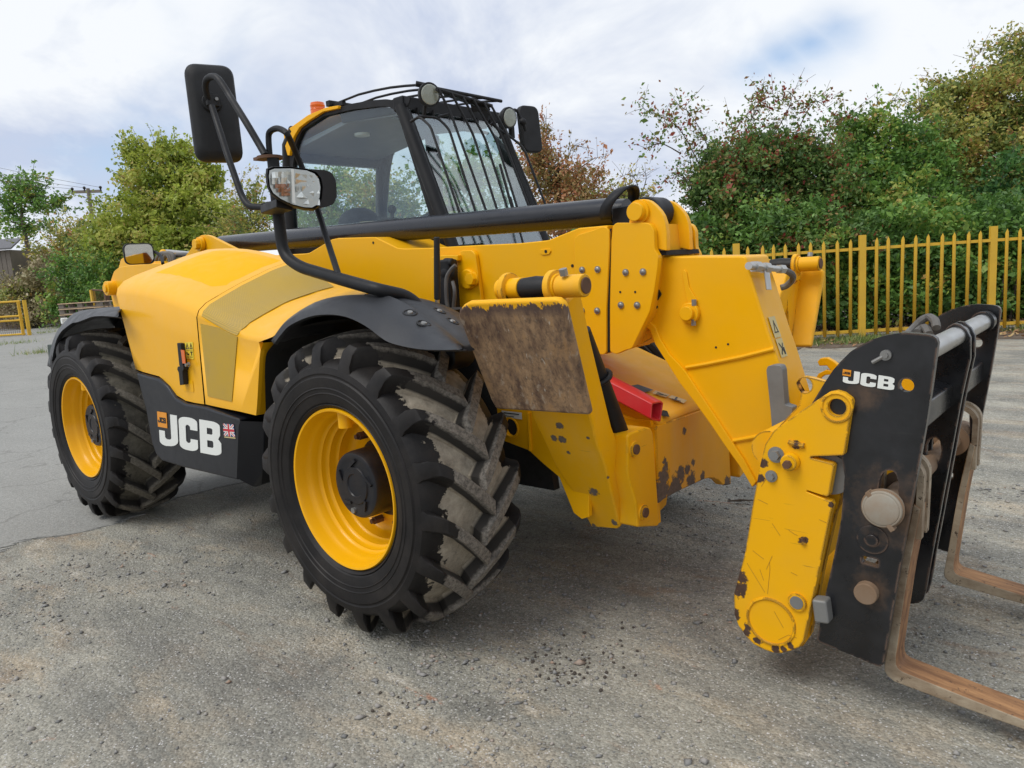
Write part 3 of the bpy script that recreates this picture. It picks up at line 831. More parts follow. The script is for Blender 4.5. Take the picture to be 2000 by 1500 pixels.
# front quarter panel with the grille opening
stations = [(-1.19, 1.302), (-1.05, 1.262), (-.90, 1.222), (-.75, 1.195), (-.64, 1.185), (-.52, 1.21), (-.36, 1.275), (-.15, 1.335), (.12, 1.362)]
def qrow(x, zc, lift=0.0):
    t = (x + 1.19) / 1.31
    ztop = 1.565 + (1.398 - 1.565) * min(1, max(0, (x + 1.19) / .5))
    zt = max(ztop, zc + .01)
    ys = [.08, .095, .135, .22, .32, .50, .66]
    if x > -.75:
        k_ = (.66 + (.22 - .66) * (x + .75) / .87 - .08) / .58
        ys = [.08 + (y - .08) * k_ for y in ys]
    prof = [0, .125, .25, .40, .57, .83, 1.0]
    return [(x, y - lift * .7, zc + (zt - zc) * p + lift) for y, p in zip(ys, prof)]
qp = MB()
rows = [qrow(x, z) for x, z in stations]
qp.loft(rows)
def flank_q(px_top, px_bot): pass
flq = [(-1.22,0.862),(-1.073,0.856),(-0.877,0.85),(-0.74,0.843),(-0.719,0.896),(-0.65,1.111),(-0.633,1.149),(-0.602,1.183)]
top = [(x, z) for x, z in stations[:5]]
outl = top + flq[::-1][1:]
qp.ext([(x, .08, z) for x, z in outl], (0, .02, 0))
qpo = part('quarter_panel', qp, 'yellow_cover', TH, angle=45)
rt_ = MB(); rt_.loft([[(x, .08, z), (x - .03, .30, z - .01)] for x, z in flq[3:][::1]])
part('panel_return', rt_, 'yellow_smooth', qpo)
# grille: follows the same skin 4 mm proud
gr = MB()
g_side = [(-1.161,1.27),(-0.982,1.25),(-0.82,1.207),(-0.879,1.057),(-0.945,0.895),(-1.18,0.907)]
gr.ext([(x, .0765, z) for x, z in g_side], (0, .003, 0))
def qsurf(x, y):
    zc = float(np.interp(x, [s_[0] for s_ in stations], [s_[1] for s_ in stations]))
    r = qrow(x, zc)
    return float(np.interp(y, [p[1] for p in r], [p[2] for p in r]))
edge_in = [(-1.155, .085), (-1.155, .135), (-1.155, .22), (-1.155, .32), (-1.155, .42), (-1.155, .52), (-1.155, .66)]
edge_out = [(-0.826,0.08,1.209), (-0.803,0.111,1.244), (-0.806,0.16,1.273), (-0.807,0.259,1.313), (-0.804,0.365,1.352), (-0.778,0.477,1.381), (-0.756,0.592,1.404)]
for c in (edge_in, edge_out): pass
ei = [Vector((p[0], p[1], 0)) for p in edge_in]; eo = [Vector((p[0], p[1], 0)) for p in edge_out]
ei, eo = spline(ei, 3), spline(eo, 3)
gr.loft([[(lambda p: (p.x, max(p.y, .0765), qsurf(p.x, max(p.y, .08)) + .004))(a.lerp(b_, k / 8)) for k in range(9)] for a, b_ in zip(ei, eo)])
part('grille', gr, 'grille', qpo, angle=50)

# ---- black skirt (toolbox) under the engine cover
sk = MB()
sk_o = [(-1.969,0.999),(-1.908,0.787),(-1.89,0.593),(-1.856,0.531),(-1.786,0.501),(-1.528,0.496),(-0.95,0.508),(-0.875,0.785),(-0.867,0.82),(-1.191,0.854),(-1.406,0.857),(-1.517,0.88),(-1.597,0.936),(-1.685,0.974),(-1.824,0.985)]
sk.ext([(x, .06, z) for x, z in sk_o], (0, .5, 0))
c1 = [(-0.867,0.82),(-0.875,0.785),(-0.95,0.508)]; c2 = [(-0.892,0.797),(-0.959,0.539),(-1.042,0.453)]
sk.loft([[(c1[0][0], .06, c1[0][1]), (c1[1][0], .06, c1[1][1]), (c1[2][0], .06, c1[2][1])], [(c2[0][0] + .12, .14, c2[0][1]), (c2[1][0] + .12, .14, c2[1][1]), (c2[2][0] + .1, .14, c2[2][1])], [(c2[0][0] + .10, .5, c2[0][1]), (c2[1][0] + .10, .5, c2[1][1]), (c2[2][0] + .06, .5, c2[2][1])]])
SK = part('skirt', sk, 'skirt', TH, bevel=.014, seg=3)

# lettering: three block capitals drawn in a unit cell, thin raised decals
def arc(cx, cy, r, a0, a1, n=6):
    return [(cx + r * math.cos(math.radians(a0 + (a1 - a0) * i / n)), cy + r * math.sin(math.radians(a0 + (a1 - a0) * i / n))) for i in range(n + 1)]
def logo_polys():
    out = []
    J = [(.20, 1.0), (.33, 1.0), (.33, .26)] + arc(.12, .22, .21, 10, -90)[1:] + [(.10, .0)] + arc(.09, .13, .13, 270, 180)[1:] + [(-.04, .46), (.075, .46), (.075, .26)] + [(.10, .215), (.17, .215), (.20, .26)]
    out.append((J, []))
    C = [(.66, .64), (.66, .72)] + arc(.56, .86, .14, 0, 90)[0:] + arc(.50, .86, .14, 90, 180)[0:] + arc(.50, .14, .14, 180, 270) + arc(.56, .14, .14, 270, 360) + [(.70, .36), (.57, .36), (.57, .27), (.54, .225), (.51, .225), (.485, .27), (.485, .73), (.51, .775), (.54, .775), (.57, .73), (.57, .64)]
    C[0:2] = [(.70, .64)]
    out.append((C, []))
    B = [(.74, 0), (.94, 0)] + arc(.96, .14, .14, 270, 360)[1:] + [(1.10, .38), (1.05, .50), (1.085, .62), (1.085, .84)] + arc(.945, .86, .14, 0, 90) + [(.74, 1.0)]
    out.append((B, [[(.865, .60), (.945, .60), (.96, .63), (.96, .76), (.945, .79), (.865, .79)], [(.865, .21), (.955, .21), (.97, .25), (.97, .38), (.955, .42), (.865, .42)]]))
    return out
def logo(parent, LT, RT, LB, RB, Y, th=.002):
    """LT.. corners as (x, z) on the plane y = Y"""
    def mp(p, z=0):
        u = (p[0] + .04) / 1.14; v = p[1]
        x = (LB[0] * (1 - u) + RB[0] * u) * (1 - v) + (LT[0] * (1 - u) + RT[0] * u) * v
        zz_ = (LB[1] * (1 - u) + RB[1] * u) * (1 - v) + (LT[1] * (1 - u) + RT[1] * u) * v
        return (x, Y + z, zz_)
    for poly, holes in logo_polys():
        mb = MB(); mb.ext([mp(p) for p in poly], (0, -th, 0), [[mp(p) for p in h] for h in holes])
        part('letter', mb, 'white', parent)
    mb = MB(); mb.ext([mp(p) for p in ((-.06, .56), (.13, .56), (.13, 1.03), (-.06, 1.03))], (0, -th, 0))
    part('logo_square', mb, 'orange_print', parent)
    mb = MB()
    for poly, holes in logo_polys():
        def small(p): return (-.04 + p[0] * .14 , .70 + p[1] * .17)
        mb.ext([mp(small(p), -th - .0006) for p in poly], (0, -.0008, 0), [[mp(small(p), -th - .0006) for p in h] for h in holes])
    part('logo_print', mb, 'black_print', parent)
L4 = [(-1.739,0.784),(-1.041,0.786),(-1.771,0.599),(-1.076,0.612)]
logo(SK, L4[0], L4[1], L4[2], L4[3], .0585)
# union flag sticker
F4 = [(-1.018,0.785),(-0.916,0.789),(-1.023,0.723),(-0.916,0.728)]
def fm(u, v, d):
    a = [F4[2][i] * (1 - u) + F4[3][i] * u for i in (0, 1)]; b = [F4[0][i] * (1 - u) + F4[1][i] * u for i in (0, 1)]
    return (a[0] * (1 - v) + b[0] * v, .0585 - d, a[1] * (1 - v) + b[1] * v)
fl = MB(); fl.ext([fm(0, 0, 0), fm(1, 0, 0), fm(1, 1, 0), fm(0, 1, 0)], (0, -.001, 0))
FLAG = part('flag_sticker', fl, 'blue_print', SK)
fw_ = MB(); fr_ = MB()
for pts, mb, d in (([(0, .85), (.85, 0), (1, 0), (1, .15), (.15, 1), (0, 1)], fw_, .0014), ([(0, 0), (.15, 0), (1, .85), (1, 1), (.85, 1), (0, .15)], fw_, .0017), ([(.36, 0), (.64, 0), (.64, 1), (.36, 1)], fw_, .0020), ([(0, .33), (1, .33), (1, .67), (0, .67)], fw_, .0023),
                   ([(.42, 0), (.58, 0), (.58, 1), (.42, 1)], fr_, .0026), ([(0, .40), (1, .40), (1, .60), (0, .60)], fr_, .0029), ([(0, .95), (.95, 0), (1, 0), (1, .04), (.05, 1), (0, 1)], fr_, .00185), ([(.95, 1), (0, .05), (0, 0), (.04, 0), (1, .96), (1, 1)], fr_, .00190)):
    mb.ext([fm(u, v, d) for u, v in pts], (0, -.0002, 0))
part('flag_white', fw_, 'white', SK); part('flag_red', fr_, 'red_print', SK)
gb = MB(); gb.ext([fm(0, -.14, 0), fm(1, -.14, 0), fm(1, -.05, 0), fm(0, -.05, 0)], (0, -.001, 0)); part('flag_caption', gb, 'pale_print', SK)

# lid latch, its orange reflector and the warning sticker
lt = MB()
rc = [(-1.45,0.96),(-1.403,0.981),(-1.314,0.977),(-1.33,0.918),(-1.445,0.917)]
lt.ext([(x, .0785, z) for x, z in round2([(-1.442,0.966),(-1.324,0.982),(-1.325,0.918),(-1.444,0.92)], .012)], (0, -.001, 0))
part('latch_recess', lt, 'yellow_smooth', ec)
h = MB()
h.ext([(x, .078, z) for x, z in round2([(-1.397,1.174),(-1.355,1.171),(-1.361,1.06),(-1.395,1.051),(-1.405,1.056)], .006)], (0, -.022, 0))
h.ext([(x, .078, z) for x, z in round2([(-1.412,1.051),(-1.347,1.061),(-1.347,1.04),(-1.364,1.028),(-1.37,0.959),(-1.414,0.954),(-1.409,1.021),(-1.422,1.037)], .004)], (0, -.028, 0))
LH = part('latch_handle', h, 'plastic', ec, bevel=.003)
rf = MB(); rf.ext([(x, .0555, z) for x, z in [(-1.354,1.14),(-1.318,1.138),(-1.323,1.07),(-1.354,1.07)]], (0, -.004, 0)); part('reflector', rf, 'orange_lens', LH)
bt = MB(); cpos = (-1.299,0.06,1.065); bt.hexbolt(cpos, (0, -1, 0), .009, .02); part('latch_bolt', bt, 'bolt', LH)
ws = MB(); ws.ext([(x, .0785, z) for x, z in [(-1.354,1.175),(-1.267,1.178),(-1.28,1.09),(-1.364,1.091)]], (0, -.0012, 0)); part('warning_sticker', ws, 'yellow_print', ec)
W4 = [(-1.352,1.176),(-1.265,1.178),(-1.362,1.091),(-1.278,1.091)]
def stick(parent, Q, Y, shapes, mat='black_print', axis=(0, -1, 0)):
    mb = MB()
    for poly in shapes:
        P = []
        for u, v in poly:
            a = [Q[2][i] * (1 - u) + Q[3][i] * u for i in (0, 1)]; b = [Q[0][i] * (1 - u) + Q[1][i] * u for i in (0, 1)]
            P.append((a[0] * (1 - v) + b[0] * v, Y, a[1] * (1 - v) + b[1] * v))
        mb.ext(P, (0, -.0008, 0))
    return part('sticker_print', mb, mat, parent)
def tri(cx, cy, s, w=.28):
    o = [(cx - s, cy - s * .8), (cx + s, cy - s * .8), (cx, cy + s)]
    i = [(cx - s * .62, cy - s * .57), (cx, cy + s * .55), (cx + s * .62, cy - s * .57)]
    return [[o[0], o[1], i[2], i[0]], [o[1], o[2], i[1], i[2]], [o[2], o[0], i[0], i[1]], [(cx - s * .1, cy - s * .45), (cx + s * .1, cy - s * .45), (cx + s * .1, cy + s * .2), (cx - s * .1, cy + s * .2)]]
bar = lambda x0, y0, x1, y1: [(x0, y0), (x1, y0), (x1, y1), (x0, y1)]
stick(ec, W4, .0772, tri(.27, .76, .2) + tri(.74, .76, .2) + [bar(.06, .52, .94, .54), bar(.12, .30, .24, .42), bar(.2, .22, .44, .32), bar(.6, .38, .9, .44), bar(.72, .2, .82, .38), bar(.12, .10, .4, .13), bar(.55, .10, .88, .13)])

# ---- front mudguard: outer flange, ridge and top sheet
Lp = [(-0.322,-0.035,1.196), (-0.259,-0.035,1.236), (-0.19,-0.035,1.271), (-0.057,-0.035,1.303), (0.067,-0.035,1.311), (0.18,-0.035,1.301), (0.283,-0.035,1.27), (0.361,-0.035,1.231), (0.409,-0.035,1.212), (0.484,-0.035,1.199), (0.567,-0.035,1.191), (0.657,-0.035,1.19), (0.761,-0.035,1.193)]
Rp = [(-0.373,0,1.2), (-0.33,0.01,1.244), (-0.274,0.02,1.283), (-0.163,0.04,1.337), (-0.059,0.06,1.362), (0.033,0.08,1.369), (0.115,0.1,1.368), (0.181,0.12,1.365), (0.245,0.12,1.357), (0.335,0.12,1.325), (0.426,0.12,1.282), (0.512,0.12,1.235), (0.603,0.12,1.174)]
fd = MB(); rows = []
for i, (a, b) in enumerate(zip(Lp, Rp)):
    a, b = Vector(a), Vector(b)
    t_ = Vector((b.x - .02, .42, min(b.z - .001, float(np.interp(b.x - .02, [-.5, .009, .09, .186, .255, .318, .406, .49, .58], [1.40, 1.346, 1.333, 1.312, 1.292, 1.263, 1.215, 1.165, 1.10])))))
    rows.append([a + Vector((0, .014, -.004)), a, a.lerp(b, .33) + Vector((0, -.010, .010)), a.lerp(b, .66) + Vector((0, -.007, .011)), b + Vector((0, 0, .002)), b.lerp(t_, .10) + Vector((0, 0, -.004)), b.lerp(t_, .2) + Vector((0, 0, .004)), b.lerp(t_, .6) + Vector((0, 0, .010)), t_])
cols = list(zip(*rows))
cols = [spline(c, 3) for c in cols]
rows = [[tuple(p) for p in r] for r in zip(*cols)]
fd.loft(rows)
MG = part('front_mudguard', fd, 'plastic_grey', TH, angle=28)
md = MG.modifiers.new('thick', 'SOLIDIFY'); md.thickness = .006; md.offset = 0
from mathutils.bvhtree import BVHTree
bvh = BVHTree.FromPolygons([Vector(p) for p in fd.v], fd.f)
for (ex, ey, ez) in ((0.417,0.06,1.301), (0.516,0.03,1.266), (0.395,0.22,1.295), (0.48,0.2,1.258)):
    eye = Vector((2.376, -1.644, 1.419)); hit = bvh.ray_cast(eye, (Vector((ex, ey, ez)) - eye).normalized())
    if hit[0] is None: continue
    P, nr = hit[0], hit[1]
    if nr.z < 0: nr = -nr
    b_ = MB(); b_.cyl(P - nr * .002, P + nr * .008, .0125, .0095, 14); part('mudguard_bolt', b_, 'bolt', TH)
    d_ = MB(); d_.torus(P + nr * .002, nr, .023, .004, 20, 6); part('bolt_dimple', d_, 'plastic', TH)

# ---- rear mudguard
lip = spline([(x, -.02, z) for x, z in [(-3.122,1.002),(-3.046,1.059),(-2.977,1.127),(-2.902,1.188),(-2.807,1.234),(-2.705,1.263),(-2.579,1.291),(-2.502,1.294),(-2.389,1.308),(-2.24,1.325),(-2.073,1.326),(-1.884,1.319)]], 3)
tops = spline([(x, .10, z) for x, z in [(-3.537,0.975),(-3.462,1.068),(-3.336,1.163),(-3.202,1.238),(-3.062,1.292),(-2.924,1.332),(-2.782,1.349),(-2.658,1.356),(-2.523,1.36),(-2.387,1.359),(-2.272,1.357),(-2.124,1.355)]], 3)
n_ = len(lip)
fd = MB(); rows = []
for a, b in zip(resample([tuple(p) for p in lip], n_), resample([tuple(p) for p in tops], n_)):
    rows.append([(a.x, a.y + .02, a.z - .006), tuple(a), tuple(a.lerp(b, .5) + Vector((0, -.01, .004))), tuple(b), (b.x, .46, b.z + .006)])
fd.loft(rows)
RM = part('rear_mudguard', fd, 'plastic_grey', TH, angle=50)
md = RM.modifiers.new('thick', 'SOLIDIFY'); md.thickness = .006; md.offset = 1
ri = MB(); ri.py([(-3.35, .9), (-3.3, 1.15), (-3.1, 1.33), (-2.75, 1.36), (-2.2, 1.30), (-2.2, .8)], .48, .52); part('rear_arch', ri, 'dark', TH)
br = MB(); br.ext([(x, .12, z) for x, z in [(-3.586,1.125),(-3.46,1.124),(-3.469,1.058),(-3.562,1.015),(-3.604,1.018)]], (0, .10, 0)); part('rear_light_bracket', br, paint('dark_green_plate', (.02, .04, .03), .5), TH, bevel=.004)
wl_ = MB(); p_ = (-5.613,0.9,1.235); wl_.box(p_, (.04, .06, .06)); part('rear_white_box', wl_, 'white', TH, bevel=.01)  # plain white box standing for a small white piece, no lamp

# ---- boom: outer section, wear plates, second section, nose
bo = MB()
top = [(-2.918,1.661),(-2.074,1.632),(-1.513,1.613),(-1.473,1.614),(-1.237,1.675),(-1.172,1.678),(-0.894,1.661),(-0.839,1.657),(-0.663,1.587),(-0.607,1.579),(-0.415,1.57),(-0.089,1.559),(0.187,1.548),(0.346,1.549),(0.474,1.578),(0.515,1.587),(0.662,1.585)]
bot = [(.625, 1.05), (-.2, 1.09), (-1.8, 1.18), (-2.55, 1.30)]
bo.py(top + bot, .95, 1.32)
BO = part('outer_boom', bo, 'yellow', TH, bevel=.006)
sl = MB(); sl.py([(0.304,1.512),(0.356,1.512),(0.364,1.501),(0.351,1.487),(0.314,1.486),(0.3,1.497)], .9495, .945); part('boom_plug', sl, 'yellow', BO, bevel=.002)
for p in ((0.336,0.944,1.501), (-0.858,0.949,1.628), (0.473,0.949,1.431), (0.586,0.949,1.354), (0.582,0.949,1.283)):
    hb = MB(); hb.cyl((p[0], p[1] - .0012, p[2]), (p[0], p[1] + .001, p[2]), .007, n=12); part('bolt_hole', hb, 'dark', BO)
# rear ear that carries the top tube
re_ = MB(); re_.py(round2([(-3.183,1.621),(-2.929,1.736),(-2.808,1.807),(-2.75,1.822),(-2.683,1.82),(-2.62,1.806),(-2.422,1.738),(-2.159,1.649),(-2.171,1.6)], .02), .935, .965)
RE = part('tube_bracket', re_, 'yellow', TH, bevel=.004)
bs = MB(); p = (-2.734,0.93,1.758); bs.cyl((p[0], .93, p[2]), (p[0], .90, p[2]), .05, n=24); bs.cyl((p[0], .90, p[2]), (p[0], .87, p[2]), .036, n=8); part('tube_pin', bs, 'yellow', RE, bevel=.003)
# wear plate on the boom mouth
wp = MB(); wp.py(round2([(0.499,1.544),(0.524,1.559),(0.603,1.571),(0.639,1.581),(0.662,1.577),(0.677,1.561),(0.674,1.501),(0.646,1.244),(0.636,1.061),(0.625,1.051),(0.53,1.048),(0.52,1.059),(0.485,1.247)], .008), .935, .9495)
WPo = part('boom_end_plate', wp, 'yellow', TH, bevel=.003)
def face_bolts(par, pts, Y, r=.011):
    for a in pts:
        b_ = MB(); b_.cyl((a[0], Y, a[1]), (a[0], Y - .006, a[1]), r * 1.25, n=18); b_.sphere((a[0], Y - .006, a[1]), r, 12, 8, (1, .55, 1))
        part('cap_bolt', b_, 'bolt', par)
face_bolts(WPo, [(0.535,1.411),(0.614,1.409),(0.523,1.239),(0.602,1.237)], .935)
gs = MB(); gs.py([(0.659,1.56),(0.68,1.571),(0.677,1.522),(0.656,1.25),(0.646,1.06),(0.629,1.056),(0.639,1.244),(0.666,1.502)], .9455, .951); part('gap_grease_strip', gs, 'dark', TH)  # black strip painted in for the dark, greasy gap between the plates
gs = MB(); gs.py([(0.85,1.441),(0.864,1.44),(0.857,1.365),(0.848,1.318),(0.861,1.293),(0.836,1.258),(0.842,1.241),(0.82,1.208),(0.805,1.2),(0.831,1.304)], 1.012, 1.0205); part('gap_grease_strip', gs, 'dark', TH)
# second section
s2 = MB(); s2.py([(0.55,1.58),(0.864,1.573),(0.875,1.446),(0.836,1.224),(0.743,1.084),(0.519,1.072)], .985, 1.285)
part('second_boom', s2, 'yellow_worn', TH)
hp = MB(); hp.py(round2([(0.689,1.58),(0.705,1.591),(0.845,1.579),(0.863,1.571),(0.878,1.546),(0.878,1.473),(0.895,1.446),(0.887,1.393),(0.869,1.307),(0.845,1.226),(0.756,1.078),(0.726,1.071),(0.678,1.052),(0.648,1.063),(0.657,1.25),(0.678,1.522)], .010), .945, .975)
HP = part('boom_head_plate', hp, 'yellow', TH, bevel=.003)
face_bolts(HP, [(0.743,1.39),(0.824,1.388),(0.714,1.258),(0.791,1.256)], .945)
for p in [(0.712,1.311),(0.783,1.309)]:
    hb = MB(); hb.cyl((p[0], .9438, p[1]), (p[0], .946, p[1]), .005, n=10); part('bolt_hole', hb, 'dark', HP)
hp2 = MB(); hp2.py(round2([(0.689,1.58),(0.705,1.591),(0.845,1.579),(0.863,1.571),(0.878,1.546),(0.878,1.473),(0.895,1.446),(0.887,1.393),(0.869,1.307),(0.845,1.226),(0.756,1.078),(0.648,1.063)], .012), 1.29, 1.32)
part('boom_head_plate', hp2, 'yellow', TH, bevel=.003)
# clevis ears on top of the head
ear = round2([(0.733,1.509),(0.75,1.602),(0.758,1.643),(0.77,1.66),(0.787,1.671),(0.803,1.674),(0.822,1.673),(0.845,1.664),(0.867,1.646),(0.889,1.622),(0.902,1.601),(0.912,1.569),(0.916,1.533),(0.915,1.464)], .006)
for y0 in (.976, 1.165):
    e_ = MB(); e_.py(ear, y0, y0 + .030)
    EA = part('clevis_ear', e_, 'yellow', TH, bevel=.003)
cp = (0.798,0.976,1.625)
pn = MB(); pn.cyl((cp[0], .976, cp[2]), (cp[0], .964, cp[2]), .047, n=28); part('pin_boss', pn, 'yellow', EA)
pn = MB(); pn.cyl((cp[0], .97, cp[2]), (cp[0], .935, cp[2]), .036, n=24); pn.cyl((cp[0], 1.0, cp[2]), (cp[0], 1.25, cp[2]), .036, n=24); part('clevis_pin', pn, 'yellow', TH, bevel=.003)
sp_ = MB(); sp_.cyl((cp[0] , 1.02, cp[2]), (cp[0], 1.15, cp[2]), .062, n=24); sp_.box((cp[0] - .09, 1.085, cp[2] - .01), (.16, .10, .09)); part('tube_end', sp_, 'black_metal', TH, bevel=.006)
# round black tube along the top
tb = MB(); A = Vector((-2.767,1.1,1.754)); B = Vector((0.613,1.1,1.648)); rA = .052
tb.cyl(A, B, .063, .060, 40); tb.cyl(B, B + (B - A).normalized() * .05, .052, .050, 30)
TUBE = part('top_tube', tb, 'black_tube', TH)
lp = MB()
c0 = Vector((0.628,1.085,1.649))
ring = []
for k in range(25):
    a = math.radians(-35 + 250 * k / 24)
    ring.append((c0 + Vector((.02 * math.sin(a) + .04 * max(0, math.sin(a)), -.095 * math.cos(a), .085 * math.sin(a) + .012))))
rows = [[tuple(p + Vector((-.028, 0, 0))), tuple(p + Vector((.028, 0, 0)))] for p in ring]
lp.loft(rows)
LPO = part('guard_strap', lp, 'black_metal', TH)
m_ = LPO.modifiers.new('thick', 'SOLIDIFY'); m_.thickness = .007
# inner section seen in the mouth
inn = MB(); inn.py([(0.584,1.463),(0.901,1.443),(0.891,1.156),(0.731,1.078),(0.561,1.043)], 1.035, 1.235); part('inner_boom', inn, 'yellow_worn', TH)
ms = MB(); ms.py([(0.828,1.465),(0.851,1.47),(0.902,1.466),(0.906,1.448),(0.846,1.448)], .99, 1.27); part('boom_seal', ms, 'dark', TH)

# nose
no = MB()
NP = [(0.85,1.441),(0.866,1.444),(1.205,1.425),(1.218,1.42),(1.229,1.366),(1.261,1.265),(1.298,1.143),(1.33,1.049),(1.354,0.968),(1.387,0.855),(1.404,0.721),(1.35,0.597),(1.24,0.541),(1.149,0.7),(0.951,0.928),(0.854,1.073),(0.789,1.191),(0.804,1.201),(0.833,1.33)]
no.py(NP, 1.02, 1.235)
NO = part('boom_nose', no, 'yellow', TH, bevel=.010, seg=3)
fl_ = MB()
fa = [(0.784,1.199),(0.833,1.163),(0.855,1.111),(0.893,1.052),(0.96,0.987),(1.024,0.897),(1.088,0.808),(1.156,0.711),(1.201,0.648),(1.25,0.563)]; fb = [(0.769,1.182),(0.809,1.146),(0.831,1.089),(0.876,1.024),(0.937,0.934),(1.005,0.854),(1.071,0.769),(1.136,0.68),(1.183,0.62),(1.234,0.54)]
fl_.loft([[(a[0], 1.005, a[1]), (b[0], 1.005, b[1]), (b[0], 1.25, b[1]), (a[0], 1.25, a[1])] for a, b in zip(fa, fb)], closed=True, caps=True)
part('nose_flange', fl_, 'yellow', NO, bevel=.003)
for s in ("1340,717 1420,703 1470,692 1511,681", "1432,861 1465,855 1502,846"):
    pass
for pl in ([(0.961,0.996),(1.05,1.013),(1.198,1.046),(1.321,1.079)], [(1.155,0.713),(1.226,0.733),(1.302,0.756)]):
    wr = MB(); wr.tube([(x, 1.018, z) for x, z in pl], .008, n=8); part('weld_rib', wr, 'yellow', NO)
ap_ = MB(); ap_.py(round2([(0.957,1.376),(0.966,1.388),(0.977,1.377),(0.986,1.319),(1.02,1.262),(0.984,1.238),(0.972,1.275)], .006), 1.013, 1.021); part('lock_tab', ap_, 'yellow', NO, bevel=.003)
p = (0.989,1.02,1.216)
bo_ = MB(); bo_.cyl((p[0], 1.02, p[2]), (p[0], .998, p[2]), .041, n=28); part('pin_collar', bo_, 'yellow', NO, bevel=.004)
bo_ = MB(); bo_.cyl((p[0] - .002, 1.0, p[2]), (p[0] - .002, .978, p[2]), .028, n=24); part('nose_pin', bo_, 'yellow', NO, bevel=.003)
for q_ in ((1.01,0.995,1.257), (1.006,0.995,1.179)):
    b_ = MB(); b_.cyl((q_[0], q_[1] + .01, q_[2] - .012), (q_[0], q_[1] + .01, q_[2] + .012), .010, n=6); part('lock_bolt', b_, 'bolt', NO)
for q_ in [(1.091,1.08),(1.141,1.093)]:
    hb = MB(); hb.cyl((q_[0], 1.0185, q_[1]), (q_[0], 1.021, q_[1]), .0045, n=10); part('bolt_hole', hb, 'dark', NO)
# hydraulic couplings and hose on the nose top
hs = MB(); a0 = Vector((1.27,0.922,1.388)); a1 = Vector((1.27,1.097,1.373)); a2 = Vector((1.27,1.248,1.363))
hs.cyl(a0, a1, .014, n=14); hs.cyl(a0 + (a1 - a0) * .25, a0 + (a1 - a0) * .5, .021, n=6); hs.cyl(a1, a2, .012, n=12); hs.cyl(a1 - (a1 - a0) * .25, a1, .021, n=6); hs.cyl(a2 - (a2-a1)*.3, a2, .018, n=6)
part('hose_coupling', hs, 'steel', NO)
hs = MB(); hs.tube(spline([a2, (1.27,1.334,1.341), (1.25,1.398,1.317), (1.22,1.411,1.292), (1.2,1.402,1.285)], 6), .013, n=10); part('nose_hose', hs, 'hose', NO)
bk = MB(); bk.ext([(1.28,1.043,1.367), (1.28,1.086,1.365), (1.29,1.083,1.292), (1.29,1.04,1.295)], (-.006, 0, 0)); part('hose_bracket', bk, 'steel', NO, bevel=.002)
# front face of the nose: recessed web and safety decal
def frontpt(px_, py_):
    return None
d4 = [(1.401,0.746,1.228), (1.402,0.799,1.225), (1.453,0.749,1.092), (1.453,0.706,1.092)]
# big decal on the sloping front plate
def on_front(u, v, d=0.0):
    """u across (0..1 in y), v down the front plate"""
    f0 = Vector((NP[6][0], 0, NP[6][1])); f1 = Vector((NP[7][0], 0, NP[7][1])); f00 = Vector((NP[5][0], 0, NP[5][1]))
    s = f00.lerp(f1, v); nrm = Vector(((f1 - f00).z * -1, 0, (f1 - f00).x)).normalized()
    if nrm.x < 0: nrm = -nrm
    return Vector((s.x, 1.04 + .17 * u, s.z)) + nrm * d
dc = MB()
for u0, u1, v0, v1 in ((.08, .42, .34, .70), (.08, .42, .72, 1.04)):
    dc.ext([on_front(u0, v0, .002), on_front(u1, v0, .002), on_front(u1, v1, .002), on_front(u0, v1, .002)], on_front(0, .5, .001) - on_front(0, .5, 0))
part('warning_sticker', dc, 'pale_print', NO)
dk = MB()
for poly in ([(.14, .62), (.36, .62), (.36, .60), (.14, .60)], [(.14, .62), (.25, .40), (.27, .42), (.17, .62)], [(.36, .62), (.25, .40), (.23, .42), (.33, .62)], [(.14, .98), (.34, .80), (.36, .82), (.17, 1.0)], [(.14, .80), (.17, .79), (.36, .97), (.33, .99)], [(.3, .88), (.37, .88), (.37, 1.0), (.3, 1.0)]):
    dk.ext([on_front(u, v, .0035) for u, v in poly], on_front(0, .5, .0006) - on_front(0, .5, 0))
part('sticker_print', dk, 'black_print', NO)
# grey tipping link beside the nose
tl = MB(); tl.py(round2([(1.316,1.008),(1.322,1.023),(1.343,1.028),(1.368,1.026),(1.375,1.01),(1.383,0.883),(1.411,0.877),(1.405,0.837),(1.375,0.821),(1.335,0.783),(1.33,0.86)], .006), .955, 1.0)
part('tipping_link', tl, 'grey_steel', TH, bevel=.010, seg=3)

# ---- quick-hitch head (two pairs of cheek plates joined by cross tubes)
ch_o = [(1.49,0.875),(1.59,0.957),(1.639,0.994),(1.659,1.009),(1.68,1.014),(1.7,1.009),(1.722,0.993),(1.725,0.982),(1.717,0.933),(1.703,0.827),(1.699,0.821),(1.605,0.806),(1.604,0.801),(1.668,0.791),(1.673,0.784),(1.658,0.691),(1.65,0.686),(1.592,0.697),(1.591,0.692),(1.665,0.672),(1.67,0.66),(1.663,0.637),(1.629,0.452),(1.58,0.196),(1.567,0.171),(1.539,0.15),(1.509,0.132),(1.481,0.125),(1.445,0.127),(1.415,0.134),(1.384,0.158),(1.361,0.187),(1.347,0.224),(1.347,0.297),(1.36,0.346),(1.389,0.452),(1.418,0.624),(1.446,0.765),(1.462,0.829)]
hole = [(1.68,0.964)][0]
MH = []
QH = None
for k, (ya, yb) in enumerate(((.58, .612), (1.658, 1.69))):
    c_ = MB(); c_.py(ch_o, ya, yb, [circ(hole, .026, 20)])
    o = part('hitch_cheek', c_, 'yellow_scratched', TH, bevel=.004)
    if k == 0: QH = o
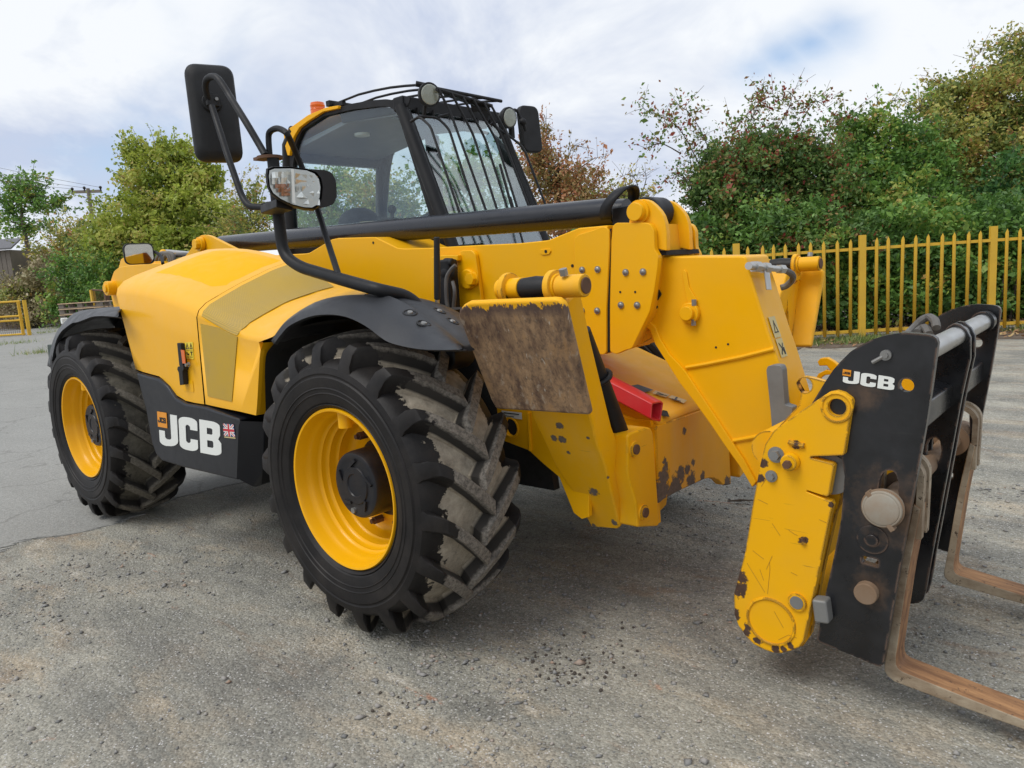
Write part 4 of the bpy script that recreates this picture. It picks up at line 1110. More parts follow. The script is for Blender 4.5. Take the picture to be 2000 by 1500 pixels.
ea_o = [(1.538,1.022),(1.546,1.034),(1.561,1.041),(1.586,1.038),(1.694,1.012),(1.712,1.001),(1.722,0.988),(1.721,0.955),(1.701,0.824),(1.686,0.813),(1.691,0.788),(1.669,0.646),(1.657,0.616),(1.616,0.409),(1.579,0.189),(1.554,0.142),(1.454,0.1),(1.35,0.145),(1.359,0.387),(1.427,0.756),(1.454,0.844),(1.548,0.952),(1.553,0.988)]
eh = [(1.563,1.014)][0]
for ya, yb in ((.645, .672), (1.598, 1.625)):
    c_ = MB(); c_.py(ea_o, ya, yb, [circ(eh, .024, 20)])
    part('hitch_ear', c_, 'yellow_scratched', TH, bevel=.004)
ctr = [(1.473,0.233)][0]
tu = MB(); tu.cyl((ctr[0], .60, ctr[1]), (ctr[0], 1.67, ctr[1]), .085, n=32); tu.cyl((eh[0] - .12, .66, eh[1] - .22), (eh[0] - .12, 1.61, eh[1] - .22), .06, n=24)
tu.box((ctr[0] + .10, 1.135, .60), (.05, .92, .35)); part('hitch_cross_tube', tu, 'yellow_worn', TH)
for c_, R_, r_ in ((ctr, .078, .005), (hole, .043, .004)):
    wd = MB(); wd.torus((c_[0], .579, c_[1]), (0, 1, 0), R_, r_, 40, 6); part('weld_ring', wd, 'yellow_scratched', QH)
for (pp, r, mt, dp, nm) in (([(1.498,0.8)][0], .016, 'bolt', .022, 'hitch_bolt'), ([(1.482,0.728)][0], .012, 'bolt', .016, 'hitch_bolt'), ([(1.545,0.782)][0], .013, 'rusty_bolt', .045, 'rusty_bolt')):
    b_ = MB(); b_.hexbolt((pp[0], .58, pp[1]), (0, -1, 0), r, dp); b_.cyl((pp[0], .58, pp[1]), (pp[0], .575, pp[1]), r * 1.6, n=20); part(nm, b_, mt, QH)
pp = [(1.545,0.784)][0]
b_ = MB(); b_.cyl((pp[0], .58, pp[1]), (pp[0], .552, pp[1]), .029, .025, 24); part('bolt_boss', b_, 'yellow_scratched', QH, bevel=.003)
pp = [(1.561,0.325)][0]
b_ = MB(); b_.cyl((pp[0], .581, pp[1]), (pp[0], .572, pp[1]), .029, n=24); part('pin_collar', b_, 'yellow_scratched', QH)
b_ = MB(); b_.cyl((pp[0], .575, pp[1]), (pp[0], .569, pp[1]), .021, n=24); part('hitch_pin', b_, 'grey_steel', QH)
for s_, r_ in (("1558,866 1567,871", .010), ("1567,871 1572,869", .009), ("1565,1050 1571,1060", .012), ("1565,1060 1570,1050", .010)):
    a_ = [(1.566,0.842),(1.587,0.838),(1.576,0.544),(1.584,0.525)]
for i, (a_, b2) in enumerate(zip([(1.539,0.846),(1.576,0.542)], [(1.586,0.838),(1.584,0.525)])):
    b_ = MB(); b_.tube([(a_[0], .578, a_[1]), ((a_[0] + b2[0]) / 2, .576, (a_[1] + b2[1]) / 2 - .003), (b2[0], .578, b2[1])], .009, n=8); part('weld_bead', b_, 'yellow_scratched', QH)
hk_ = MB(); hk_.py([(1.279,0.951),(1.292,0.967),(1.32,0.97),(1.347,0.955),(1.372,0.934),(1.36,0.902),(1.335,0.914),(1.318,0.936),(1.287,0.933)], 1.60, 1.63); hk_.py([(1.27,0.874),(1.283,0.899),(1.313,0.916),(1.343,0.915),(1.343,0.899),(1.309,0.893),(1.292,0.879),(1.287,0.859)], 1.60, 1.63); part('hitch_hook', hk_, 'yellow', TH, bevel=.004)
for seg in ([(1.396,0.418),(1.455,0.33)], [(1.464,0.327),(1.473,0.414),(1.472,0.438)], [(1.461,0.411),(1.481,0.461)], [(1.482,0.571),(1.508,0.534)], [(1.439,0.406),(1.452,0.37)], [(1.534,0.559),(1.554,0.548),(1.563,0.546)], [(1.416,0.466),(1.453,0.444)], [(1.485,0.272),(1.515,0.223)], [(1.541,0.419),(1.561,0.413)], [(1.629,0.61),(1.653,0.603)], [(1.47,0.726),(1.448,0.689)], [(1.436,0.644),(1.469,0.633)], [(1.498,0.176),(1.531,0.203),(1.558,0.2)], [(1.422,0.171),(1.463,0.151)]):
    sc_ = MB(); sc_.tube([(x, .5795, z) for x, z in seg], .0006, n=4); part('scratch', sc_, 'scratch_line', QH)
dr = MB(); pp = [(1.651,0.746)][0]; dr.cyl((pp[0], .616, pp[1]), (pp[0], .642, pp[1]), .062, n=36); part('spacer_drum', dr, 'grey_steel', TH)

# ---- front stabilisers, mirrored about the boom centre line y = 1.135
CY = 1.135
NB = [(0.9,0.251,1.312),(0.936,0.255,1.303),(0.912,0.336,1.126),(0.878,0.491,0.788),(0.881,0.529,0.705),(0.847,0.662,0.414),(0.831,0.668,0.401),(0.703,0.677,0.383),(0.698,0.674,0.389),(0.671,0.602,0.546),(0.636,0.553,0.652),(0.614,0.447,0.883),(0.719,0.256,1.302)]
PL = [(0.573,0.137,1.282),(0.588,0.129,1.304),(0.613,0.124,1.319),(0.646,0.12,1.33),(1,0.119,1.332),(1.02,0.12,1.33),(1.035,0.125,1.317),(1.038,0.129,1.304),(1.019,0.259,0.947),(0.602,0.263,0.936),(0.592,0.249,0.975)]
BA = [(0.615,0.797),(0.637,0.804),(0.754,0.802),(0.784,0.792),(0.798,0.769),(0.824,0.4),(0.811,0.387),(0.66,0.43),(0.652,0.53),(0.604,0.656)]
for sgn in (1, -1):
    def mir(p): return (p[0], p[1], p[2]) if sgn == 1 else (p[0] + .06, 2 * CY + .12 - p[1], p[2])
    nrm = Vector((0, .909, .416)) * .11
    if sgn == -1: nrm = Vector((0, -nrm.y, nrm.z))
    lg = MB(); lg.ext([mir(p) for p in NB], nrm)
    part('stabiliser_leg', lg, 'yellow_leg', TH, bevel=.014, seg=3)
    ft = MB(); n2 = Vector((0, .94, .342)) * .028
    if sgn == -1: n2 = Vector((0, -n2.y, n2.z))
    ft.ext([mir(p) for p in PL], n2)
    # top edge rolled inwards
    z0 = max(p[2] for p in PL); x0 = min(p[0] for p in PL[:4]) + .02; x1 = PL[6][0]; yt = .604 - .364 * z0
    rows = []
    for k in range(7):
        a = math.pi / 2 * k / 6
        rows.append([mir((x0, yt + .035 * math.sin(a) + .01, z0 - .035 + .035 * math.cos(a) - .0)), mir((x1, yt + .035 * math.sin(a) + .01, z0 - .035 + .035 * math.cos(a)))])
    part('stabiliser_foot', ft, 'rust' if sgn == 1 else 'yellow_worn', TH, bevel=.012, seg=3)
    rb = MB()
    for xr in (.70, .90):
        rb.ext([mir((xr, yt + .03, z0 - .03)), mir((xr, .30, z0 - .38)), mir((xr, .34, z0 - .10))], (.02, 0, 0))
    part('foot_rib', rb, 'yellow_worn', TH)
    X = [(0.729,0.23,1.373)[0], (0.794,0.23,1.369)[0], (0.912,0.23,1.364)[0], (0.957,0.23,1.361)[0], (0.986,0.23,1.355)[0]]
    zc = 1.365
    for nm, xa, xb, r0, mt in (('hinge_collar', X[0] - .035, X[1], .036, 'yellow'), ('hinge_bush', X[1], X[2], .036, 'plastic'), ('hinge_collar', X[2], X[3] - .01, .042, 'yellow'), ('hinge_boss', X[3] - .012, X[4] + .06, .036, 'yellow_worn'), ('hinge_pin', X[4] + .06, X[4] + .066, .026, 'rusty_bolt')):
        c_ = MB()
        if nm == 'hinge_bush':
            c_.cyl(mir((xa, .23, zc)), mir(((xa + xb) / 2, .23, zc)), r0 * .92, r0 * 1.06, 28); c_.cyl(mir(((xa + xb) / 2, .23, zc)), mir((xb, .23, zc)), r0 * 1.06, r0 * .92, 28)
        else: c_.cyl(mir((xa, .23, zc)), mir((xb, .23, zc)), r0, n=28)
        part(nm, c_, mt, TH, bevel=.004)
    for xr in (X[0] - .005, X[2] + .004):
        c_ = MB(); c_.cyl(mir((xr, .23, zc)), mir((xr + .022, .23, zc)), .054, n=28); c_.box(mir((xr + .011, .235, zc - .04)), (.022, .08, .08)); part('hinge_flange', c_, 'yellow_worn', TH, bevel=.003)
    p_ = (X[4], .205, zc + .035); c_ = MB(); c_.cyl(mir(p_), mir((p_[0], p_[1] - .006, p_[2] + .02)), .013, n=10); part('hinge_bolt', c_, 'bolt', TH)
    bk = MB(); pts_ = [mir((0, y, z)) for y, z in BA]
    bk.px([(p[1], p[2]) for p in pts_], .81, .93)
    BK = part('stabiliser_bracket', bk, 'yellow_leg', TH, bevel=.010, seg=3)
    bb = MB(); pts_ = [mir((0, y + .02, z - .01)) for y, z in [(0.869,0.679),(1.124,0.669),(1.202,0.243),(1.018,0.285)]]
    bb.px([(p[1], p[2]) for p in pts_], .62, .66); part('stabiliser_bracket', bb, 'yellow', TH, bevel=.006)
    for pp in ([(0.65,0.739)][0], [(0.697,0.48)][0]):
        y_ = pp[0] if sgn == 1 else 2 * CY + .12 - pp[0]
        b_ = MB(); b_.cyl((.92, y_, pp[1]), (.940, y_, pp[1]), .030, n=24); part('pin_collar', b_, 'yellow_worn', BK, bevel=.002)
        b_ = MB(); b_.cyl((.92, y_, pp[1]), (.948, y_, pp[1]), .019, n=20); part('stabiliser_pin', b_, 'rusty_bolt', BK)
    # hydraulic ram of the stabiliser
    r_ = MB(); a_ = mir((.86, .70, .73)); b2 = mir((.86, .45, 1.20)); v_ = Vector(b2) - Vector(a_)
    r_.cyl(Vector(a_) + v_ * .12, b2, .036, n=24); RAM = part('stabiliser_ram', r_, 'black_metal', TH)
    r_ = MB(); r_.cyl((.80, a_[1], a_[2]), (.92, a_[1], a_[2]), .045, n=24); r_.cyl(a_, Vector(a_) + v_ * .13, .024, n=18); part('ram_eye', r_, 'yellow_worn', RAM)
    r_ = MB(); c0 = Vector(a_) + v_ * .62; r_.torus(c0, v_, .045, .010, 28, 8); part('ram_clamp', r_, 'black_metal', RAM)
# side plate with the big hole, behind the near wheel
sp = MB(); pl = [(0.295,0.917),(0.298,0.723),(0.46,0.692),(0.529,0.646),(0.61,0.599),(0.672,0.461),(0.71,0.442),(0.746,0.457),(0.769,0.847),(0.482,1.075),(0.286,1.069)]
hl = circ([(0.367,0.78)][0], .040, 20)
sp.py(pl, .60, .625, [hl]); SPL = part('frame_side_plate', sp, 'yellow', TH, bevel=.003)
rg = MB(); c_ = [(0.368,0.781)][0]; rg.torus((c_[0], .60, c_[1]), (0, 1, 0), .041, .005, 28, 6); part('hole_rim', rg, 'yellow', SPL)
rib = MB(); rib.tube([(0.475,0.597,0.852), (0.471,0.597,0.694)], .008, n=8); part('weld_bead', rib, 'yellow', SPL)
st = MB(); st.ext([(0.326,0.598,0.85), (0.436,0.598,0.849), (0.435,0.598,0.821), (0.326,0.598,0.823)], (0, -.001, 0)); part('data_label', st, 'white', SPL)
st = MB()
for v_ in (805, 809.5): st.ext([(0.338,0.596,0.844), (0.423,0.596,0.843), (0.422,0.596,0.839), (0.338,0.596,0.84)], (0, -.0006, 0))
st.ext([(0.337,0.596,0.831), (0.394,0.596,0.83), (0.394,0.596,0.827), (0.337,0.596,0.828)], (0, -.0006, 0)); part('label_print', st, 'black_print', SPL)

# front frame box: worn front face with a bitten lower edge, and a deck sloping up towards the cab
fb_ = MB()
FF = [(0.869,0.768),(0.882,0.78),(1.076,0.776),(1.31,0.772),(1.516,0.764),(1.536,0.498),(1.544,0.361),(1.497,0.369),(1.454,0.382),(1.413,0.415),(1.342,0.445),(1.272,0.457),(1.129,0.462),(1.034,0.465),(0.914,0.465),(0.872,0.458)]
fb_.px(FF, .86, .90)
dk_ = MB(); prof = [(.90, .772), (.893, .792), (.878, .804), (.39, 1.0), (-.05, 1.06), (-.05, .60), (.30, .52), (.85, .46), (.86, .60), (.86, .772)]
dk_.py(prof, .895, 1.60)
part('front_frame', dk_, 'yellow_deck', TH, bevel=.012, seg=3)
part('front_bumper', fb_, 'yellow_bumper', TH, bevel=.006)
npl = MB(); npl.py([(0.577,0.918),(0.661,0.851),(0.725,0.814),(0.798,0.797),(0.872,0.796),(0.882,0.77),(0.894,0.372),(0.851,0.36),(0.826,0.626),(0.64,0.648),(0.514,0.771)], .872, .895); part('frame_cheek', npl, 'yellow', TH, bevel=.003)
fpl = MB(); fpl.py([(0.111,1.104),(0.269,1.051),(0.377,0.991),(0.67,0.811),(0.754,0.746),(0.751,0.633),(0.191,0.777)], 1.56, 1.58); part('frame_cheek', fpl, 'yellow', TH, bevel=.003)
def deck(px_, py_): return None
# decals lying on the sloping deck, plane through (.878, .804) and (.39, 1.0)
for nm, quad, mt in (('deck_decal', [(0.661,1.006,0.898),(0.67,1.117,0.894),(0.734,1.142,0.869),(0.728,1.037,0.871)], 'black_print'), ('deck_decal', [(0.504,0.988,0.961),(0.502,1.03,0.962),(0.559,1.061,0.939),(0.555,0.959,0.94)], 'black_print'),
                     ('deck_decal', [(0.75,1.105,0.862),(0.741,1.147,0.866),(0.792,1.18,0.845),(0.797,1.134,0.843)], 'pale_print'), ('deck_decal', [(0.804,1.145,0.84),(0.799,1.185,0.842),(0.857,1.21,0.819),(0.866,1.164,0.815)], 'pale_print'), ('deck_slot', [(0.565,0.944,0.936),(0.575,1.003,0.932),(0.617,0.964,0.916),(0.6,0.916,0.922)], 'dark'), ('deck_slot', [(0.862,0.991,0.817),(0.876,1.004,0.811),(0.909,0.962,0.798),(0.887,0.93,0.807)], 'dark')):
    b_ = MB(); b_.ext([Vector(p) + Vector((.001, 0, .0026)) for p in quad], (.0003, 0, .0008)); part(nm, b_, mt, TH)
b_ = MB()
for s_ in ([(0.762,1.119,0.858),(0.794,1.154,0.845),(0.795,1.147,0.845),(0.763,1.112,0.857)], [(0.756,1.138,0.86),(0.783,1.143,0.85),(0.783,1.138,0.849),(0.757,1.133,0.86)], [(0.82,1.147,0.835),(0.852,1.168,0.822),(0.854,1.16,0.821),(0.822,1.139,0.834)], [(0.819,1.184,0.835),(0.826,1.189,0.832),(0.837,1.152,0.828),(0.83,1.147,0.831)]):
    b_.ext([Vector(p) + Vector((.001, 0, .004)) for p in s_], (.0002, 0, .0006))
part('decal_print', b_, 'black_print', TH)
cr_ = MB()
for k in range(3):
    cr_.torus((.22 - .02 * k, 1.50 - .015 * k, 1.06), (1, .35, .5), .10, .010, 28, 8)
part('boom_hose', cr_, 'yellow', TH)
for sg in (1,):
    ey = MB(); pe = (0.86,1.684,0.42); ey.cyl((.83, pe[1], pe[2]), (.885, pe[1], pe[2]), .035, n=24); part('far_eye', ey, 'yellow_worn', TH)
    ey = MB(); ey.cyl((.83, pe[1], pe[2]), (.892, pe[1], pe[2]), .022, n=20); part('far_pin', ey, 'rusty_bolt', TH)

# ---- cross-boom pivot bracket, pin and black hose bundle near the mudguard
pb = MB(); pb.py(round2([(-0.197,1.51),(-0.181,1.534),(-0.159,1.54),(-0.098,1.536),(-0.076,1.517),(-0.071,1.459),(-0.059,1.313),(-0.066,1.166),(-0.22,1.166)], .010), .925, .949); PB = part('lift_bracket', pb, 'yellow', TH, bevel=.004)
pp = [(-0.128,1.401)][0]
b_ = MB(); b_.cyl((pp[0], .925, pp[1]), (pp[0], .905, pp[1]), .050, .046, 28); part('pin_collar', b_, 'yellow', PB, bevel=.004)
pp = [(-0.084,1.401)][0]
b_ = MB(); b_.cyl((pp[0], .91, pp[1]), (pp[0], .878, pp[1]), .030, n=6); b_.cyl((pp[0], .91, pp[1]), (pp[0], .90, pp[1]), .034, n=20); part('lift_pin', b_, 'yellow', PB, bevel=.002)
pb = MB(); pb.py([(-0.355,1.521),(-0.281,1.524),(-0.168,1.519),(-0.171,1.492),(-0.329,1.494),(-0.367,1.169),(-0.397,1.169)], .90, .94); part('lift_bracket', pb, 'yellow', TH, bevel=.004)
va = MB(); va.box((-0.207,0.86,1.371), (.085, .07, .26)); va.sphere((-0.196,0.86,1.437), .05, sc=(.9, .8, 1)); va.cyl((-0.212,0.85,1.487), (-0.152,0.85,1.483), .022, n=14)
part('valve_block', va, 'black_metal', TH, bevel=.012, seg=3)
ho = MB(); ho.tube(spline([(-0.106,0.82,1.47), (-0.133,0.81,1.448), (-0.154,0.8,1.409), (-0.164,0.8,1.325), (-0.162,0.8,1.276)], 6), .010, n=8); ho.tube(spline([(-0.141,0.82,1.274), (-0.116,0.81,1.347), (-0.135,0.82,1.395)], 6), .009, n=8); part('valve_hose', ho, 'hose', TH)
sn = MB(); sn.tube([(0.084,0.5,1.291), (0.091,0.5,1.327)], .010, n=8); part('stalk_base', sn, 'steel', TH)
sn = MB(); sn.tube([(0.091,0.5,1.327), (0.101,0.5,1.423), (0.118,0.5,1.584)], [.0135, .0135, .0125], n=12); part('marker_stalk', sn, 'plastic', TH, bevel=.004)
rs = MB(); rs.py(round2([(0.252,1.136),(0.375,1.138),(0.37,1.094),(0.332,1.059),(0.273,1.069)], .015), .30, .42); part('wheel_reservoir', rs, 'black_metal', TH, bevel=.012, seg=3)

# ---- cab
cw = [(-2.253,1.827),(-2.144,2.237),(-2.085,2.367),(-1.99,2.448),(-1.731,2.494),(-1.447,2.479),(-1.201,2.451),(-1.121,2.437),(-1.072,2.421),(-1.038,2.394),(-1.012,2.352),(-0.811,1.754)]
co = [(-2.318,1.826),(-2.195,2.254),(-2.138,2.382),(-2.027,2.474),(-1.743,2.524),(-1.584,2.517),(-1.441,2.514),(-1.267,2.499),(-1.111,2.477),(-1.035,2.455),(-0.98,2.42),(-0.945,2.377),(-0.691,1.754)]
co2 = [(-2.36, 1.20)] + co + [(-.60, 1.20)]
win = round2(cw, .03, 5)
for ya, yb in ((1.345, 1.385), (2.165, 2.205)):
    c_ = MB(); c_.py(round2(co2, [0] + [.02] * len(co) + [0]), ya, yb, [win])
    CF = part('cab_side_frame', c_, 'black_metal', TH, bevel=.004)
    g_ = MB(); ym = (ya + yb) / 2; g_.py([(x, z) for x, z in win], ym - .003, ym + .003); part('side_glass', g_, 'glass', CF)
# stout round front posts
A0, A1 = Vector((-0.987,1.345,2.411)), Vector((-0.714,1.345,1.745))
sh = Vector((0, 2.20 - 1.35, 0)); A1 = A1 + (A1 - A0) * .35
for s_ in (Vector((0, 0, 0)), sh):
    p_ = MB(); p_.tube([A0 + s_, A0.lerp(A1, .5) + s_, A1 + s_], .036, n=20); part('front_post', p_, 'black_metal', TH)
wsx = .012
W0, W1 = A0 + Vector((wsx, .03, 0)), A1 + Vector((wsx, .03, 0))
g_ = MB(); g_.ext([W0, W1, W1 + sh - Vector((0, .06, 0)), W0 + sh - Vector((0, .06, 0))], (.005, 0, .002)); part('windscreen', g_, 'screen_glass', TH)
hd = MB(); hd.box(A0 + sh * .5 + Vector((-.02, 0, .02)), (.09, .86, .08)); HDR = part('screen_header', hd, 'black_metal', TH, bevel=.01)
for k in range(6):
    t_ = MB(); q_ = A0 + sh * (.12 + .15 * k) + Vector((.03, 0, -.05)); t_.cyl(q_ + Vector((0, 0, .05)), q_ - Vector((0, 0, .03)), .008, n=6); part('blind_hook', t_, 'black_metal', HDR)
rear_ = MB()
for y_ in (1.365, 2.185): rear_.tube([(-2.30, y_, 1.2), (-2.26, y_, 2.0), (-2.2, y_, 2.38), (-2.1, y_, 2.47)], .045, n=12)
rear_.box((-2.28, 1.775, 1.45), (.05, .82, .55)); rear_.box((-2.22, 1.775, 2.36), (.05, .82, .16))
part('cab_rear_frame', rear_, 'black_metal', TH)
g_ = MB(); g_.ext([(-2.27, 1.40, 1.72), (-2.27, 2.15, 1.72), (-2.21, 2.15, 2.30), (-2.21, 1.40, 2.30)], (.005, 0, 0)); part('rear_glass', g_, 'glass', TH)
# roof: yellow at the back, dark toward the front, with a soft grey lining
rprof = [(-2.217,2.463),(-2.189,2.475),(-2.156,2.483),(-1.909,2.529),(-1.706,2.54),(-1.582,2.529)]
ro = MB(); ro.py(rprof + [(x + .01, z - .045) for x, z in rprof[::-1]], 1.40, 2.15); ROOF = part('cab_roof', ro, 'yellow_smooth', TH, bevel=.008)
cp_ = MB(); cp_.py([(-2.186,2.456),(-2.119,2.478),(-1.88,2.525),(-1.679,2.534),(-1.55,2.522),(-1.553,2.504),(-1.716,2.514),(-1.887,2.487),(-1.993,2.463),(-2.069,2.416),(-2.109,2.369),(-2.14,2.306),(-2.165,2.31),(-2.183,2.377)], 1.325, 1.352); part('roof_corner', cp_, 'yellow_smooth', ROOF, bevel=.004)
rf2 = MB(); rf2.py([(-1.62, 2.50), (-1.35, 2.485), (-1.05, 2.42), (-1.05, 2.39), (-1.6, 2.43)], 1.38, 2.17); part('roof_front', rf2, 'black_metal', TH, bevel=.006)
hl_ = MB(); hl_.py([(-2.2, 2.34), (-2.1, 2.39), (-1.55, 2.45), (-1.06, 2.40), (-1.06, 2.38), (-1.55, 2.425), (-2.08, 2.36)], 1.392, 2.158); part('headlining', hl_, 'headliner', TH)
il = MB(); il.cyl((-1.62, 1.55, 2.385), (-1.62, 1.55, 2.37), .05, n=20); part('interior_lamp', il, 'white', TH)
bc = Vector((-2.02,1.508,2.566)); b_ = MB(); b_.cyl(bc - Vector((0, 0, .03)), bc + Vector((0, 0, .005)), .055, n=24); BCN = part('beacon', b_, 'black_metal', TH)
b_ = MB(); b_.lathe([(.052, 0), (.050, .03), (.052, .033), (.049, .036), (.049, .055), (.051, .058), (.046, .078), (.02, .086), (.001, .087)], n=28)
b_.v = [(bc.x + x, bc.y + z, bc.z + .005 + y) for x, y, z in b_.v]; part('beacon_lens', b_, 'orange_lens', BCN)
# seat, steering wheel and console inside
se = MB(); se.box((-1.62, 1.80, 1.42), (.50, .46, .14)); se.box((-1.86, 1.80, 1.64), (.13, .46, .46), Matrix.Rotation(-.14, 3, 'Y')); se.sphere((-1.929,1.7,1.832), .15, 18, 10, (1, 1, .75)); part('seat', se, 'dark', TH, bevel=.04, seg=3)
sw = MB(); q_ = Vector((-1.22, 1.78, 1.77)); sw.torus(q_, (-.45, 0, 1), .19, .016, 32, 8); sw.cyl(q_, (-1.05, 1.78, 1.35), .035, n=14); sw.cyl(q_ + Vector((.0, -.18, .0)), q_ + Vector((0, .18, 0)), .013, n=8); part('steering_wheel', sw, 'dark', TH)
ds = MB(); ds.py([(-1.25, 1.2), (-1.25, 1.60), (-1.1, 1.72), (-.86, 1.70), (-.70, 1.2)], 1.42, 2.12); part('dashboard', ds, 'dark', TH, bevel=.04)
arm = MB(); arm.box((-1.75, 1.50, 1.66), (.42, .12, .26)); part('armrest_console', arm, 'dark', TH, bevel=.03)
st_ = MB(); st_.ext([(-1.504,1.375,1.802), (-1.364,1.375,1.796), (-1.365,1.375,1.788), (-1.505,1.375,1.794)], (0, -.001, 0)); part('window_sticker', st_, 'pale_print', TH)
bp = MB(); bp.tube([(-1.60, 2.16, 1.2), (-1.60, 2.16, 2.42)], .05, n=8); part('door_post', bp, 'black_metal', TH)
cb = MB(); cb.py([(-2.3, .75), (-.35, .75), (-.45, 1.25), (-2.3, 1.25)], 1.37, 2.18); part('cab_base', cb, 'black_metal', TH, bevel=.02)

sb = MB(); sb.box(A0 + sh * .5 + Vector((-.10, -.02, -.045)), (.20, .70, .018), Matrix.Rotation(.35, 3, 'Y')); part('sun_blind', sb, 'green_trim', TH, bevel=.004)
jl = MB(); jl.tube([(-1.30, 1.46, 1.70), (-1.28, 1.46, 1.84)], .012, n=8); jl.sphere((-1.28, 1.46, 1.86), .028, 10, 8); part('joystick', jl, 'dark', TH)
wp2 = MB(); w0_ = W1 + sh * .62; wp2.tube([w0_ + Vector((.03, 0, .02)), W1.lerp(W0, .42) + sh * .70 + Vector((.03, 0, 0))], .007, n=6); wp2.tube([W1.lerp(W0, .20) + sh * .66 + Vector((.022, 0, 0)), W1.lerp(W0, .66) + sh * .735 + Vector((.022, 0, 0))], .009, n=6); part('wiper', wp2, 'black_metal', TH)
# front and roof guard
GD = []
bars = [("A", (-0.8,1.25,2.288), (-0.74,1.255,2.302), (-0.66,1.257,2.235), (-0.47,1.244,1.742)), ("B", (-0.74,1.255,2.302), (-0.7,1.356,2.298), (-0.64,1.378,2.229), (-0.46,1.358,1.751))]
for nm, *P in bars:
    b_ = MB(); b_.tube(fillet(P, .03), .0072, n=8); part('guard_bar', b_, 'black_metal', TH)
for P in (((-0.68,1.361,2.445), (-0.645,1.404,2.321), (-0.45,1.435,1.754)), ((-0.68,1.459,2.436), (-0.62,1.549,2.215), (-0.45,1.525,1.764)), ((-0.68,1.549,2.428), (-0.62,1.646,2.204), (-0.45,1.614,1.774)), ((-0.68,1.633,2.428), (-0.62,1.744,2.201), (-0.45,1.7,1.782)), ((-0.68,1.72,2.424), (-0.62,1.805,2.212), (-0.45,1.809,1.79)), ((-0.68,1.79,2.409), (-0.62,1.849,2.237), (-0.45,1.882,1.798)), ((-0.66,1.891,2.253), (-0.58,1.948,2.167), (-0.45,1.967,1.806))):
    b_ = MB(); b_.tube(fillet([Vector(p) for p in P], .05), .0072, n=8); part('guard_bar', b_, 'black_metal', TH)
T0, T1 = Vector((-0.8,1.314,2.49)), Vector((-0.7,1.813,2.416))
xb = MB(); xb.tube([Vector((-0.69,1.355,2.449)), T1], .012, n=8); part('guard_crossbar', xb, 'black_metal', TH)
xb = MB(); xb.tube([Vector((-0.8,1.303,2.493)), Vector((-0.74,1.385,2.471))], .016, n=8); part('guard_crossbar', xb, 'black_metal', TH)
xb = MB(); xb.ext([(-0.69,1.382,2.447), (-0.7,1.804,2.418), (-0.72,1.809,2.39), (-0.75,1.47,2.438)], (0, 0, .006)); part('guard_plate', xb, 'black_metal', TH)
xb = MB(); xb.ext([(-0.7,1.634,2.4), (-0.7,1.802,2.4), (-0.72,1.789,2.331), (-0.72,1.74,2.379), (-0.72,1.672,2.365)], (-.006, 0, 0)); part('guard_plate', xb, 'black_metal', TH)
xb = MB(); xb.tube([Vector((-0.68,1.439,2.326)), Vector((-0.7,1.356,2.301))], .008, n=8); part('guard_crossbar', xb, 'black_metal', TH)
xb = MB(); xb.tube([Vector((-0.8,1.241,2.282)), Vector((-0.74,1.258,2.303))], .008, n=8); part('guard_crossbar', xb, 'black_metal', TH)
xb = MB(); xb.tube([Vector((-0.66,1.891,2.253)), Vector((-0.7,1.869,2.282)), Vector((-0.72,1.825,2.323))], .010, n=8); part('guard_crossbar', xb, 'black_metal', TH)
xb = MB(); xb.tube([Vector((-0.45,1.882,1.798)), Vector((-0.47,1.244,1.742))], .010, n=8); part('guard_crossbar', xb, 'black_metal', TH)
rc_ = [(-1.703,2.563),(-1.582,2.568),(-1.433,2.573),(-1.283,2.566),(-1.13,2.553),(-1.002,2.536),(-0.884,2.517)]
for k in range(6):
    y_ = 1.40 + .14 * k
    b_ = MB(); b_.tube([(x, y_, z) for x, z in rc_], .0075, n=8); part('roof_guard_rod', b_, 'black_metal', TH)
b_ = MB(); b_.box((rc_[0][0], 1.75, rc_[0][1] + .005), (.04, .78, .035)); b_.box((rc_[0][0] + .05, 1.40, rc_[0][1] - .012), (.14, .03, .03)); part('roof_guard_rail', b_, 'black_metal', TH, bevel=.003); b_ = MB(); b_.tube([(rc_[-1][0], 1.39, rc_[-1][1]), (rc_[-1][0], 2.12, rc_[-1][1])], .011, n=8)
part('roof_guard_rail', b_, 'black_metal', TH, bevel=.003)
b_ = MB(); hb_ = [(-1.046,2.458),(-1.017,2.469),(-0.911,2.454),(-0.913,2.432),(-0.929,2.412),(-0.963,2.393),(-0.978,2.419),(-1.011,2.442)]; b_.py(hb_, 1.35, 1.358); part('guard_bracket', b_, 'black_metal', TH)
# work lamps
for (px_, c_) in ((0, Vector((-0.74,1.341,2.427))), (1, Vector((-0.76,2.033,2.382)))):
    fwd = Vector((.93, -.30, -.12)).normalized() if px_ == 0 else Vector((.98, -.05, -.12)).normalized()
    b_ = MB(); b_.cyl(c_ + fwd * .012, c_ - fwd * .012, .066, .064, 32); b_.cyl(c_ - fwd * .012, c_ - fwd * .065, .064, .035, 32); b_.tube([c_ - fwd * .05 + Vector((0, .0, -.03)), c_ - fwd * .05 + Vector((-.03, .0, -.12))], .012, n=8)
    WLP = part('work_lamp', b_, 'plastic', TH, bevel=.004)
    b_ = MB(); b_.cyl(c_ + fwd * .0125, c_ + fwd * .016, .054, .050, 32); part('lamp_reflector', b_, 'work_lens', WLP)
    b_ = MB(); b_.cyl(c_ + fwd * .018, c_ + fwd * .021, .055, .050, 32); part('lamp_glass', b_, 'lens', WLP)
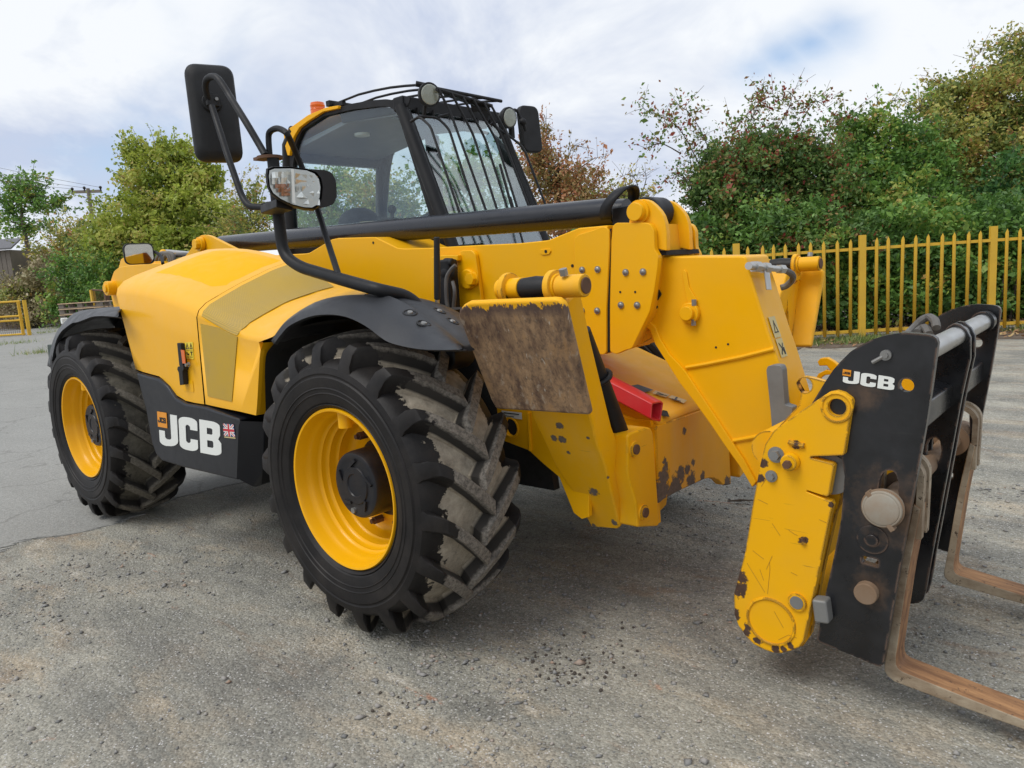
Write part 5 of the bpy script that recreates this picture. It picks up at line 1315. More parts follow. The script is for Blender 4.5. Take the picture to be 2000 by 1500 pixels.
# far-side mirror
mc = Vector((-0.8,2.285,2.342)); u = Vector((.25, .97, 0)).normalized(); nn_ = Vector((.97, -.25, 0)).normalized()
def slab(c, u, v, n, w, h, r, t):
    o = round2([(-w / 2, -h / 2), (w / 2, -h / 2), (w / 2, h / 2), (-w / 2, h / 2)], r, 6)
    mb = MB(); mb.ext([c + u * a + v * b - n * t / 2 for a, b in o], n * t); return mb
MR = part('mirror_housing', slab(mc, u, Vector((-.06, -.02, 1)).normalized(), nn_, .155, .30, .05, .05), 'plastic', TH, bevel=.012, seg=3)
b_ = MB(); P0 = Vector((-0.78,2.106,2.438)); b_.tube(fillet([Vector((-0.78,2.094,2.418)), Vector((-0.78,2.111,2.445)), Vector((-0.78,2.146,2.443)), Vector((-0.76,2.163,2.384))], .02), .010, n=8)
b_.sphere(Vector((-0.75,2.16,2.369)), .024, 12, 8); b_.cyl(Vector((-0.75,2.16,2.369)), Vector((-0.75,2.185,2.315)), .010, n=8); b_.tube([Vector((-0.8,2.101,2.366)), Vector((-0.8,2.102,2.271))], .02, n=8); part('mirror_arm', b_, 'black_metal', MR)

# ---- big near-side mirror on its tubular mast, with the headlamp
PY = .10
post = [(0.295,0.26,1.232), (0.248,0.24,1.328), (0.233,0.2,1.36), (0.215,0.1,1.386), (-0.035,0.1,1.44), (-0.293,0.1,1.499), (-0.4,0.1,1.556), (-0.403,0.1,1.676), (-0.404,0.1,1.764), (-0.397,0.1,1.949)]
b_ = MB(); b_.tube(fillet(post, .07, 6), .0245, n=16); MAST = part('mirror_mast', b_, 'black_metal', TH)
lo_ = [(-0.419,0.1,1.956), (-0.413,0.1,2.033), (-0.391,0.1,2.054), (-0.344,0.1,2.056), (-0.302,0.1,2.041), (-0.273,0.1,2.018), (-0.33,0.16,1.98), (-0.348,0.2,1.914), (-0.339,0.22,1.841), (-0.276,0.21,1.718), (-0.162,0.16,1.59), (-0.027,0.1,1.447)]
b_ = MB(); b_.tube(spline(lo_, 4), .0125, n=10); part('mast_brace', b_, 'black_metal', MAST)
b_ = MB(); cq = Vector((-0.42,0.1,1.954)); b_.cyl(cq + Vector((0, 0, -.008)), cq + Vector((0, 0, .004)), .052, n=20); b_.box(cq + Vector((-.03, -.01, 0)), (.08, .05, .012)); part('mast_plate', b_, 'rusty_bolt', MAST)
b_ = MB(); b_.tube(spline([(-0.404,0.07,1.958), (-0.444,0.07,2.011), (-0.506,0.06,2.106), (-0.639,0.08,2.232), (-0.68,0.08,2.282), (-0.726,0.08,2.328), (-0.767,0.08,2.344), (-0.808,0.08,2.345), (-0.833,0.08,2.331), (-0.857,0.09,2.309), (-0.882,0.11,2.273)], 4), .0145, n=12); part('mirror_arm', b_, 'black_metal', MAST)
b_ = MB(); b_.tube(fillet([(-0.858,0.11,2.24), (-0.718,0.08,2.001), (-0.621,0.07,1.815), (-0.576,0.07,1.77), (-0.457,0.09,1.754), (-0.392,0.1,1.749)], .05), .0145, n=12); part('mirror_arm', b_, 'black_metal', MAST)
b_ = MB(); b_.box((-0.415,0.09,1.749), (.085, .075, .045)); part('mast_clamp', b_, 'black_metal', MAST, bevel=.006)
mc = Vector((-0.934,0.16,2.231)); nn_ = Vector((.92, -.36, .06)).normalized(); vv = Vector((-.045, .02, 1)); vv = (vv - nn_ * vv.dot(nn_)).normalized(); u = vv.cross(nn_).normalized()
mir_ = MB()
o_ = lambda w, h, r: round2([(-w / 2, -h / 2), (w / 2, -h / 2), (w / 2, h / 2), (-w / 2, h / 2)], r, 7)
rows = []
for w, h, r, t in ((.184, .400, .045, -.045), (.204, .428, .054, -.040), (.212, .440, .056, -.022), (.209, .436, .054, -.005), (.190, .410, .05, .016), (.14, .345, .045, .026)):
    rows.append([mc + u * a + vv * b + nn_ * t for a, b in o_(w, h, r)])
mir_.loft(rows, closed=True, caps=True)
MI = part('mirror_housing', mir_, 'plastic', TH, angle=50)
b_ = MB(); b_.ext([mc + u * a + vv * b - nn_ * .046 for a, b in o_(.172, .38, .04)], -nn_ * .002); part('mirror_glass', b_, 'mirror', MI)
bq = Vector((-0.961,0.16,2.267)); bq = bq + nn_ * ((mc + nn_ * .026 - bq).dot(nn_) + .01)
b_ = MB(); b_.cyl(bq - nn_ * .02, bq + nn_ * .012, .046, .042, 24); b_.cyl(bq, bq + nn_ * .035, .032, .026, 20); b_.box(bq + nn_ * .03, (.02, .06, .05)); part('mirror_joint', b_, 'plastic', MI, bevel=.003)
for s_ in (-1, 1):
    b_ = MB(); c_ = bq + u * .017 * s_ + vv * .004; b_.cyl(c_ + nn_ * .03, c_ + nn_ * .043, .0075, n=12); part('joint_screw', b_, 'bolt', MI)
# headlamp
HX = -.30
lensout = [(-0.19,-0.055,1.838), (-0.19,-0.05,1.859), (-0.19,-0.029,1.867), (-0.19,0.038,1.872), (-0.18,0.105,1.867), (-0.17,0.132,1.855), (-0.17,0.149,1.836), (-0.17,0.153,1.806), (-0.17,0.144,1.766), (-0.17,0.13,1.738), (-0.17,0.105,1.726), (-0.18,0.074,1.728), (-0.18,0.024,1.738), (-0.19,-0.016,1.758), (-0.19,-0.045,1.778), (-0.19,-0.055,1.8)]
LO = [Vector(p) for p in lensout]; cen = sum(LO, Vector()) / len(LO)
dirn = Vector((.96, -.26, 0))
house = [cen + (p - cen) * 1.10 for p in LO]
hm = MB()
hm.loft([[p + dirn * .012 for p in house], [p + dirn * .0 for p in [cen + (q_ - cen) * 1.14 for q_ in LO]], [p - dirn * .05 + Vector((0, .02, 0)) for p in [cen + (q_ - cen) * 1.12 for q_ in LO]], [p - dirn * .08 + Vector((0, .03, 0)) for p in [cen + (q_ - cen) * .8 for q_ in LO]]], closed=True)
hm.add([p - dirn * .08 + Vector((0, .03, 0)) for p in [cen + (q_ - cen) * .8 for q_ in LO]], [tuple(range(len(LO)))])
HLM = part('headlamp', hm, 'plastic', TH, angle=50)
cap_o = round2([(0.118,1.876),(0.2,1.876),(0.229,1.866),(0.245,1.837),(0.24,1.769),(0.221,1.742),(0.182,1.729),(0.085,1.721)], .012, 5)
hb_ = MB(); hb_.loft([[(-.182, y, z) for y, z in cap_o], [(-.215, y + .004, z) for y, z in cap_o], [(-.29, .72 * y + .28 * .12, .8 * z + .2 * 1.78) for y, z in cap_o]], closed=True, caps=True); part('headlamp_back', hb_, 'plastic', HLM, angle=50)
b_ = MB(); b_.ext([p + dirn * .004 for p in [cen + (q_ - cen) * 1.02 for q_ in LO]], -dirn * .004); part('lamp_back', b_, 'lamp_back', HLM)
b_ = MB(); dl = [(-0.17,0.03,1.868), (-0.17,0.039,1.868), (-0.17,0.031,1.735), (-0.17,0.018,1.741)]; b_.ext([Vector(p) + dirn * .006 for p in dl], dirn * .004); part('lamp_divider', b_, 'white', HLM)
r_l = random.Random(4)
def facets(name, mt, x0, x1, y0, y1, nx, ny, keep=lambda u, v: True, tilt=.4):
    # small tilted mirror facets inside the lamp, on the lens plane
    cu = dirn.cross(Vector((0, 0, 1))).normalized(); cu = -cu if cu.y < 0 else cu
    P00, P10, P01 = x0, x1, y1
    mb = MB()
    for i in range(nx):
        for j in range(ny):
            u, v = (i + .5) / nx, (j + .5) / ny
            if not keep(u, v): continue
            c = P00 + (P10 - P00) * u + (P01 - P00) * v + dirn * .002
            a = (P10 - P00) / nx * .5; b = (P01 - P00) / ny * .5
            n = dirn * (r_l.uniform(-tilt, tilt) * a.length); m = dirn * (r_l.uniform(-tilt, tilt) * b.length)
            mb.add([c - a - b - n - m, c + a - b + n - m, c + a + b + n + m, c - a + b - n + m], [(0, 1, 2, 3)])
    return part(name, mb, mt, HLM, angle=5)
A_, B_, C_ = Vector((-0.175,0.047,1.853)), Vector((-0.175,0.149,1.847)), Vector((-0.175,0.044,1.74))
facets('lamp_facets', 'reflector', A_, B_, None, C_, 4, 5, lambda u, v: not (v > .8 and u < .2), .8)
A_, B_, C_ = Vector((-0.18,-0.048,1.854)), Vector((-0.18,0.031,1.86)), Vector((-0.18,-0.059,1.763))
facets('lamp_facets', 'reflector', A_, B_, None, C_, 6, 4, lambda u, v: v < .5 and (u > .05), .6)
facets('amber_facets', 'amber', A_, B_, None, C_, 6, 6, lambda u, v: .45 < v < .95 and u > (v - .5) * 1.1 + .02, .5)
b_ = MB(); b_.loft([[p + dirn * .012 for p in LO], [p + dirn * .020 for p in [cen + (q_ - cen) * .86 for q_ in LO]]], closed=True); b_.add([p + dirn * .020 for p in [cen + (q_ - cen) * .86 for q_ in LO]], [tuple(range(len(LO)))]); part('lamp_glass', b_, 'lens', HLM, angle=60)
b_ = MB(); b_.ext([(-0.21,-0.022,1.76), (-0.21,0.047,1.732), (-0.21,0.045,1.716), (-0.21,-0.026,1.727)], (-.22, .06, 0)); part('headlamp_bracket', b_, 'black_metal', HLM, bevel=.004)

# ---- boom tail tower, rear mirror and hoses behind the engine cover
tw = MB(); tw.py(round2([(-4.623,1.498),(-4.571,1.577),(-4.475,1.653),(-4.355,1.682),(-4.162,1.684),(-3.668,1.677),(-3.402,1.654),(-3.501,1.324),(-4.452,1.162),(-4.588,1.344)], .02), .98, 1.02); tw.py([(-3.979,1.678),(-3.893,1.698),(-3.618,1.69),(-3.561,1.663)], 1.0, 1.2); part('tail_tower', tw, 'yellow', TH, bevel=.006)
tw = MB(); tw.py(round2([(-5.145,1.697),(-5.054,1.784),(-4.928,1.805),(-4.403,1.718),(-4.105,1.687),(-4.204,1.357),(-5.136,1.379)], .02), 1.28, 1.32); part('tail_tower', tw, 'yellow', TH, bevel=.006)
c_ = Vector((-4.515,0.95,1.51)); b_ = MB(); b_.cyl(c_ + Vector((0, .1, 0)), c_ + Vector((0, -.04, 0)), .062, n=28); part('tail_pin_boss', b_, 'yellow', TH, bevel=.006)
b_ = MB(); b_.cyl(c_ + Vector((0, -.03, 0)), c_ + Vector((0, -.055, 0)), .035, n=24); part('tail_pin', b_, 'yellow', TH, bevel=.004)
mc = Vector((-3.35,0.743,1.735)); nn_ = Vector((.97, -.24, -.05)).normalized(); vv = Vector((0, 0, 1)); vv = (vv - nn_ * vv.dot(nn_)).normalized(); u = vv.cross(nn_).normalized()
RM_ = part('rear_mirror', slab(mc, u, vv, nn_, .205, .155, .045, .03), 'black_metal', TH, bevel=.006)
b_ = MB(); b_.ext([mc + u * a + vv * b + nn_ * .016 for a, b in round2([(-.094, -.07), (.094, -.07), (.094, .07), (-.094, .07)], .04, 5)], nn_ * .002); part('mirror_glass', b_, 'mirror', RM_)
b_ = MB(); b_.tube(spline([(-3.35,0.834,1.748), (-3.3,0.85,1.74), (-3.2,0.839,1.7), (-3.1,0.799,1.647)], 5), .012, n=8); part('mirror_arm', b_, 'black_metal', RM_)
for P in ([(-3.797,1.05,1.666), (-3.763,1.05,1.713), (-3.666,1.05,1.752), (-3.56,1.05,1.737), (-3.525,1.05,1.675), (-3.519,1.05,1.602)], [(-3.732,1.05,1.662), (-3.698,1.05,1.709), (-3.612,1.05,1.748), (-3.516,1.05,1.734), (-3.49,1.05,1.673), (-3.493,1.05,1.601)], [(-3.667,1.05,1.659), (-3.634,1.05,1.705), (-3.558,1.05,1.745), (-3.472,1.05,1.731), (-3.454,1.05,1.671), (-3.466,1.05,1.6)]):
    b_ = MB(); b_.tube(spline(P, 5), .016, n=10); part('tail_hose', b_, 'hose', TH)
b_ = MB(); b_.tube(spline([(-3.606,1.1,1.714), (-3.468,1.1,1.726), (-3.314,1.1,1.716), (-3.175,1.1,1.699)], 4), .018, n=10); part('tail_hose', b_, 'hose', TH)
b_ = MB(); b_.cyl((-3.902,1.2,1.781), (-3.251,1.2,1.709), .017, n=16); part('tail_rod', b_, 'steel', TH)
b_ = MB(); b_.sphere((-3.74,1.1,1.76), .03, 12, 8); b_.box((-3.72,1.1,1.734), (.10, .05, .06)); part('tail_knuckle', b_, 'yellow', TH, bevel=.006)
b_ = MB(); b_.sphere((-4.351,1.15,1.75), .06, 16, 10, (1.4, 1, .8)); part('tail_motor', b_, 'yellow', TH)

# ================================================================== RED PROP (lies on the deck)
rp_ = MB()
e0 = [(0.93,0.794,0.885), (0.93,0.806,0.889), (0.93,0.868,0.883), (0.93,0.884,0.873), (0.93,0.859,0.805), (0.93,0.847,0.804), (0.93,0.793,0.82), (0.93,0.783,0.829)]
E0 = [Vector(p) for p in e0]; ce = sum(E0, Vector()) / 8
outer = []
back = Vector((-.62, -.02, .26))
rp_.loft([E0, [p + back for p in E0]], closed=True)
inr = [ce + (p - ce) * .80 for p in E0]
rp_.loft([E0, inr], closed=True); rp_.loft([inr, [p + back * .97 for p in inr]], closed=True)
rp_.add([p + back for p in E0], [tuple(range(8))])
o = part('safety_prop', rp_, 'red', None, bevel=.003, angle=40)
tag(o, 'red square steel tube lying along the deck behind the rusty foot plate', 'steel tube')

# ================================================================== FORK CARRIAGE
FC = thing('fork_carriage', (1.8, 1.135, .1), 'black pallet fork frame with two rusty forks mounted on the yellow hitch', 'fork frame')
pl_o = [(1.561,0.897),(1.643,1.04),(1.664,1.073),(1.686,1.1),(1.712,1.128),(1.74,1.148),(1.77,1.164),(1.802,1.175),(1.829,1.181),(1.857,1.184),(1.883,1.182),(1.91,1.179),(1.923,1.176),(1.932,1.169),(1.936,1.156),(1.925,1.048),(1.912,0.932),(1.897,0.823),(1.873,0.655),(1.851,0.495),(1.829,0.33),(1.809,0.18),(1.802,0.172),(1.791,0.17),(1.714,0.183),(1.621,0.196),(1.615,0.205),(1.642,0.367),(1.663,0.473),(1.687,0.615),(1.697,0.752),(1.682,0.845)]
slot = [(1.791,0.734),(1.794,0.756),(1.802,0.775),(1.814,0.785),(1.828,0.786),(1.837,0.777),(1.843,0.756),(1.844,0.726),(1.848,0.688),(1.841,0.634),(1.787,0.624),(1.785,0.67)]
slot2 = round2([(1.746,0.513),(1.793,0.508),(1.793,0.485),(1.745,0.489)], .006)
rh = circ([(1.861,1.036)][0], .019, 18)
for k, (ya, yb) in enumerate(((.60, .625), (1.655, 1.68))):
    c_ = MB(); c_.py(pl_o, ya, yb, [slot, slot2, rh])
    o = part('carriage_plate', c_, 'black_worn', FC)
    if k == 0: CPL = o
in_o = [(1.8,0.941),(1.815,1.011),(1.833,1.064),(1.852,1.128),(1.866,1.152),(1.884,1.164),(1.902,1.16),(1.92,1.142),(1.932,1.117),(1.933,1.049),(1.921,0.978),(1.912,0.923),(1.887,0.738),(1.856,0.508),(1.834,0.349),(1.82,0.233),(1.811,0.193),(1.798,0.178),(1.772,0.168),(1.705,0.205),(1.735,0.499),(1.779,0.798)]
ihole = [(1.814,0.751),(1.821,0.77),(1.838,0.78),(1.852,0.769),(1.857,0.735),(1.85,0.698),(1.827,0.686),(1.813,0.712)]
for ya in (1.09, 1.165):
    c_ = MB(); c_.py(in_o, ya, ya + .022, [ihole]); part('hook_plate', c_, 'black_worn', FC, bevel=.003)
tbx = MB(); tp = [(1.889,1.122)][0]
tbx.cyl((tp[0], .625, tp[1]), (tp[0], 1.655, tp[1]), .030, n=28); part('top_shaft', tbx, 'steel', FC)
for y_ in (1.62,):
    tbx = MB(); tbx.cyl((tp[0], y_ - .05, tp[1]), (tp[0], y_, tp[1]), .040, n=28); part('shaft_collar', tbx, 'black_worn', FC)
bm = MB(); bmo = [(1.827,0.977),(1.884,0.961),(1.881,0.884),(1.818,0.874)]; bm.py(round2(bmo, .008), .626, 1.654); part('carriage_beam', bm, 'black_worn', FC, bevel=.004)
bm = MB(); bmo = [(1.66,0.307),(1.765,0.309),(1.751,0.211),(1.645,0.217)]; bm.py(bmo, .626, 1.654); part('carriage_beam', bm, 'black_worn', FC, bevel=.004)
sx = [(1.815,0.683)][0]
b_ = MB(); b_.cyl((sx[0], .57, sx[1]), (sx[0], 1.71, sx[1]), .032, n=28); part('fork_shaft', b_, 'rusty_brown', FC)
dc_ = [(1.809,0.677)][0]
b_ = MB(); b_.cyl((dc_[0], .598, dc_[1]), (dc_[0], .562, dc_[1]), .054, .054, 40); b_.cyl((dc_[0], .562, dc_[1]), (dc_[0], .558, dc_[1]), .050, .042, 40); part('shaft_disc', b_, 'disc', FC, bevel=.004)
b_ = MB(); b_.torus((dc_[0], .575, dc_[1]), (0, 1, 0), .054, .005, 36, 8); part('disc_rim', b_, 'rusty_brown', FC)
for q_ in ((1.776,0.575,0.715), (1.833,0.575,0.626)):
    b_ = MB(); b_.box(q_, (.022, .03, .014), Matrix.Rotation(.9, 3, 'Y')); part('lock_tab', b_, 'rusty_brown', FC, bevel=.002)
dd = [(1.776,0.568)][0]
b_ = MB(); b_.cyl((dd[0], .601, dd[1]), (dd[0], .596, dd[1]), .044, n=36); b_.cyl((dd[0], .60, dd[1]), (dd[0], .588, dd[1]), .018, n=24); part('pin_cover', b_, 'black_worn', FC, bevel=.002)
dd = [(1.763,0.402)][0]
b_ = MB(); b_.cyl((dd[0], .61, dd[1]), (dd[0], .575, dd[1]), .034, .033, 28); part('lower_pin', b_, 'rusty_brown', FC, bevel=.003)
dd = [(1.808,1.121)][0]
b_ = MB(); b_.cyl((dd[0], .60, dd[1]), (dd[0], .590, dd[1]), .015, n=20); b_.cyl((dd[0], .59, dd[1]), (dd[0], .582, dd[1]), .008, n=8); b_.cyl((dd[0], .594, dd[1]), (dd[0] - .035, .594, dd[1] - .022), .006, n=8); part('grease_bolt', b_, 'bolt', FC)
bkx = MB(); bkx.box((1.639,0.58,0.32), (.045, .05, .075), Matrix.Rotation(-.12, 3, 'Y')); part('lower_stop', bkx, 'grey_steel', FC, bevel=.008)
LG = [(1.694,1.075),(1.833,1.057),(1.691,1.036),(1.829,1.02)]
logo(FC, LG[0], LG[1], LG[2], LG[3], .5985, .0012)
for P in (((1.78,0.938,1.14), (1.78,1.035,1.155), (1.8,1.052,1.179), (1.82,1.055,1.187), (1.85,0.988,1.181), (1.86,0.961,1.162)), ((1.8,0.979,1.144), (1.8,1.047,1.152), (1.82,1.008,1.156), (1.84,0.963,1.141))):
    b_ = MB(); b_.tube(spline(P, 5), .013, n=10); part('carriage_hose', b_, 'hose', FC)
# forks: L-shaped blades hung from the shaft, slightly nose down
ft_l = [(1.87,0.673),(1.89,0.664)]
def fork(y0, y1, first):
    u_ = Vector((.1215, 0, .992)).normalized() if False else None
    a = [(1.87,0.675),(1.837,0.467),(1.821,0.336),(1.797,0.144),(1.797,0.124),(1.806,0.111),(1.825,0.099),(1.995,0.081),(2.157,0.067)]
    b = [(1.89,0.664),(1.86,0.46),(1.845,0.326),(1.83,0.183),(1.831,0.159),(1.837,0.147),(1.85,0.141),(2.007,0.118),(2.156,0.098)]
    # carry the blade on to its tip beyond the frame, along the same line
    da = (Vector(a[-1]) - Vector(a[-2])).normalized(); db = (Vector(b[-1]) - Vector(b[-2])).normalized()
    d = (da + db).normalized()
    tip = .62
    a2 = Vector(a[-1]) + d * tip; b2 = a2 + Vector((0, .014))
    A = [tuple(p) for p in a] + [tuple(a2)]; B = [tuple(p) for p in b] + [tuple(b2)]
    m_ = MB()
    rows = [[(p[0], y0, p[1]), (q_[0], y0, q_[1]), (q_[0], y1, q_[1]), (p[0], y1, p[1])] for p, q_ in zip(A, B)]
    m_.loft(rows, closed=True, caps=True)
    o = part('fork', m_, ['fork_side', 'fork'], FC, bevel=.005, angle=30)
    for poly in o.data.polygons:
        n = poly.normal
        if abs(n.y) < .5 and (n.x > .3 or n.z > .3): poly.material_index = 1
    # hanging eye
    top_ = Vector(((a[0][0] + b[0][0]) / 2, 0, (a[0][1] + b[0][1]) / 2))
    e_ = MB(); ym = (y0 + y1) / 2
    pr = []
    for k in range(22):
        an = math.radians(-80 + 300 * k / 21) 
    c0 = Vector((sx[0] + .01, 0, sx[1] + .015))
    pth = []
    for k in range(21):
        an = math.pi * k / 20
        pth.append(Vector((c0.x + .062 * math.cos(an) , 0, c0.z + .055 + .055 * math.sin(an))))
    pth = [Vector((top_.x + .002, 0, top_.z - .10))] + pth + [Vector((c0.x - .06, 0, c0.z - .09))]
    for s_ in (y0 + .004, y1 - .034):
        rows = []
        for i, p in enumerate(pth):
            t_ = (pth[min(i + 1, len(pth) - 1)] - pth[max(i - 1, 0)]).normalized(); n_2 = Vector((t_.z, 0, -t_.x)) * .009
            rows.append([(p.x + n_2.x, s_, p.z + n_2.z), (p.x - n_2.x, s_, p.z - n_2.z), (p.x - n_2.x, s_ + .03, p.z - n_2.z), (p.x + n_2.x, s_ + .03, p.z + n_2.z)])
        e_.loft(rows, closed=True, caps=True)
    part('fork_eye', e_, 'fork_side', o, angle=50)
    return o
fork(.66, .765, True)
fork(1.505, 1.61, False)
for y_ in (.78, 1.50):
    b_ = MB(); b_.cyl((sx[0], y_ - .02, sx[1]), (sx[0], y_ + .04, sx[1]), .06, .05, 28); part('shaft_spacer', b_, 'rusty_brown', FC)

# ================================================================== PALISADE FENCE
fA, fB = Vector((-1.156, 10.856, 0)), Vector((.429, 11.953, 0))
fd_ = (fB - fA); BAY = fd_.length; fu = fd_.normalized(); fn = Vector((-fu.y, fu.x, 0))
FE = thing('palisade_fence', tuple(fA), 'yellow steel palisade fence with pointed pales in front of a dark hedge', 'fence')
RZ = math.atan2(fu.y, fu.x)
def place(o, p, parent, rz=RZ):
    COL.objects.link(o); o.parent = parent
    o.matrix_basis = Matrix.Translation(Vector(p) - Vector(LOC[parent.name])) @ Matrix.Rotation(rz, 4, 'Z')
    return o
pm_ = MB(); pm_.box((0, 0, .80), (.10, .06, 1.69)); me_post = mesh_of(pm_, 'post', 'yellow_fence')
pl_ = MB()
sec = [(-.027, .008), (-.014, -.008), (.014, -.008), (.027, .008)]
zt = 1.50
V = [(x, y, .07) for x, y in sec] + [(-.027, .008, zt + .03), (-.014, -.008, zt + .05), (.014, -.008, zt + .05), (.027, .008, zt + .03)] + [(0, 0, zt + .095)]
pl_.add(V, [(0, 1, 5, 4), (1, 2, 6, 5), (2, 3, 7, 6), (4, 5, 8), (5, 6, 8), (6, 7, 8)])
me_pale = mesh_of(pl_, 'pale', 'yellow_fence', recalc=False)
K0, K1 = -4, 3
for k in range(K0, K1 + 1):
    place(bpy.data.objects.new('post', me_post), fA + fd_ * k, FE)
    if k == K1: break
    for z in (.16, 1.455):
        r = MB(); r.ext([(.05, -.03, z), (.05, .012, z), (.05, .012, z - .006), (.05, -.024, z - .006), (.05, -.024, z - .045), (.05, -.03, z - .045)], (BAY - .10, 0, 0))
        place(bpy.data.objects.new('rail', mesh_of(r, 'rail', 'yellow_fence')), fA + fd_ * k, FE)
    for j in range(1, 10):
        o = place(bpy.data.objects.new('pale', me_pale), fA + fd_ * (k + j / 10 + random.uniform(-.004, .004)) - fn * .045, FE)
        o.matrix_basis = o.matrix_basis @ Matrix.Rotation(random.gauss(0, .009), 4, 'Y') @ Matrix.Rotation(random.gauss(0, .06), 4, 'Z')
        m_ = o.modifiers.new('thick', 'SOLIDIFY'); m_.thickness = .004
lt_ = MB(); p = fA + fd_ * 1.265 - fn * .12; lt_.box((p.x, p.y, 1.16), (.06, .10, .10)); lt_.cyl((p.x, p.y - .03, 1.13), (p.x + .02, p.y - .09, 1.10), .03, n=12)
part('yellow_piece', lt_, 'yellow_fence', FE, bevel=.01)  # stands for a small unidentified yellow piece beside the fence
kb = MB(); p0, p1 = fA + fd_ * -4, fA + fd_ * 3
kb.ext([tuple(p0 + fn * .10), tuple(p1 + fn * .10), tuple(p1 + fn * .24), tuple(p0 + fn * .24)], (0, 0, .07)); tag(part('kerb', kb, 'concrete', bevel=.01), kind='structure')
sl_ = MB(); ns = 40; out = []
for k in range(ns + 1):
    t = -4 + 7.2 * k / ns; p = fA + fd_ * t - fn * (.55 + .9 * abs(math.sin(k * 1.3)) * random.uniform(.5, 1) + random.uniform(-.1, .1)); out.append((p.x, p.y))
for k in range(ns, -1, -1):
    t = -4 + 7.2 * k / ns; p = fA + fd_ * t + fn * 4; out.append((p.x, p.y))
sl_.pz(out, -.02, .008); tag(part('soil_strip', sl_, 'soil', angle=20), kind='structure')

# ================================================================== LEAVES, TREES
def leaf_object(name, P, size, tint, matkey, up=0.35, parent=None, flat=False, aspect=.55):
    n = len(P)
    if flat:
        nr = np.stack([rng.normal(0, .35, n), rng.normal(0, .35, n), np.ones(n)], 1)
    else:
        nr = rng.normal(0, 1, (n, 3)); nr[:, 2] += up * 2.0
    nr /= np.linalg.norm(nr, axis=1)[:, None]
    u = np.cross(nr, rng.normal(0, 1, (n, 3))); u /= np.linalg.norm(u, axis=1)[:, None] + 1e-9
    w = np.cross(nr, u)
    s = size * rng.lognormal(0, .28, n)[:, None]
    V = np.empty((n, 4, 3))
    V[:, 0] = P - u * s * .5; V[:, 1] = P + w * s * aspect * .5 - u * s * .06 + nr * s * .08; V[:, 2] = P + u * s * .5 + nr * s * .04; V[:, 3] = P - w * s * aspect * .5 - u * s * .06 + nr * s * .08
    me = bpy.data.meshes.new(name)
    me.vertices.add(n * 4); me.vertices.foreach_set('co', V.reshape(-1).astype(np.float32))
    me.loops.add(n * 4); me.loops.foreach_set('vertex_index', np.arange(n * 4, dtype=np.int32))
    me.polygons.add(n); me.polygons.foreach_set('loop_start', np.arange(0, n * 4, 4, dtype=np.int32))
    a = me.attributes.new('tint', 'FLOAT', 'POINT')
    a.data.foreach_set('value', np.repeat(np.clip(tint, 0, 1), 4).astype(np.float32))
    me.update(calc_edges=True)
    me.materials.append(LEAF[matkey])
    o = bpy.data.objects.new(name, me)
    return link(o, parent)

def crown_points(ells, per, clump, seed):
    """leaf positions gathered in clumps inside a set of ellipsoids (x, y, z, horizontal r, vertical r)"""
    r = np.random.default_rng(seed); PP, TT, CC = [], [], []
    for (x, y, z, rh, rv) in ells:
        vol = rh * rh * rv
        nc = max(14, int(5.5 * vol ** (2 / 3) / (clump * clump)))
        d = r.normal(0, 1, (nc, 3)); d /= np.linalg.norm(d, axis=1)[:, None]
        rad = r.uniform(0, 1, nc) ** .42 * r.uniform(.8, 1.12, nc)
        c = np.stack([x + d[:, 0] * rad * rh, y + d[:, 1] * rad * rh, z + d[:, 2] * rad * rv], 1)
        c = c[c[:, 2] > .15]
        nc = len(c)
        m = max(6, int(per * rh * rv / nc))
        t = r.uniform(.05, .85, nc)
        pts = c[:, None, :] + r.normal(0, 1, (nc, m, 3)) * clump * np.array([.52, .52, .40]) * r.uniform(.6, 1.3, (nc, 1, 1))
        PP.append(pts.reshape(-1, 3)); TT.append((t[:, None] + r.normal(0, .16, (nc, m))).reshape(-1)); CC.append(c)
    P = np.concatenate(PP); T = np.concatenate(TT); C = np.concatenate(CC)
    k = P[:, 2] > .03
    return P[k], T[k], C

def limb(mb, a, b, r0, r1, r, bend=.12, n=5, sides=5):
    a, b = Vector(a), Vector(b); L = (b - a).length; path = []
    off = Vector(r.normal(0, 1, 3)) * L * bend
    for i in range(n + 1):
        t = i / n; path.append(a.lerp(b, t) + off * math.sin(math.pi * t) + Vector((0, 0, L * .06 * math.sin(math.pi * t))))
    mb.tube(path, [r0 + (r1 - r0) * i / n for i in range(n + 1)], n=sides, cap=False)

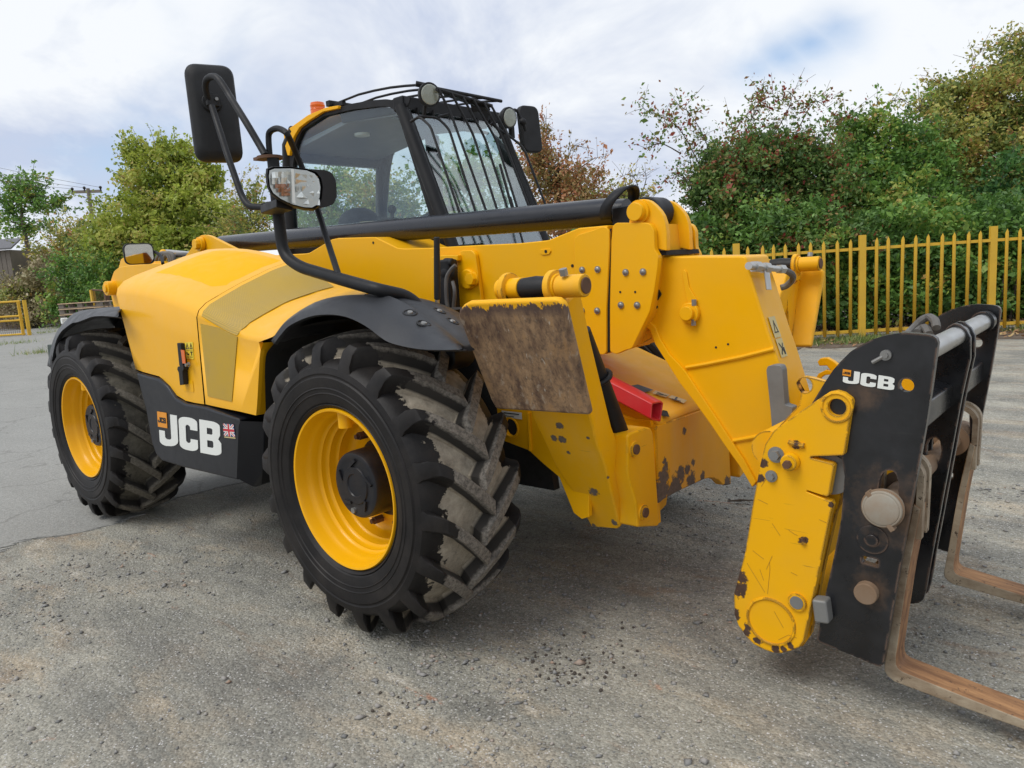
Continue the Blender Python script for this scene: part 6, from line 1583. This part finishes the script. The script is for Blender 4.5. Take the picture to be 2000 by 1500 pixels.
def tree(name, label, cat, base, ells, matkey, lsize, per, clump, seed, trunk_r=.12, group=None, twigs=(), stems=1, limbs=40, extra=None, twig_leaf=None, feather=70, parts=('trunk', 'crown')):
    r = np.random.default_rng(seed + 500)
    T = thing(name, (base[0], base[1], 0), label, cat, group)
    P, TT, C = crown_points(ells, per, clump, seed)
    w = MB(); zc = float(np.mean([e[2] for e in ells]))
    tops = []
    for s in range(stems):
        b0 = Vector((base[0] + r.normal(0, .12) * (stems > 1) * 2, base[1] + r.normal(0, .12) * (stems > 1) * 2, -.05))
        e = ells[s % len(ells)]; t1 = Vector((e[0], e[1], e[2]))
        limb(w, b0, b0.lerp(t1, .55), trunk_r, trunk_r * .62, r, .04, 5, 8); m1 = b0.lerp(t1, .55)
        limb(w, m1, t1, trunk_r * .62, trunk_r * .25, r, .06, 4, 6); tops += [m1, t1, m1.lerp(t1, .5)]
    for i in r.permutation(len(C))[:limbs]:
        c = Vector(C[i]); a = min(tops, key=lambda q: (q - c).length + r.uniform(0, .4))
        limb(w, a, c, trunk_r * .26, .006, r, .10, 4, 4)
    for tw in twigs:
        pth = spline(tw, 4); w.tube(pth, [.014 - .011 * i / (len(pth) - 1) for i in range(len(pth))], n=4, cap=False)
        for q in pth[4:]:
            for _ in range(2):
                d = Vector(r.normal(0, 1, 3)) * .20; d.z += .04
                w.tube([q, q + d * .5, q + d + Vector((0, 0, -.03))], [.006, .004, .003], n=3, cap=False)
                if twig_leaf:
                    k = int(r.integers(2, twig_leaf)); pp = np.array(q + d * r.uniform(.3, 1)) + r.normal(0, .075, (k, 3)); P = np.concatenate([P, pp]); TT = np.concatenate([TT, r.uniform(.45, 1, k)])
    cen_ = C.mean(0); sc_ = max(1.0, lsize / .075); rel = (C - cen_) / (C.std(0) + 1e-6); score = rel[:, 2] * .9 + np.linalg.norm(rel[:, :2], axis=1) * .35 + r.normal(0, .35, len(C))
    for i in np.argsort(-score)[:feather]:
        c = Vector(C[i]); d = Vector((rel[i, 0], rel[i, 1], abs(rel[i, 2]) * .8 + .8)).normalized() + Vector(r.normal(0, .25, 3)); L = clump * r.uniform(1.0, 2.6)
        pth = spline([c, c + d * L * .5, c + d * L + Vector((0, 0, -.06 * L))], 4)
        w.tube(pth, [.008 * sc_ * (1 - .8 * q / (len(pth) - 1)) for q in range(len(pth))], n=3, cap=False)
        k = int(26 * r.uniform(.5, 1.2)); tt = r.uniform(.1, 1, k); idx = np.minimum((tt * (len(pth) - 1)).astype(int), len(pth) - 1)
        pp = np.array([pth[q] for q in idx]) + r.normal(0, .055 * sc_, (k, 3)) * (1.3 - tt)[:, None]
        P = np.concatenate([P, pp]); TT = np.concatenate([TT, np.clip(r.uniform(.2, .9) + r.normal(0, .12, k), 0, 1)])
    part(parts[0], w, 'bark', T, angle=60)
    leaf_object(parts[1], P, lsize, TT, matkey, parent=T)
    if extra:
        mk, el2, per2, cl2, sz2, nm = extra
        P2, T2, _ = crown_points(el2, per2, cl2, seed + 9)
        leaf_object(nm, P2, sz2, T2, mk, parent=T)
    return T
# --- hedgerow beyond the fence, from the red hawthorn to the tall olive tree at the right
tree('hawthorn_tree', 'red berried hawthorn with bare arching twigs beyond the yellow fence', 'tree', (-3.44,11.58,1.446,0.009,0.009), [(-3.78,11.263,2.033,0.752,0.94), (-3.665,11.92,2.78,0.913,0.817), (-3.077,12.645,2.454,1.023,0.926), (-3.483,12.683,3.08,0.741,0.593), (-3.372,11.199,1.269,1.111,0.926), (-2.511,12.118,1.374,1.119,1.026), (-3.657,10.745,0.937,0.643,0.643), (-2.608,13.227,2.611,0.785,0.785), (-3.446,12.362,3.337,0.822,0.581), (-3.817,11.38,2.774,0.564,0.658), (-2.891,12.942,3.109,0.682,0.536)], 'haw', .074, 9500, .26, 1, .10, twigs=(
    [(-3.879,11.289,2.595), (-4.124,11.207,3.262), (-4.35,10.985,3.822), (-4.591,10.684,4.056), (-4.752,10.43,4.172)], [(-3.863,11.476,2.784), (-3.997,11.373,3.528), (-4.235,11.269,4.057), (-4.371,11.05,4.236)], [(-3.68,11.965,3.064), (-3.573,12.21,3.81), (-3.419,12.449,4.316), (-3.411,12.512,4.598)], [(-3.41,12.511,3.249), (-3.219,12.793,3.807), (-3.059,13.028,4.272), (-3.107,13.029,4.487)],
    [(-3.18,12.672,3.038), (-2.925,13.048,3.782), (-2.729,13.314,4.244), (-2.54,13.459,4.132)], [(-4.292,10.943,3.359), (-4.53,10.636,3.551), (-4.668,10.361,3.461)], [(-2.886,12.927,3.012), (-2.548,13.336,3.558), (-2.344,13.58,3.876), (-2.202,13.723,3.959)], [(-3.839,11.884,3.361), (-3.687,12.13,3.914), (-3.312,12.55,4.354), (-3.09,12.724,4.24)], [(-4.158,10.948,2.798), (-4.223,10.792,2.979), (-4.303,10.705,2.895)]), stems=3, twig_leaf=20,
    extra=('haw', [(-3.892,11.564,3.345,0.663,0.521), (-3.315,12.533,3.611,0.774,0.581), (-2.8,13.235,3.495,0.687,0.589), (-4.123,10.978,2.794,0.466,0.56), (-2.514,13.523,2.997,0.593,0.593)], 1500, .16, .055, 'sprays'))
tree('ivy_bush', 'glossy green ivy clad bush in front of the red hawthorn', 'bush', (-2.815,11.209,0.88,0.009,0.009), [(-2.815,11.209,0.88,0.09,0.09)], 'green', .06, 100, .24, 31, .05, extra=('green', [(-3.144,11.354,1.706,1.011,0.827), (-2.526,11.909,1.743,0.827,0.735), (-3.199,11.009,0.905,1.003,0.547)], 8000, .22, .08, 'ivy'))
tree('field_maple', 'bushy green maple between the hawthorn and the tall olive tree', 'tree', (-1.908,13.715,1.294,0.01,0.01), [(-2.084,13.99,2.09,1.103,1.103), (-1.92,14.742,3.087,0.921,0.87), (-2.215,13.18,1.327,0.975,0.877), (-1.337,14.309,1.731,1.087,1.087), (-2.208,14.731,3.627,0.515,0.515), (-1.397,13.507,0.698,1.249,0.769), (-2.422,14.15,3.022,0.61,0.711), (-1.55,15.158,2.862,0.824,0.927)], 'green', .085, 8800, .28, 2, .12, stems=2, twigs=([(-2.084,14.64,3.303), (-1.966,14.885,3.996), (-1.793,15.115,4.383)], [(-2.364,13.963,2.513), (-2.48,14.022,3.316), (-2.353,14.232,3.801)], [(-1.659,15.187,3.479), (-1.457,15.485,4.069), (-1.317,15.667,4.36)]), twig_leaf=14)
tree('willow_tree', 'tall olive and yellow tree at the right end of the hedgerow', 'tree', (-0.612,16.72,1.135,0.011,0.011), [(-1.053,16.79,3.413,1.195,1.195), (-0.483,17.755,4.358,1.1,0.99), (-1.209,16.21,2.562,1.072,0.965), (0.006,17.73,3.429,1.195,1.303), (-0.086,18.413,5.211,0.664,0.609), (-0.366,16.741,2.171,1.385,1.172), (0.705,18.676,3.716,1.21,1.65), (-1.229,17.108,4.422,0.55,0.495)], 'olive', .080, 8000, .30, 3, .15, stems=3, twigs=([(-1.233,16.698,3.748), (-1.669,16.427,4.319), (-2.008,16.177,4.562)], [(-0.428,17.912,4.894), (-0.336,18.122,5.534), (-0.187,18.317,5.846)], [(-0.888,17.309,4.591), (-0.838,17.482,5.231), (-0.646,17.703,5.483)], [(-1.08,16.874,3.949), (-1.194,16.904,4.599), (-1.497,16.706,4.945)]), twig_leaf=14)
tree('elder_bush', 'dark leafy bush pressed against the right end of the fence', 'bush', (0.161,15.069,0.937,0.01,0.01), [(0.132,15.159,1.51,1.064,0.968), (-0.535,14.234,1.194,0.954,0.763), (0.867,15.776,1.352,1.064,1.161), (0.263,15.853,2.371,0.791,0.692)], 'dark', .092, 8200, .27, 4, .07, stems=4)
tree('brown_maple', 'russet brown autumn tree rising behind the cab and boom', 'tree', (-8.136,12.192,2.312,0.012,0.012), [(-8.076,12.229,3.571,0.76,0.643), (-7.706,12.48,3.194,0.819,0.585), (-8.581,12.158,4.094,0.533,0.592), (-7.941,12.16,2.64,1.286,0.702), (-7.133,12.636,2.794,0.693,0.347)], 'brown', .075, 5200, .26, 5, .12, twigs=([(-8.188,12.225,4.04), (-8.299,12.221,4.509), (-8.372,12.239,4.917)], [(-7.729,12.553,3.656), (-7.476,12.819,3.864), (-7.277,13.004,3.904)], [(-7.917,12.436,3.902), (-7.844,12.558,4.183), (-7.576,12.778,4.102)]), twig_leaf=5)
tree('thorn_sapling', 'thin sparse sapling against the sky left of the yellow boom head', 'tree', (-6.384,12.362,2.162,0.011,0.011), [(-6.462,12.437,2.88,0.39,0.245), (-6.28,12.54,2.591,0.446,0.334)], 'olive', .07, 1500, .22, 6, .05, twigs=([(-6.286,12.557,2.701), (-6.266,12.663,3.137), (-6.403,12.588,3.367), (-6.526,12.47,3.323)], [(-6.207,12.647,2.804), (-6.129,12.804,3.235), (-6.171,12.8,3.402)]), twig_leaf=4)
H0, H1 = fA + fd_ * -5 + fn * 1.7, fA + fd_ * 3.6 + fn * 1.7
r_ = np.random.default_rng(77); n = 95000
t = r_.uniform(0, 1, n); dp = r_.uniform(-.55, .8, n); z = r_.uniform(.08, 2.1, n) ** 1.0 + .12 * np.sin(t * 60) + .08 * np.sin(t * 143 + 1)
front = .10 * np.sin(t * 90 + z * 4) + .08 * np.sin(z * 9 + t * 37)
Pn = np.stack([H0.x + (H1.x - H0.x) * t + fn.x * (dp + front), H0.y + (H1.y - H0.y) * t + fn.y * (dp + front), np.maximum(z, .04)], 1)
HG = thing('beech_hedge', tuple(H0.lerp(H1, .5)), 'dark green clipped hedge running low behind the yellow palisade fence', 'hedge')
hw = MB()
for i in range(150):
    tt_ = r_.uniform(); p = H0.lerp(H1, tt_) + fn * r_.uniform(-.2, .5); limb(hw, (p.x, p.y, 0), (p.x + r_.normal(0, .2), p.y + r_.normal(0, .2), r_.uniform(1.0, 1.9)), .02, .006, r_, .08, 4, 4)
part('stems', hw, 'bark', HG, angle=60)
leaf_object('foliage', Pn, .095, np.clip(.35 + .25 * np.sin(t * 40 + z * 3) + r_.normal(0, .22, n), 0, .97), 'green', parent=HG)

# --- trees behind the cab and at the left of the yard
tree('ash_tree', 'large yellow green tree behind the engine cover at the left', 'tree', (-40.463,17.503,3.059,0.029,0.029), [(-40.822,18.177,7.972,2.193,1.9), (-39.536,19.002,6.426,2.631,2.193), (-40.762,16.44,5.796,2.141,1.998), (-37.298,19.36,5.079,1.855,1.57), (-39.916,16.806,3.902,3.14,1.998), (-37.75,18.628,3.436,2.711,1.712), (-42.055,17.368,9.371,0.819,0.877), (-40.233,18.977,9.358,1.17,0.819), (-41.759,15.264,4.34,1.284,1.427), (-39.073,19.752,8.11,1.17,1.17)], 'lime', .20, 1700, .55, 8, .30, limbs=70)
tree('dark_thicket', 'dark green bush between the yellow gate and the rear mudguard', 'bush', (-42.557,13.894,1.043,0.029,0.029), [(-43.598,13.884,2.216,1.444,2.167), (-40.788,14.346,2.226,1.392,2.228), (-43.74,12.867,1.145,0.856,1.284), (-39.795,15.014,1.184,1.671,1.671)], 'green', .17, 1300, .5, 9, .14, stems=4)
tree('grey_scrub', 'pale straw coloured scrub between the wooden shed and the dark bush', 'bush', (-48.384,12.827,1.233,0.031,0.031), [(-48.884,12.545,2.028,1.838,1.164), (-47.092,13.614,2.81,1.363,1.363), (-50.734,12.181,1.639,1.566,1.566), (-47.572,12.837,1.067,1.817,1.211)], 'dry', .18, 900, .6, 10, .10, stems=5, extra=('olive', [(-48.399,12.875,1.536,2.297,1.532), (-49.467,12.707,2.035,1.859,1.084)], 700, .55, .18, 'ivy'))
tree('sallow_bush', 'rounded olive bush above the scrub at the left edge', 'bush', (-50.743,15.289,3.698,0.033,0.033), [(-50.422,15.762,4.634,2.127,1.472), (-48.252,16.458,5.263,1.441,1.441), (-46.735,16.178,3.913,1.566,2.036)], 'olive', .20, 1000, .65, 12, .14, stems=3)
tree('distant_oak', 'airy round headed oak alone on the skyline at far left', 'tree', (-84.657,23.823,7.301,0.052,0.052), [(-85.469,23.999,11.73,1.984,1.566), (-83.27,25.771,10.875,1.462,0.94), (-86.676,22.745,10.808,1.566,1.357), (-84.555,25.071,13.037,1.357,0.94), (-84.473,24.345,9.081,1.984,1.044), (-86.017,23.824,13.265,0.94,0.731), (-82.627,26.432,11.333,0.627,0.627), (-86.113,22.871,8.965,1.357,0.835), (-82.99,25.683,9.21,1.149,0.627)], 'green', .34, 240, .8, 13, .45, limbs=40)
tree('bare_elder', 'half bare brownish elder between the yellow green tree and the cab', 'tree', (-31.03,17.989,4.264,0.025,0.025), [(-31.275,18,5.393,1.053,1.002), (-30.671,18.375,4.603,1.128,1.002), (-31.61,17.536,4.56,1.128,1.128)], 'olive', .15, 560, .5, 14, .12, twigs=([(-31.483,17.894,5.78), (-31.722,17.885,6.785), (-31.363,18.271,7.124)], [(-30.916,18.386,5.732), (-30.778,18.705,6.705), (-31.073,18.498,6.976)]), twig_leaf=5)
for i, (lab, mk, el) in enumerate((('green tree seen through the rear part of the cab side window', 'green', [(-15.935,10.973,3.696,1.023,0.877), (-15.289,11.592,3.928,0.877,0.804), (-15.575,11.169,3.091,1.316,0.731)]), ('olive tree seen through the cab side window beside the steering wheel', 'olive', [(-13.706,11.577,3.608,0.835,0.835), (-13.167,11.989,3.288,0.835,0.696), (-13.454,11.63,2.766,1.253,0.557)]), ('tree seen through the barred windscreen of the cab', 'green', [(-11.419,12.255,3.632,0.926,0.926), (-10.728,12.88,3.702,0.794,0.794), (-11.08,12.391,2.823,1.455,0.661)]))):
    tree(('birch_tree', 'alder_tree', 'hazel_tree')[i], lab, 'tree', el[0], el, mk, .10, 2600, .36, 20 + i, .13)
for i, (px_, h_) in enumerate(((1343, 425), (1362, 430), (1376, 418))):
    pass
for i, e in enumerate(((-31.577,63.422,4.297,0.439,1.559), (-30.874,64.012,4.142,0.487,1.462))):
    T = thing('conifer', (e[0], e[1], 0), ('left', 'right')[i] + ' of two slim dark conifers far off beside the boom head', 'tree', 'far conifers')
    r_ = np.random.default_rng(40 + i); n = 5000; h = e[2] + e[4]
    zz_ = r_.uniform(.3, h, n); rad = e[3] * np.clip(1.15 - (zz_ / h) ** 3, 0.05, 1) * np.sqrt(r_.uniform(0, 1, n)); an = r_.uniform(0, 6.28, n)
    leaf_object('crown', np.stack([e[0] + rad * np.cos(an), e[1] + rad * np.sin(an), zz_], 1), .3, r_.uniform(.1, .7, n), 'dark', parent=T)
    w = MB(); w.cyl((e[0], e[1], -.05), (e[0], e[1], h * .9), .14, .02, 8); part('trunk', w, 'bark', T)

# a far wood closing the horizon behind everything
r_ = np.random.default_rng(60); n = 90000
th_ = r_.uniform(math.radians(88), math.radians(178), n); rad = r_.uniform(60, 72, n); hh = 3.2 + .8 * np.sin(th_ * 31) + .6 * np.sin(th_ * 83 + 1) + .4 * np.sin(th_ * 190)
zz_ = r_.uniform(.1, 1, n) ** .8 * hh
o = leaf_object('far_wood', np.stack([2.4 + rad * np.cos(th_), -1.6 + rad * np.sin(th_), zz_], 1), .55, .3 + .25 * np.sin(th_ * 47) + r_.normal(0, .2, n), 'green')
tag(o, 'distant belt of woodland closing the view behind the yard', 'woodland', kind='stuff')

# --- leaf litter, grass and fallen leaves
r_ = np.random.default_rng(90); n = 5200
t = r_.uniform(-4, 3, n); d = -1.2 + 4.0 * r_.beta(2.2, 1.7, n)
P = np.stack([fA.x + fd_.x * t + fn.x * d, fA.y + fd_.y * t + fn.y * d, np.full(n, .022) + r_.uniform(0, .02, n)], 1)
tag(leaf_object('leaf_litter', P, .075, r_.uniform(0, 1, n), 'litter', flat=True, aspect=.7), 'brown fallen leaves lying on the soil under the fence', 'leaves', kind='stuff')
def grass(name, label, centres, n, hgt, seed):
    r = np.random.default_rng(seed); C = np.array(centres); k = r.integers(0, len(C), n)
    x = C[k, 0] + r.normal(0, 1, n) * C[k, 2]; y = C[k, 1] + r.normal(0, 1, n) * C[k, 2]
    V = np.empty((n, 3, 3)); a = r.uniform(0, 6.28, n); h = hgt * r.lognormal(-.2, .4, n); w = .006 + .004 * r.uniform(0, 1, n)
    V[:, 0] = np.stack([x - np.cos(a) * w, y - np.sin(a) * w, np.zeros(n)], 1); V[:, 1] = np.stack([x + np.cos(a) * w, y + np.sin(a) * w, np.zeros(n)], 1)
    V[:, 2] = np.stack([x + r.normal(0, .5, n) * h, y + r.normal(0, .5, n) * h, h], 1)
    me = bpy.data.meshes.new(name); me.from_pydata(V.reshape(-1, 3).tolist(), [], [(3 * i, 3 * i + 1, 3 * i + 2) for i in range(n)])
    at = me.attributes.new('tint', 'FLOAT', 'POINT'); at.data.foreach_set('value', np.repeat(r.uniform(0, 1, n), 3).astype(np.float32))
    me.materials.append(LEAF['grass']); o = link(bpy.data.objects.new(name, me)); tag(o, label, 'grass', kind='stuff'); return o
cs = []
for k in range(60):
    t = random.uniform(-3.5, 2.9); p = fA + fd_ * t + fn * random.uniform(-.35, .15); cs.append((p.x, p.y, random.uniform(.05, .18)))
for k in range(14):
    t = random.uniform(-.6, .05); p = fA + fd_ * t + fn * random.uniform(-.5, .05); cs.append((p.x, p.y, random.uniform(.08, .2)))
grass('grass_tufts', 'short grass tufts growing along the foot of the yellow fence', cs, 5200, .10, 5)
cs = [(*(-29.685,6.642,0)[:2], .5), (*(-21.927,5.29,0)[:2], .35), (*(-43.872,12.876,0)[:2], .6), (*(-38.02,10.344,0)[:2], .5), (*(-41.502,12.871,0)[:2], .7)]
grass('verge_grass', 'rough grass at the left edge of the yard below the bushes', cs, 900, .14, 6)

# --- loose stones on the gravelled ground
r_ = np.random.default_rng(123); n0 = 80000
X = r_.uniform(-2.2, 3.6, n0); Y = r_.uniform(-1.9, 3.4, n0)
dens = .42 + .30 * np.sin(X * 2.1 + 1.3 * np.sin(Y * 1.7)) + .30 * np.sin(Y * 3.1 - X * 1.1 + np.sin(X * 3)) + .12 * np.sin(X * 9 + Y * 5)
camd = np.hypot(X - 2.38, Y + 1.64)
keep = (r_.uniform(0, 1, n0) < np.clip(dens, .10, 1) * np.clip(1.4 - camd / 5.0, .12, 1))
ed = np.array([(p[0], p[1]) for p in edge])
keep &= ~((X < np.interp(Y, ed[:, 1][np.argsort(ed[:, 1])], ed[:, 0][np.argsort(ed[:, 1])])))
X, Y = X[keep], Y[keep]; n = len(X)
s = np.clip(.0034 * r_.lognormal(0, .55, n), .0014, .015)
base = np.array([(1, 0, 0), (0, 1, 0), (-1, 0, 0), (0, -1, 0), (0, 0, .75), (0, 0, -.45)], float)
V = base[None] * (1 + r_.normal(0, .22, (n, 6, 1))); V += r_.normal(0, .16, (n, 6, 3))
a = r_.uniform(0, 6.28, n); ca, sa = np.cos(a)[:, None], np.sin(a)[:, None]; st = r_.uniform(.75, 1.5, (n, 1))
vx, vy = V[..., 0] * st, V[..., 1]
W = np.stack([vx * ca - vy * sa, vx * sa + vy * ca, V[..., 2]], 2) * s[:, None, None] + np.stack([X, Y, s * .25], 1)[:, None]
Fi = np.array([(0, 1, 4), (1, 2, 4), (2, 3, 4), (3, 0, 4), (1, 0, 5), (2, 1, 5), (3, 2, 5), (0, 3, 5)])
F = (Fi[None] + 6 * np.arange(n)[:, None, None]).reshape(-1, 3)
me = bpy.data.meshes.new('loose_stones'); me.vertices.add(n * 6); me.vertices.foreach_set('co', W.reshape(-1).astype(np.float32))
me.loops.add(len(F) * 3); me.loops.foreach_set('vertex_index', F.reshape(-1).astype(np.int32)); me.polygons.add(len(F)); me.polygons.foreach_set('loop_start', np.arange(0, len(F) * 3, 3, dtype=np.int32))
at = me.attributes.new('tint', 'FLOAT', 'POINT'); at.data.foreach_set('value', np.repeat(r_.beta(2.2, 2.2, n), 6).astype(np.float32))
me.update(calc_edges=True); me.materials.append(M['stone'])
tag(link(bpy.data.objects.new('loose_stones', me)), 'small grey stones scattered over the gravelled ground', 'gravel', kind='stuff')
# dark clods dropped in front of the wheel
r_ = np.random.default_rng(321); cl = MB()
for (bx_, by_, bz_), nn, sx_, sy_ in (((0.821,0.339,0), 44, .12, .08), ((0.86,0.241,0), 20, .05, .03), ((0.693,0.273,0), 14, .04, .03), ((0.907,0.464,0), 14, .07, .04), ((0.485,-0.195,0), 9, .07, .05), ((0.766,0.533,0), 10, .12, .08)):
    for _ in range(nn):
        x_, y_ = bx_ + r_.normal(0, sx_), by_ + r_.normal(0, sy_); r0 = r_.uniform(.0022, .0068)
        cl.sphere((x_, y_, r0 * .5), r0, 7, 5, (r_.uniform(.8, 1.3), r_.uniform(.8, 1.3), .75))
tag(part('dark_clods', cl, 'clod'), 'scatter of dark round clods on the tarmac right of the front wheel', 'clods', kind='stuff')
# a dry twig on the tarmac
tw = MB(); p = Vector((0.603,2.308,0.02)); tw.tube([p + Vector((-.07, -.03, -.008)), p, p + Vector((.06, .05, -.006))], [.004, .009, .003], n=6); tw.tube([p, p + Vector((.03, -.03, .012))], [.006, .002], n=5)
tag(part('twig', tw, 'bark'), 'small dark dry twig on the tarmac left of the yellow hitch plate', 'twig')

# ================================================================== LEFT BACKGROUND
# yellow mesh gate at the edge of the yard
gp = Vector((-36.658,9.261,0)); gd = Vector((-.75, -.66, 0)).normalized()
GT = thing('mesh_gate', tuple(gp), 'low yellow mesh gate standing at the left edge of the yard', 'gate')
GL = 3.6; gz = 1.62
g_ = MB(); g_.box((gp.x, gp.y, gz / 2), (.13, .13, gz)); part('gate_post', g_, 'yellow_fence', GT)
q_ = gp - gd * -.28; g_ = MB(); g_.box((q_.x, q_.y, gz / 2 - .02), (.11, .11, gz - .1)); part('gate_stile', g_, 'yellow_fence', GT)
for z in (1.58, .92, .72, .08):
    g_ = MB(); a = gp + gd * .2; b = gp + gd * GL; g_.tube([(a.x, a.y, z), (b.x, b.y, z)], .045, n=6); part('gate_rail', g_, 'yellow_fence', GT)
g_ = MB()
for k in range(36): a = gp + gd * (.25 + k * .095); g_.tube([(a.x, a.y, .1), (a.x, a.y, 1.56)], .007, n=3, cap=False)
for k in range(16): a = gp + gd * .2; b = gp + gd * GL; g_.tube([(a.x, a.y, .1 + k * .095), (b.x, b.y, .1 + k * .095)], .007, n=3, cap=False)
part('wire_mesh', g_, 'rusty_bolt', GT)
# stack of pallets
pb_ = Vector((-20.572,6.372,1.221)); prz = .70
def pallet_parts(root, z):
    R = Matrix.Rotation(prz, 4, 'Z')
    for nm, lst, mt in (('top_board', [((-.0, -.45 + .225 * k, .133), (1.2, .14, .022)) for k in range(5)], 'wood'), ('block', [((x, y, .065), (.14, .10, .085)) for x in (-.53, 0, .53) for y in (-.43, 0, .43)], 'wood_grey'), ('cross_board', [((x, 0, .113), (.14, 1.0, .02)) for x in (-.53, 0, .53)], 'wood_grey'), ('base_board', [((0, y, .011), (1.2, .10, .022)) for y in (-.43, 0, .43)], 'wood_grey')):
        for c, d in lst:
            b_ = MB(); b_.box(c, d); b_.v = [tuple(R @ Vector(v) + Vector((pb_.x, pb_.y, z))) for v in b_.v]
            part(nm, b_, mt, root)
nP = 9; ptop = pb_.z + .0
hp_ = Vector((-20.58,6.398,1.387)).z / nP
for k in range(nP):
    z = k * hp_
    lab = 'pale timber pallet on top of the stack behind the rear mudguard' if k == nP - 1 else 'weathered pallet lower down in the stack behind the rear mudguard'
    if k >= nP - 3:
        T = thing('pallet', (pb_.x, pb_.y, z), lab, 'pallet', 'stacked pallets'); pallet_parts(T, z)
    else:
        b_ = MB(); R = Matrix.Rotation(prz, 4, 'Z')
        for zc, hh_ in ((.133, .022), (.011, .022)): b_.box((0, 0, zc), (1.2, 1.0, hh_), R.to_3x3())
        for x in (-.53, 0, .53): b_.box(R @ Vector((x, 0, .07)), (.14, .95, .10), R.to_3x3())
        b_.v = [(v[0] + pb_.x, v[1] + pb_.y, v[2] + z) for v in b_.v]
        tag(part('pallet', b_, 'wood_grey'), lab, 'pallet', 'stacked pallets')
# steel stillage behind the pallets
sp_ = Vector((-22.536,7.359,1.34)); T = thing('stillage', (sp_.x, sp_.y, 0), 'rusty steel stillage with one yellow post behind the pallet stack', 'stillage')
pa, pbb = Vector((-22.742,7.256,1.735)), Vector((-21.87,7.339,1.67))
for q_, mt in ((pa, 'yellow_fence'), (pbb, 'rusty_bolt')):
    b_ = MB(); b_.box((q_.x, q_.y, q_.z / 2), (.12, .12, q_.z)); part('post', b_, mt, T)
b_ = MB(); b_.tube([pa, pbb], .03, n=6)
for k in range(12): q_ = pa.lerp(pbb, k / 12); b_.tube([(q_.x, q_.y, .2), (q_.x, q_.y, q_.z)], .008, n=3, cap=False)
part('mesh_panel', b_, 'rusty_bolt', T)
# timber shed
s0 = Vector((-50.885,13.437,5.183)); s1 = Vector((-53.209,11.547,6.004)); sdv = Vector((-.749, -.663, 0))
zt_ = Vector((-51.01,13.254,4.82)).z; zr = Vector((-51.748,12.701,5.319)).z
bx = Vector((-51.487,12.84,4.861)); T = thing('timber_shed', (bx.x, bx.y, 0), 'weathered timber shed with grey roof at the left edge', 'shed')
w0 = Vector((bx.x, bx.y, 0)) + Vector((.749, .663, 0)) * .25; bk_ = Vector((-.663, .749, 0))
for k in range(14):
    a = w0 + sdv * (.30 * k); b_ = MB(); b_.ext([tuple(a), tuple(a + sdv * .27), tuple(a + sdv * .27 + Vector((0, 0, zt_))), tuple(a + Vector((0, 0, zt_)))], tuple(bk_ * .03)); part('wall_board', b_, 'wood_grey', T)
b_ = MB(); a = w0 + bk_ * .04; b_.ext([tuple(a), tuple(a + sdv * 4.2), tuple(a + sdv * 4.2 + Vector((0, 0, zt_))), tuple(a + Vector((0, 0, zt_)))], tuple(bk_ * 4)); part('wall', b_, 'wood_grey', T)
b_ = MB(); e0 = w0 + Vector((.749, .663, 0)) * .35 - bk_ * .35 + Vector((0, 0, zt_)); e1 = e0 + sdv * 5; r0 = e0 + bk_ * 2.4 + Vector((0, 0, .75)) + sdv * .8; r1 = e1 + bk_ * 2.4 + Vector((0, 0, .75))
b_.ext([tuple(e0), tuple(e1), tuple(r1), tuple(r0)], (0, 0, .10)); part('roof', b_, 'roof_grey', T)
# power pole with three wires
pt = Vector((-50.56,17.776,8.525)); pd_ = Vector((-50.391,17.651,7.164)); T = thing('power_pole', (pt.x, pt.y, 0), 'wooden power pole with crossarm and three wires above the bushes', 'utility pole')
b_ = MB(); b_.cyl((pt.x, pt.y, -.1), (pt.x, pt.y, pt.z + .1), .14, .11, 12); part('pole', b_, 'wood_grey', T)
c0, c1 = Vector((-51.359,17.056,8.462)), Vector((-49.927,18.312,8.405)); b_ = MB(); b_.ext([c0 - Vector((0, 0, .09)), c1 - Vector((0, 0, .09)), c1 + Vector((0, 0, .09)), c0 + Vector((0, 0, .09))], (-.10, .10, 0)); part('crossarm', b_, 'wood_grey', T)
ins = [Vector((-51.344,17.109,8.658)), Vector((-50.755,17.633,8.673)), Vector((-49.963,18.326,8.638))]
far_ = [Vector((-81.531,10.661,15.361)), Vector((-81.585,10.829,16.426)), Vector((-81.639,10.996,17.491))]
for p, f in zip(ins, far_):
    b_ = MB(); b_.cyl(p - Vector((0, 0, .22)), p, .05, n=8); b_.sphere(p, .10, 8, 6); part('insulator', b_, 'black_print', T)
    b_ = MB(); b_.tube([p.lerp(f, k / 12) - Vector((0, 0, .5 * math.sin(math.pi * k / 12))) for k in range(13)], .014, n=4, cap=False); part('wire', b_, 'hose', T)
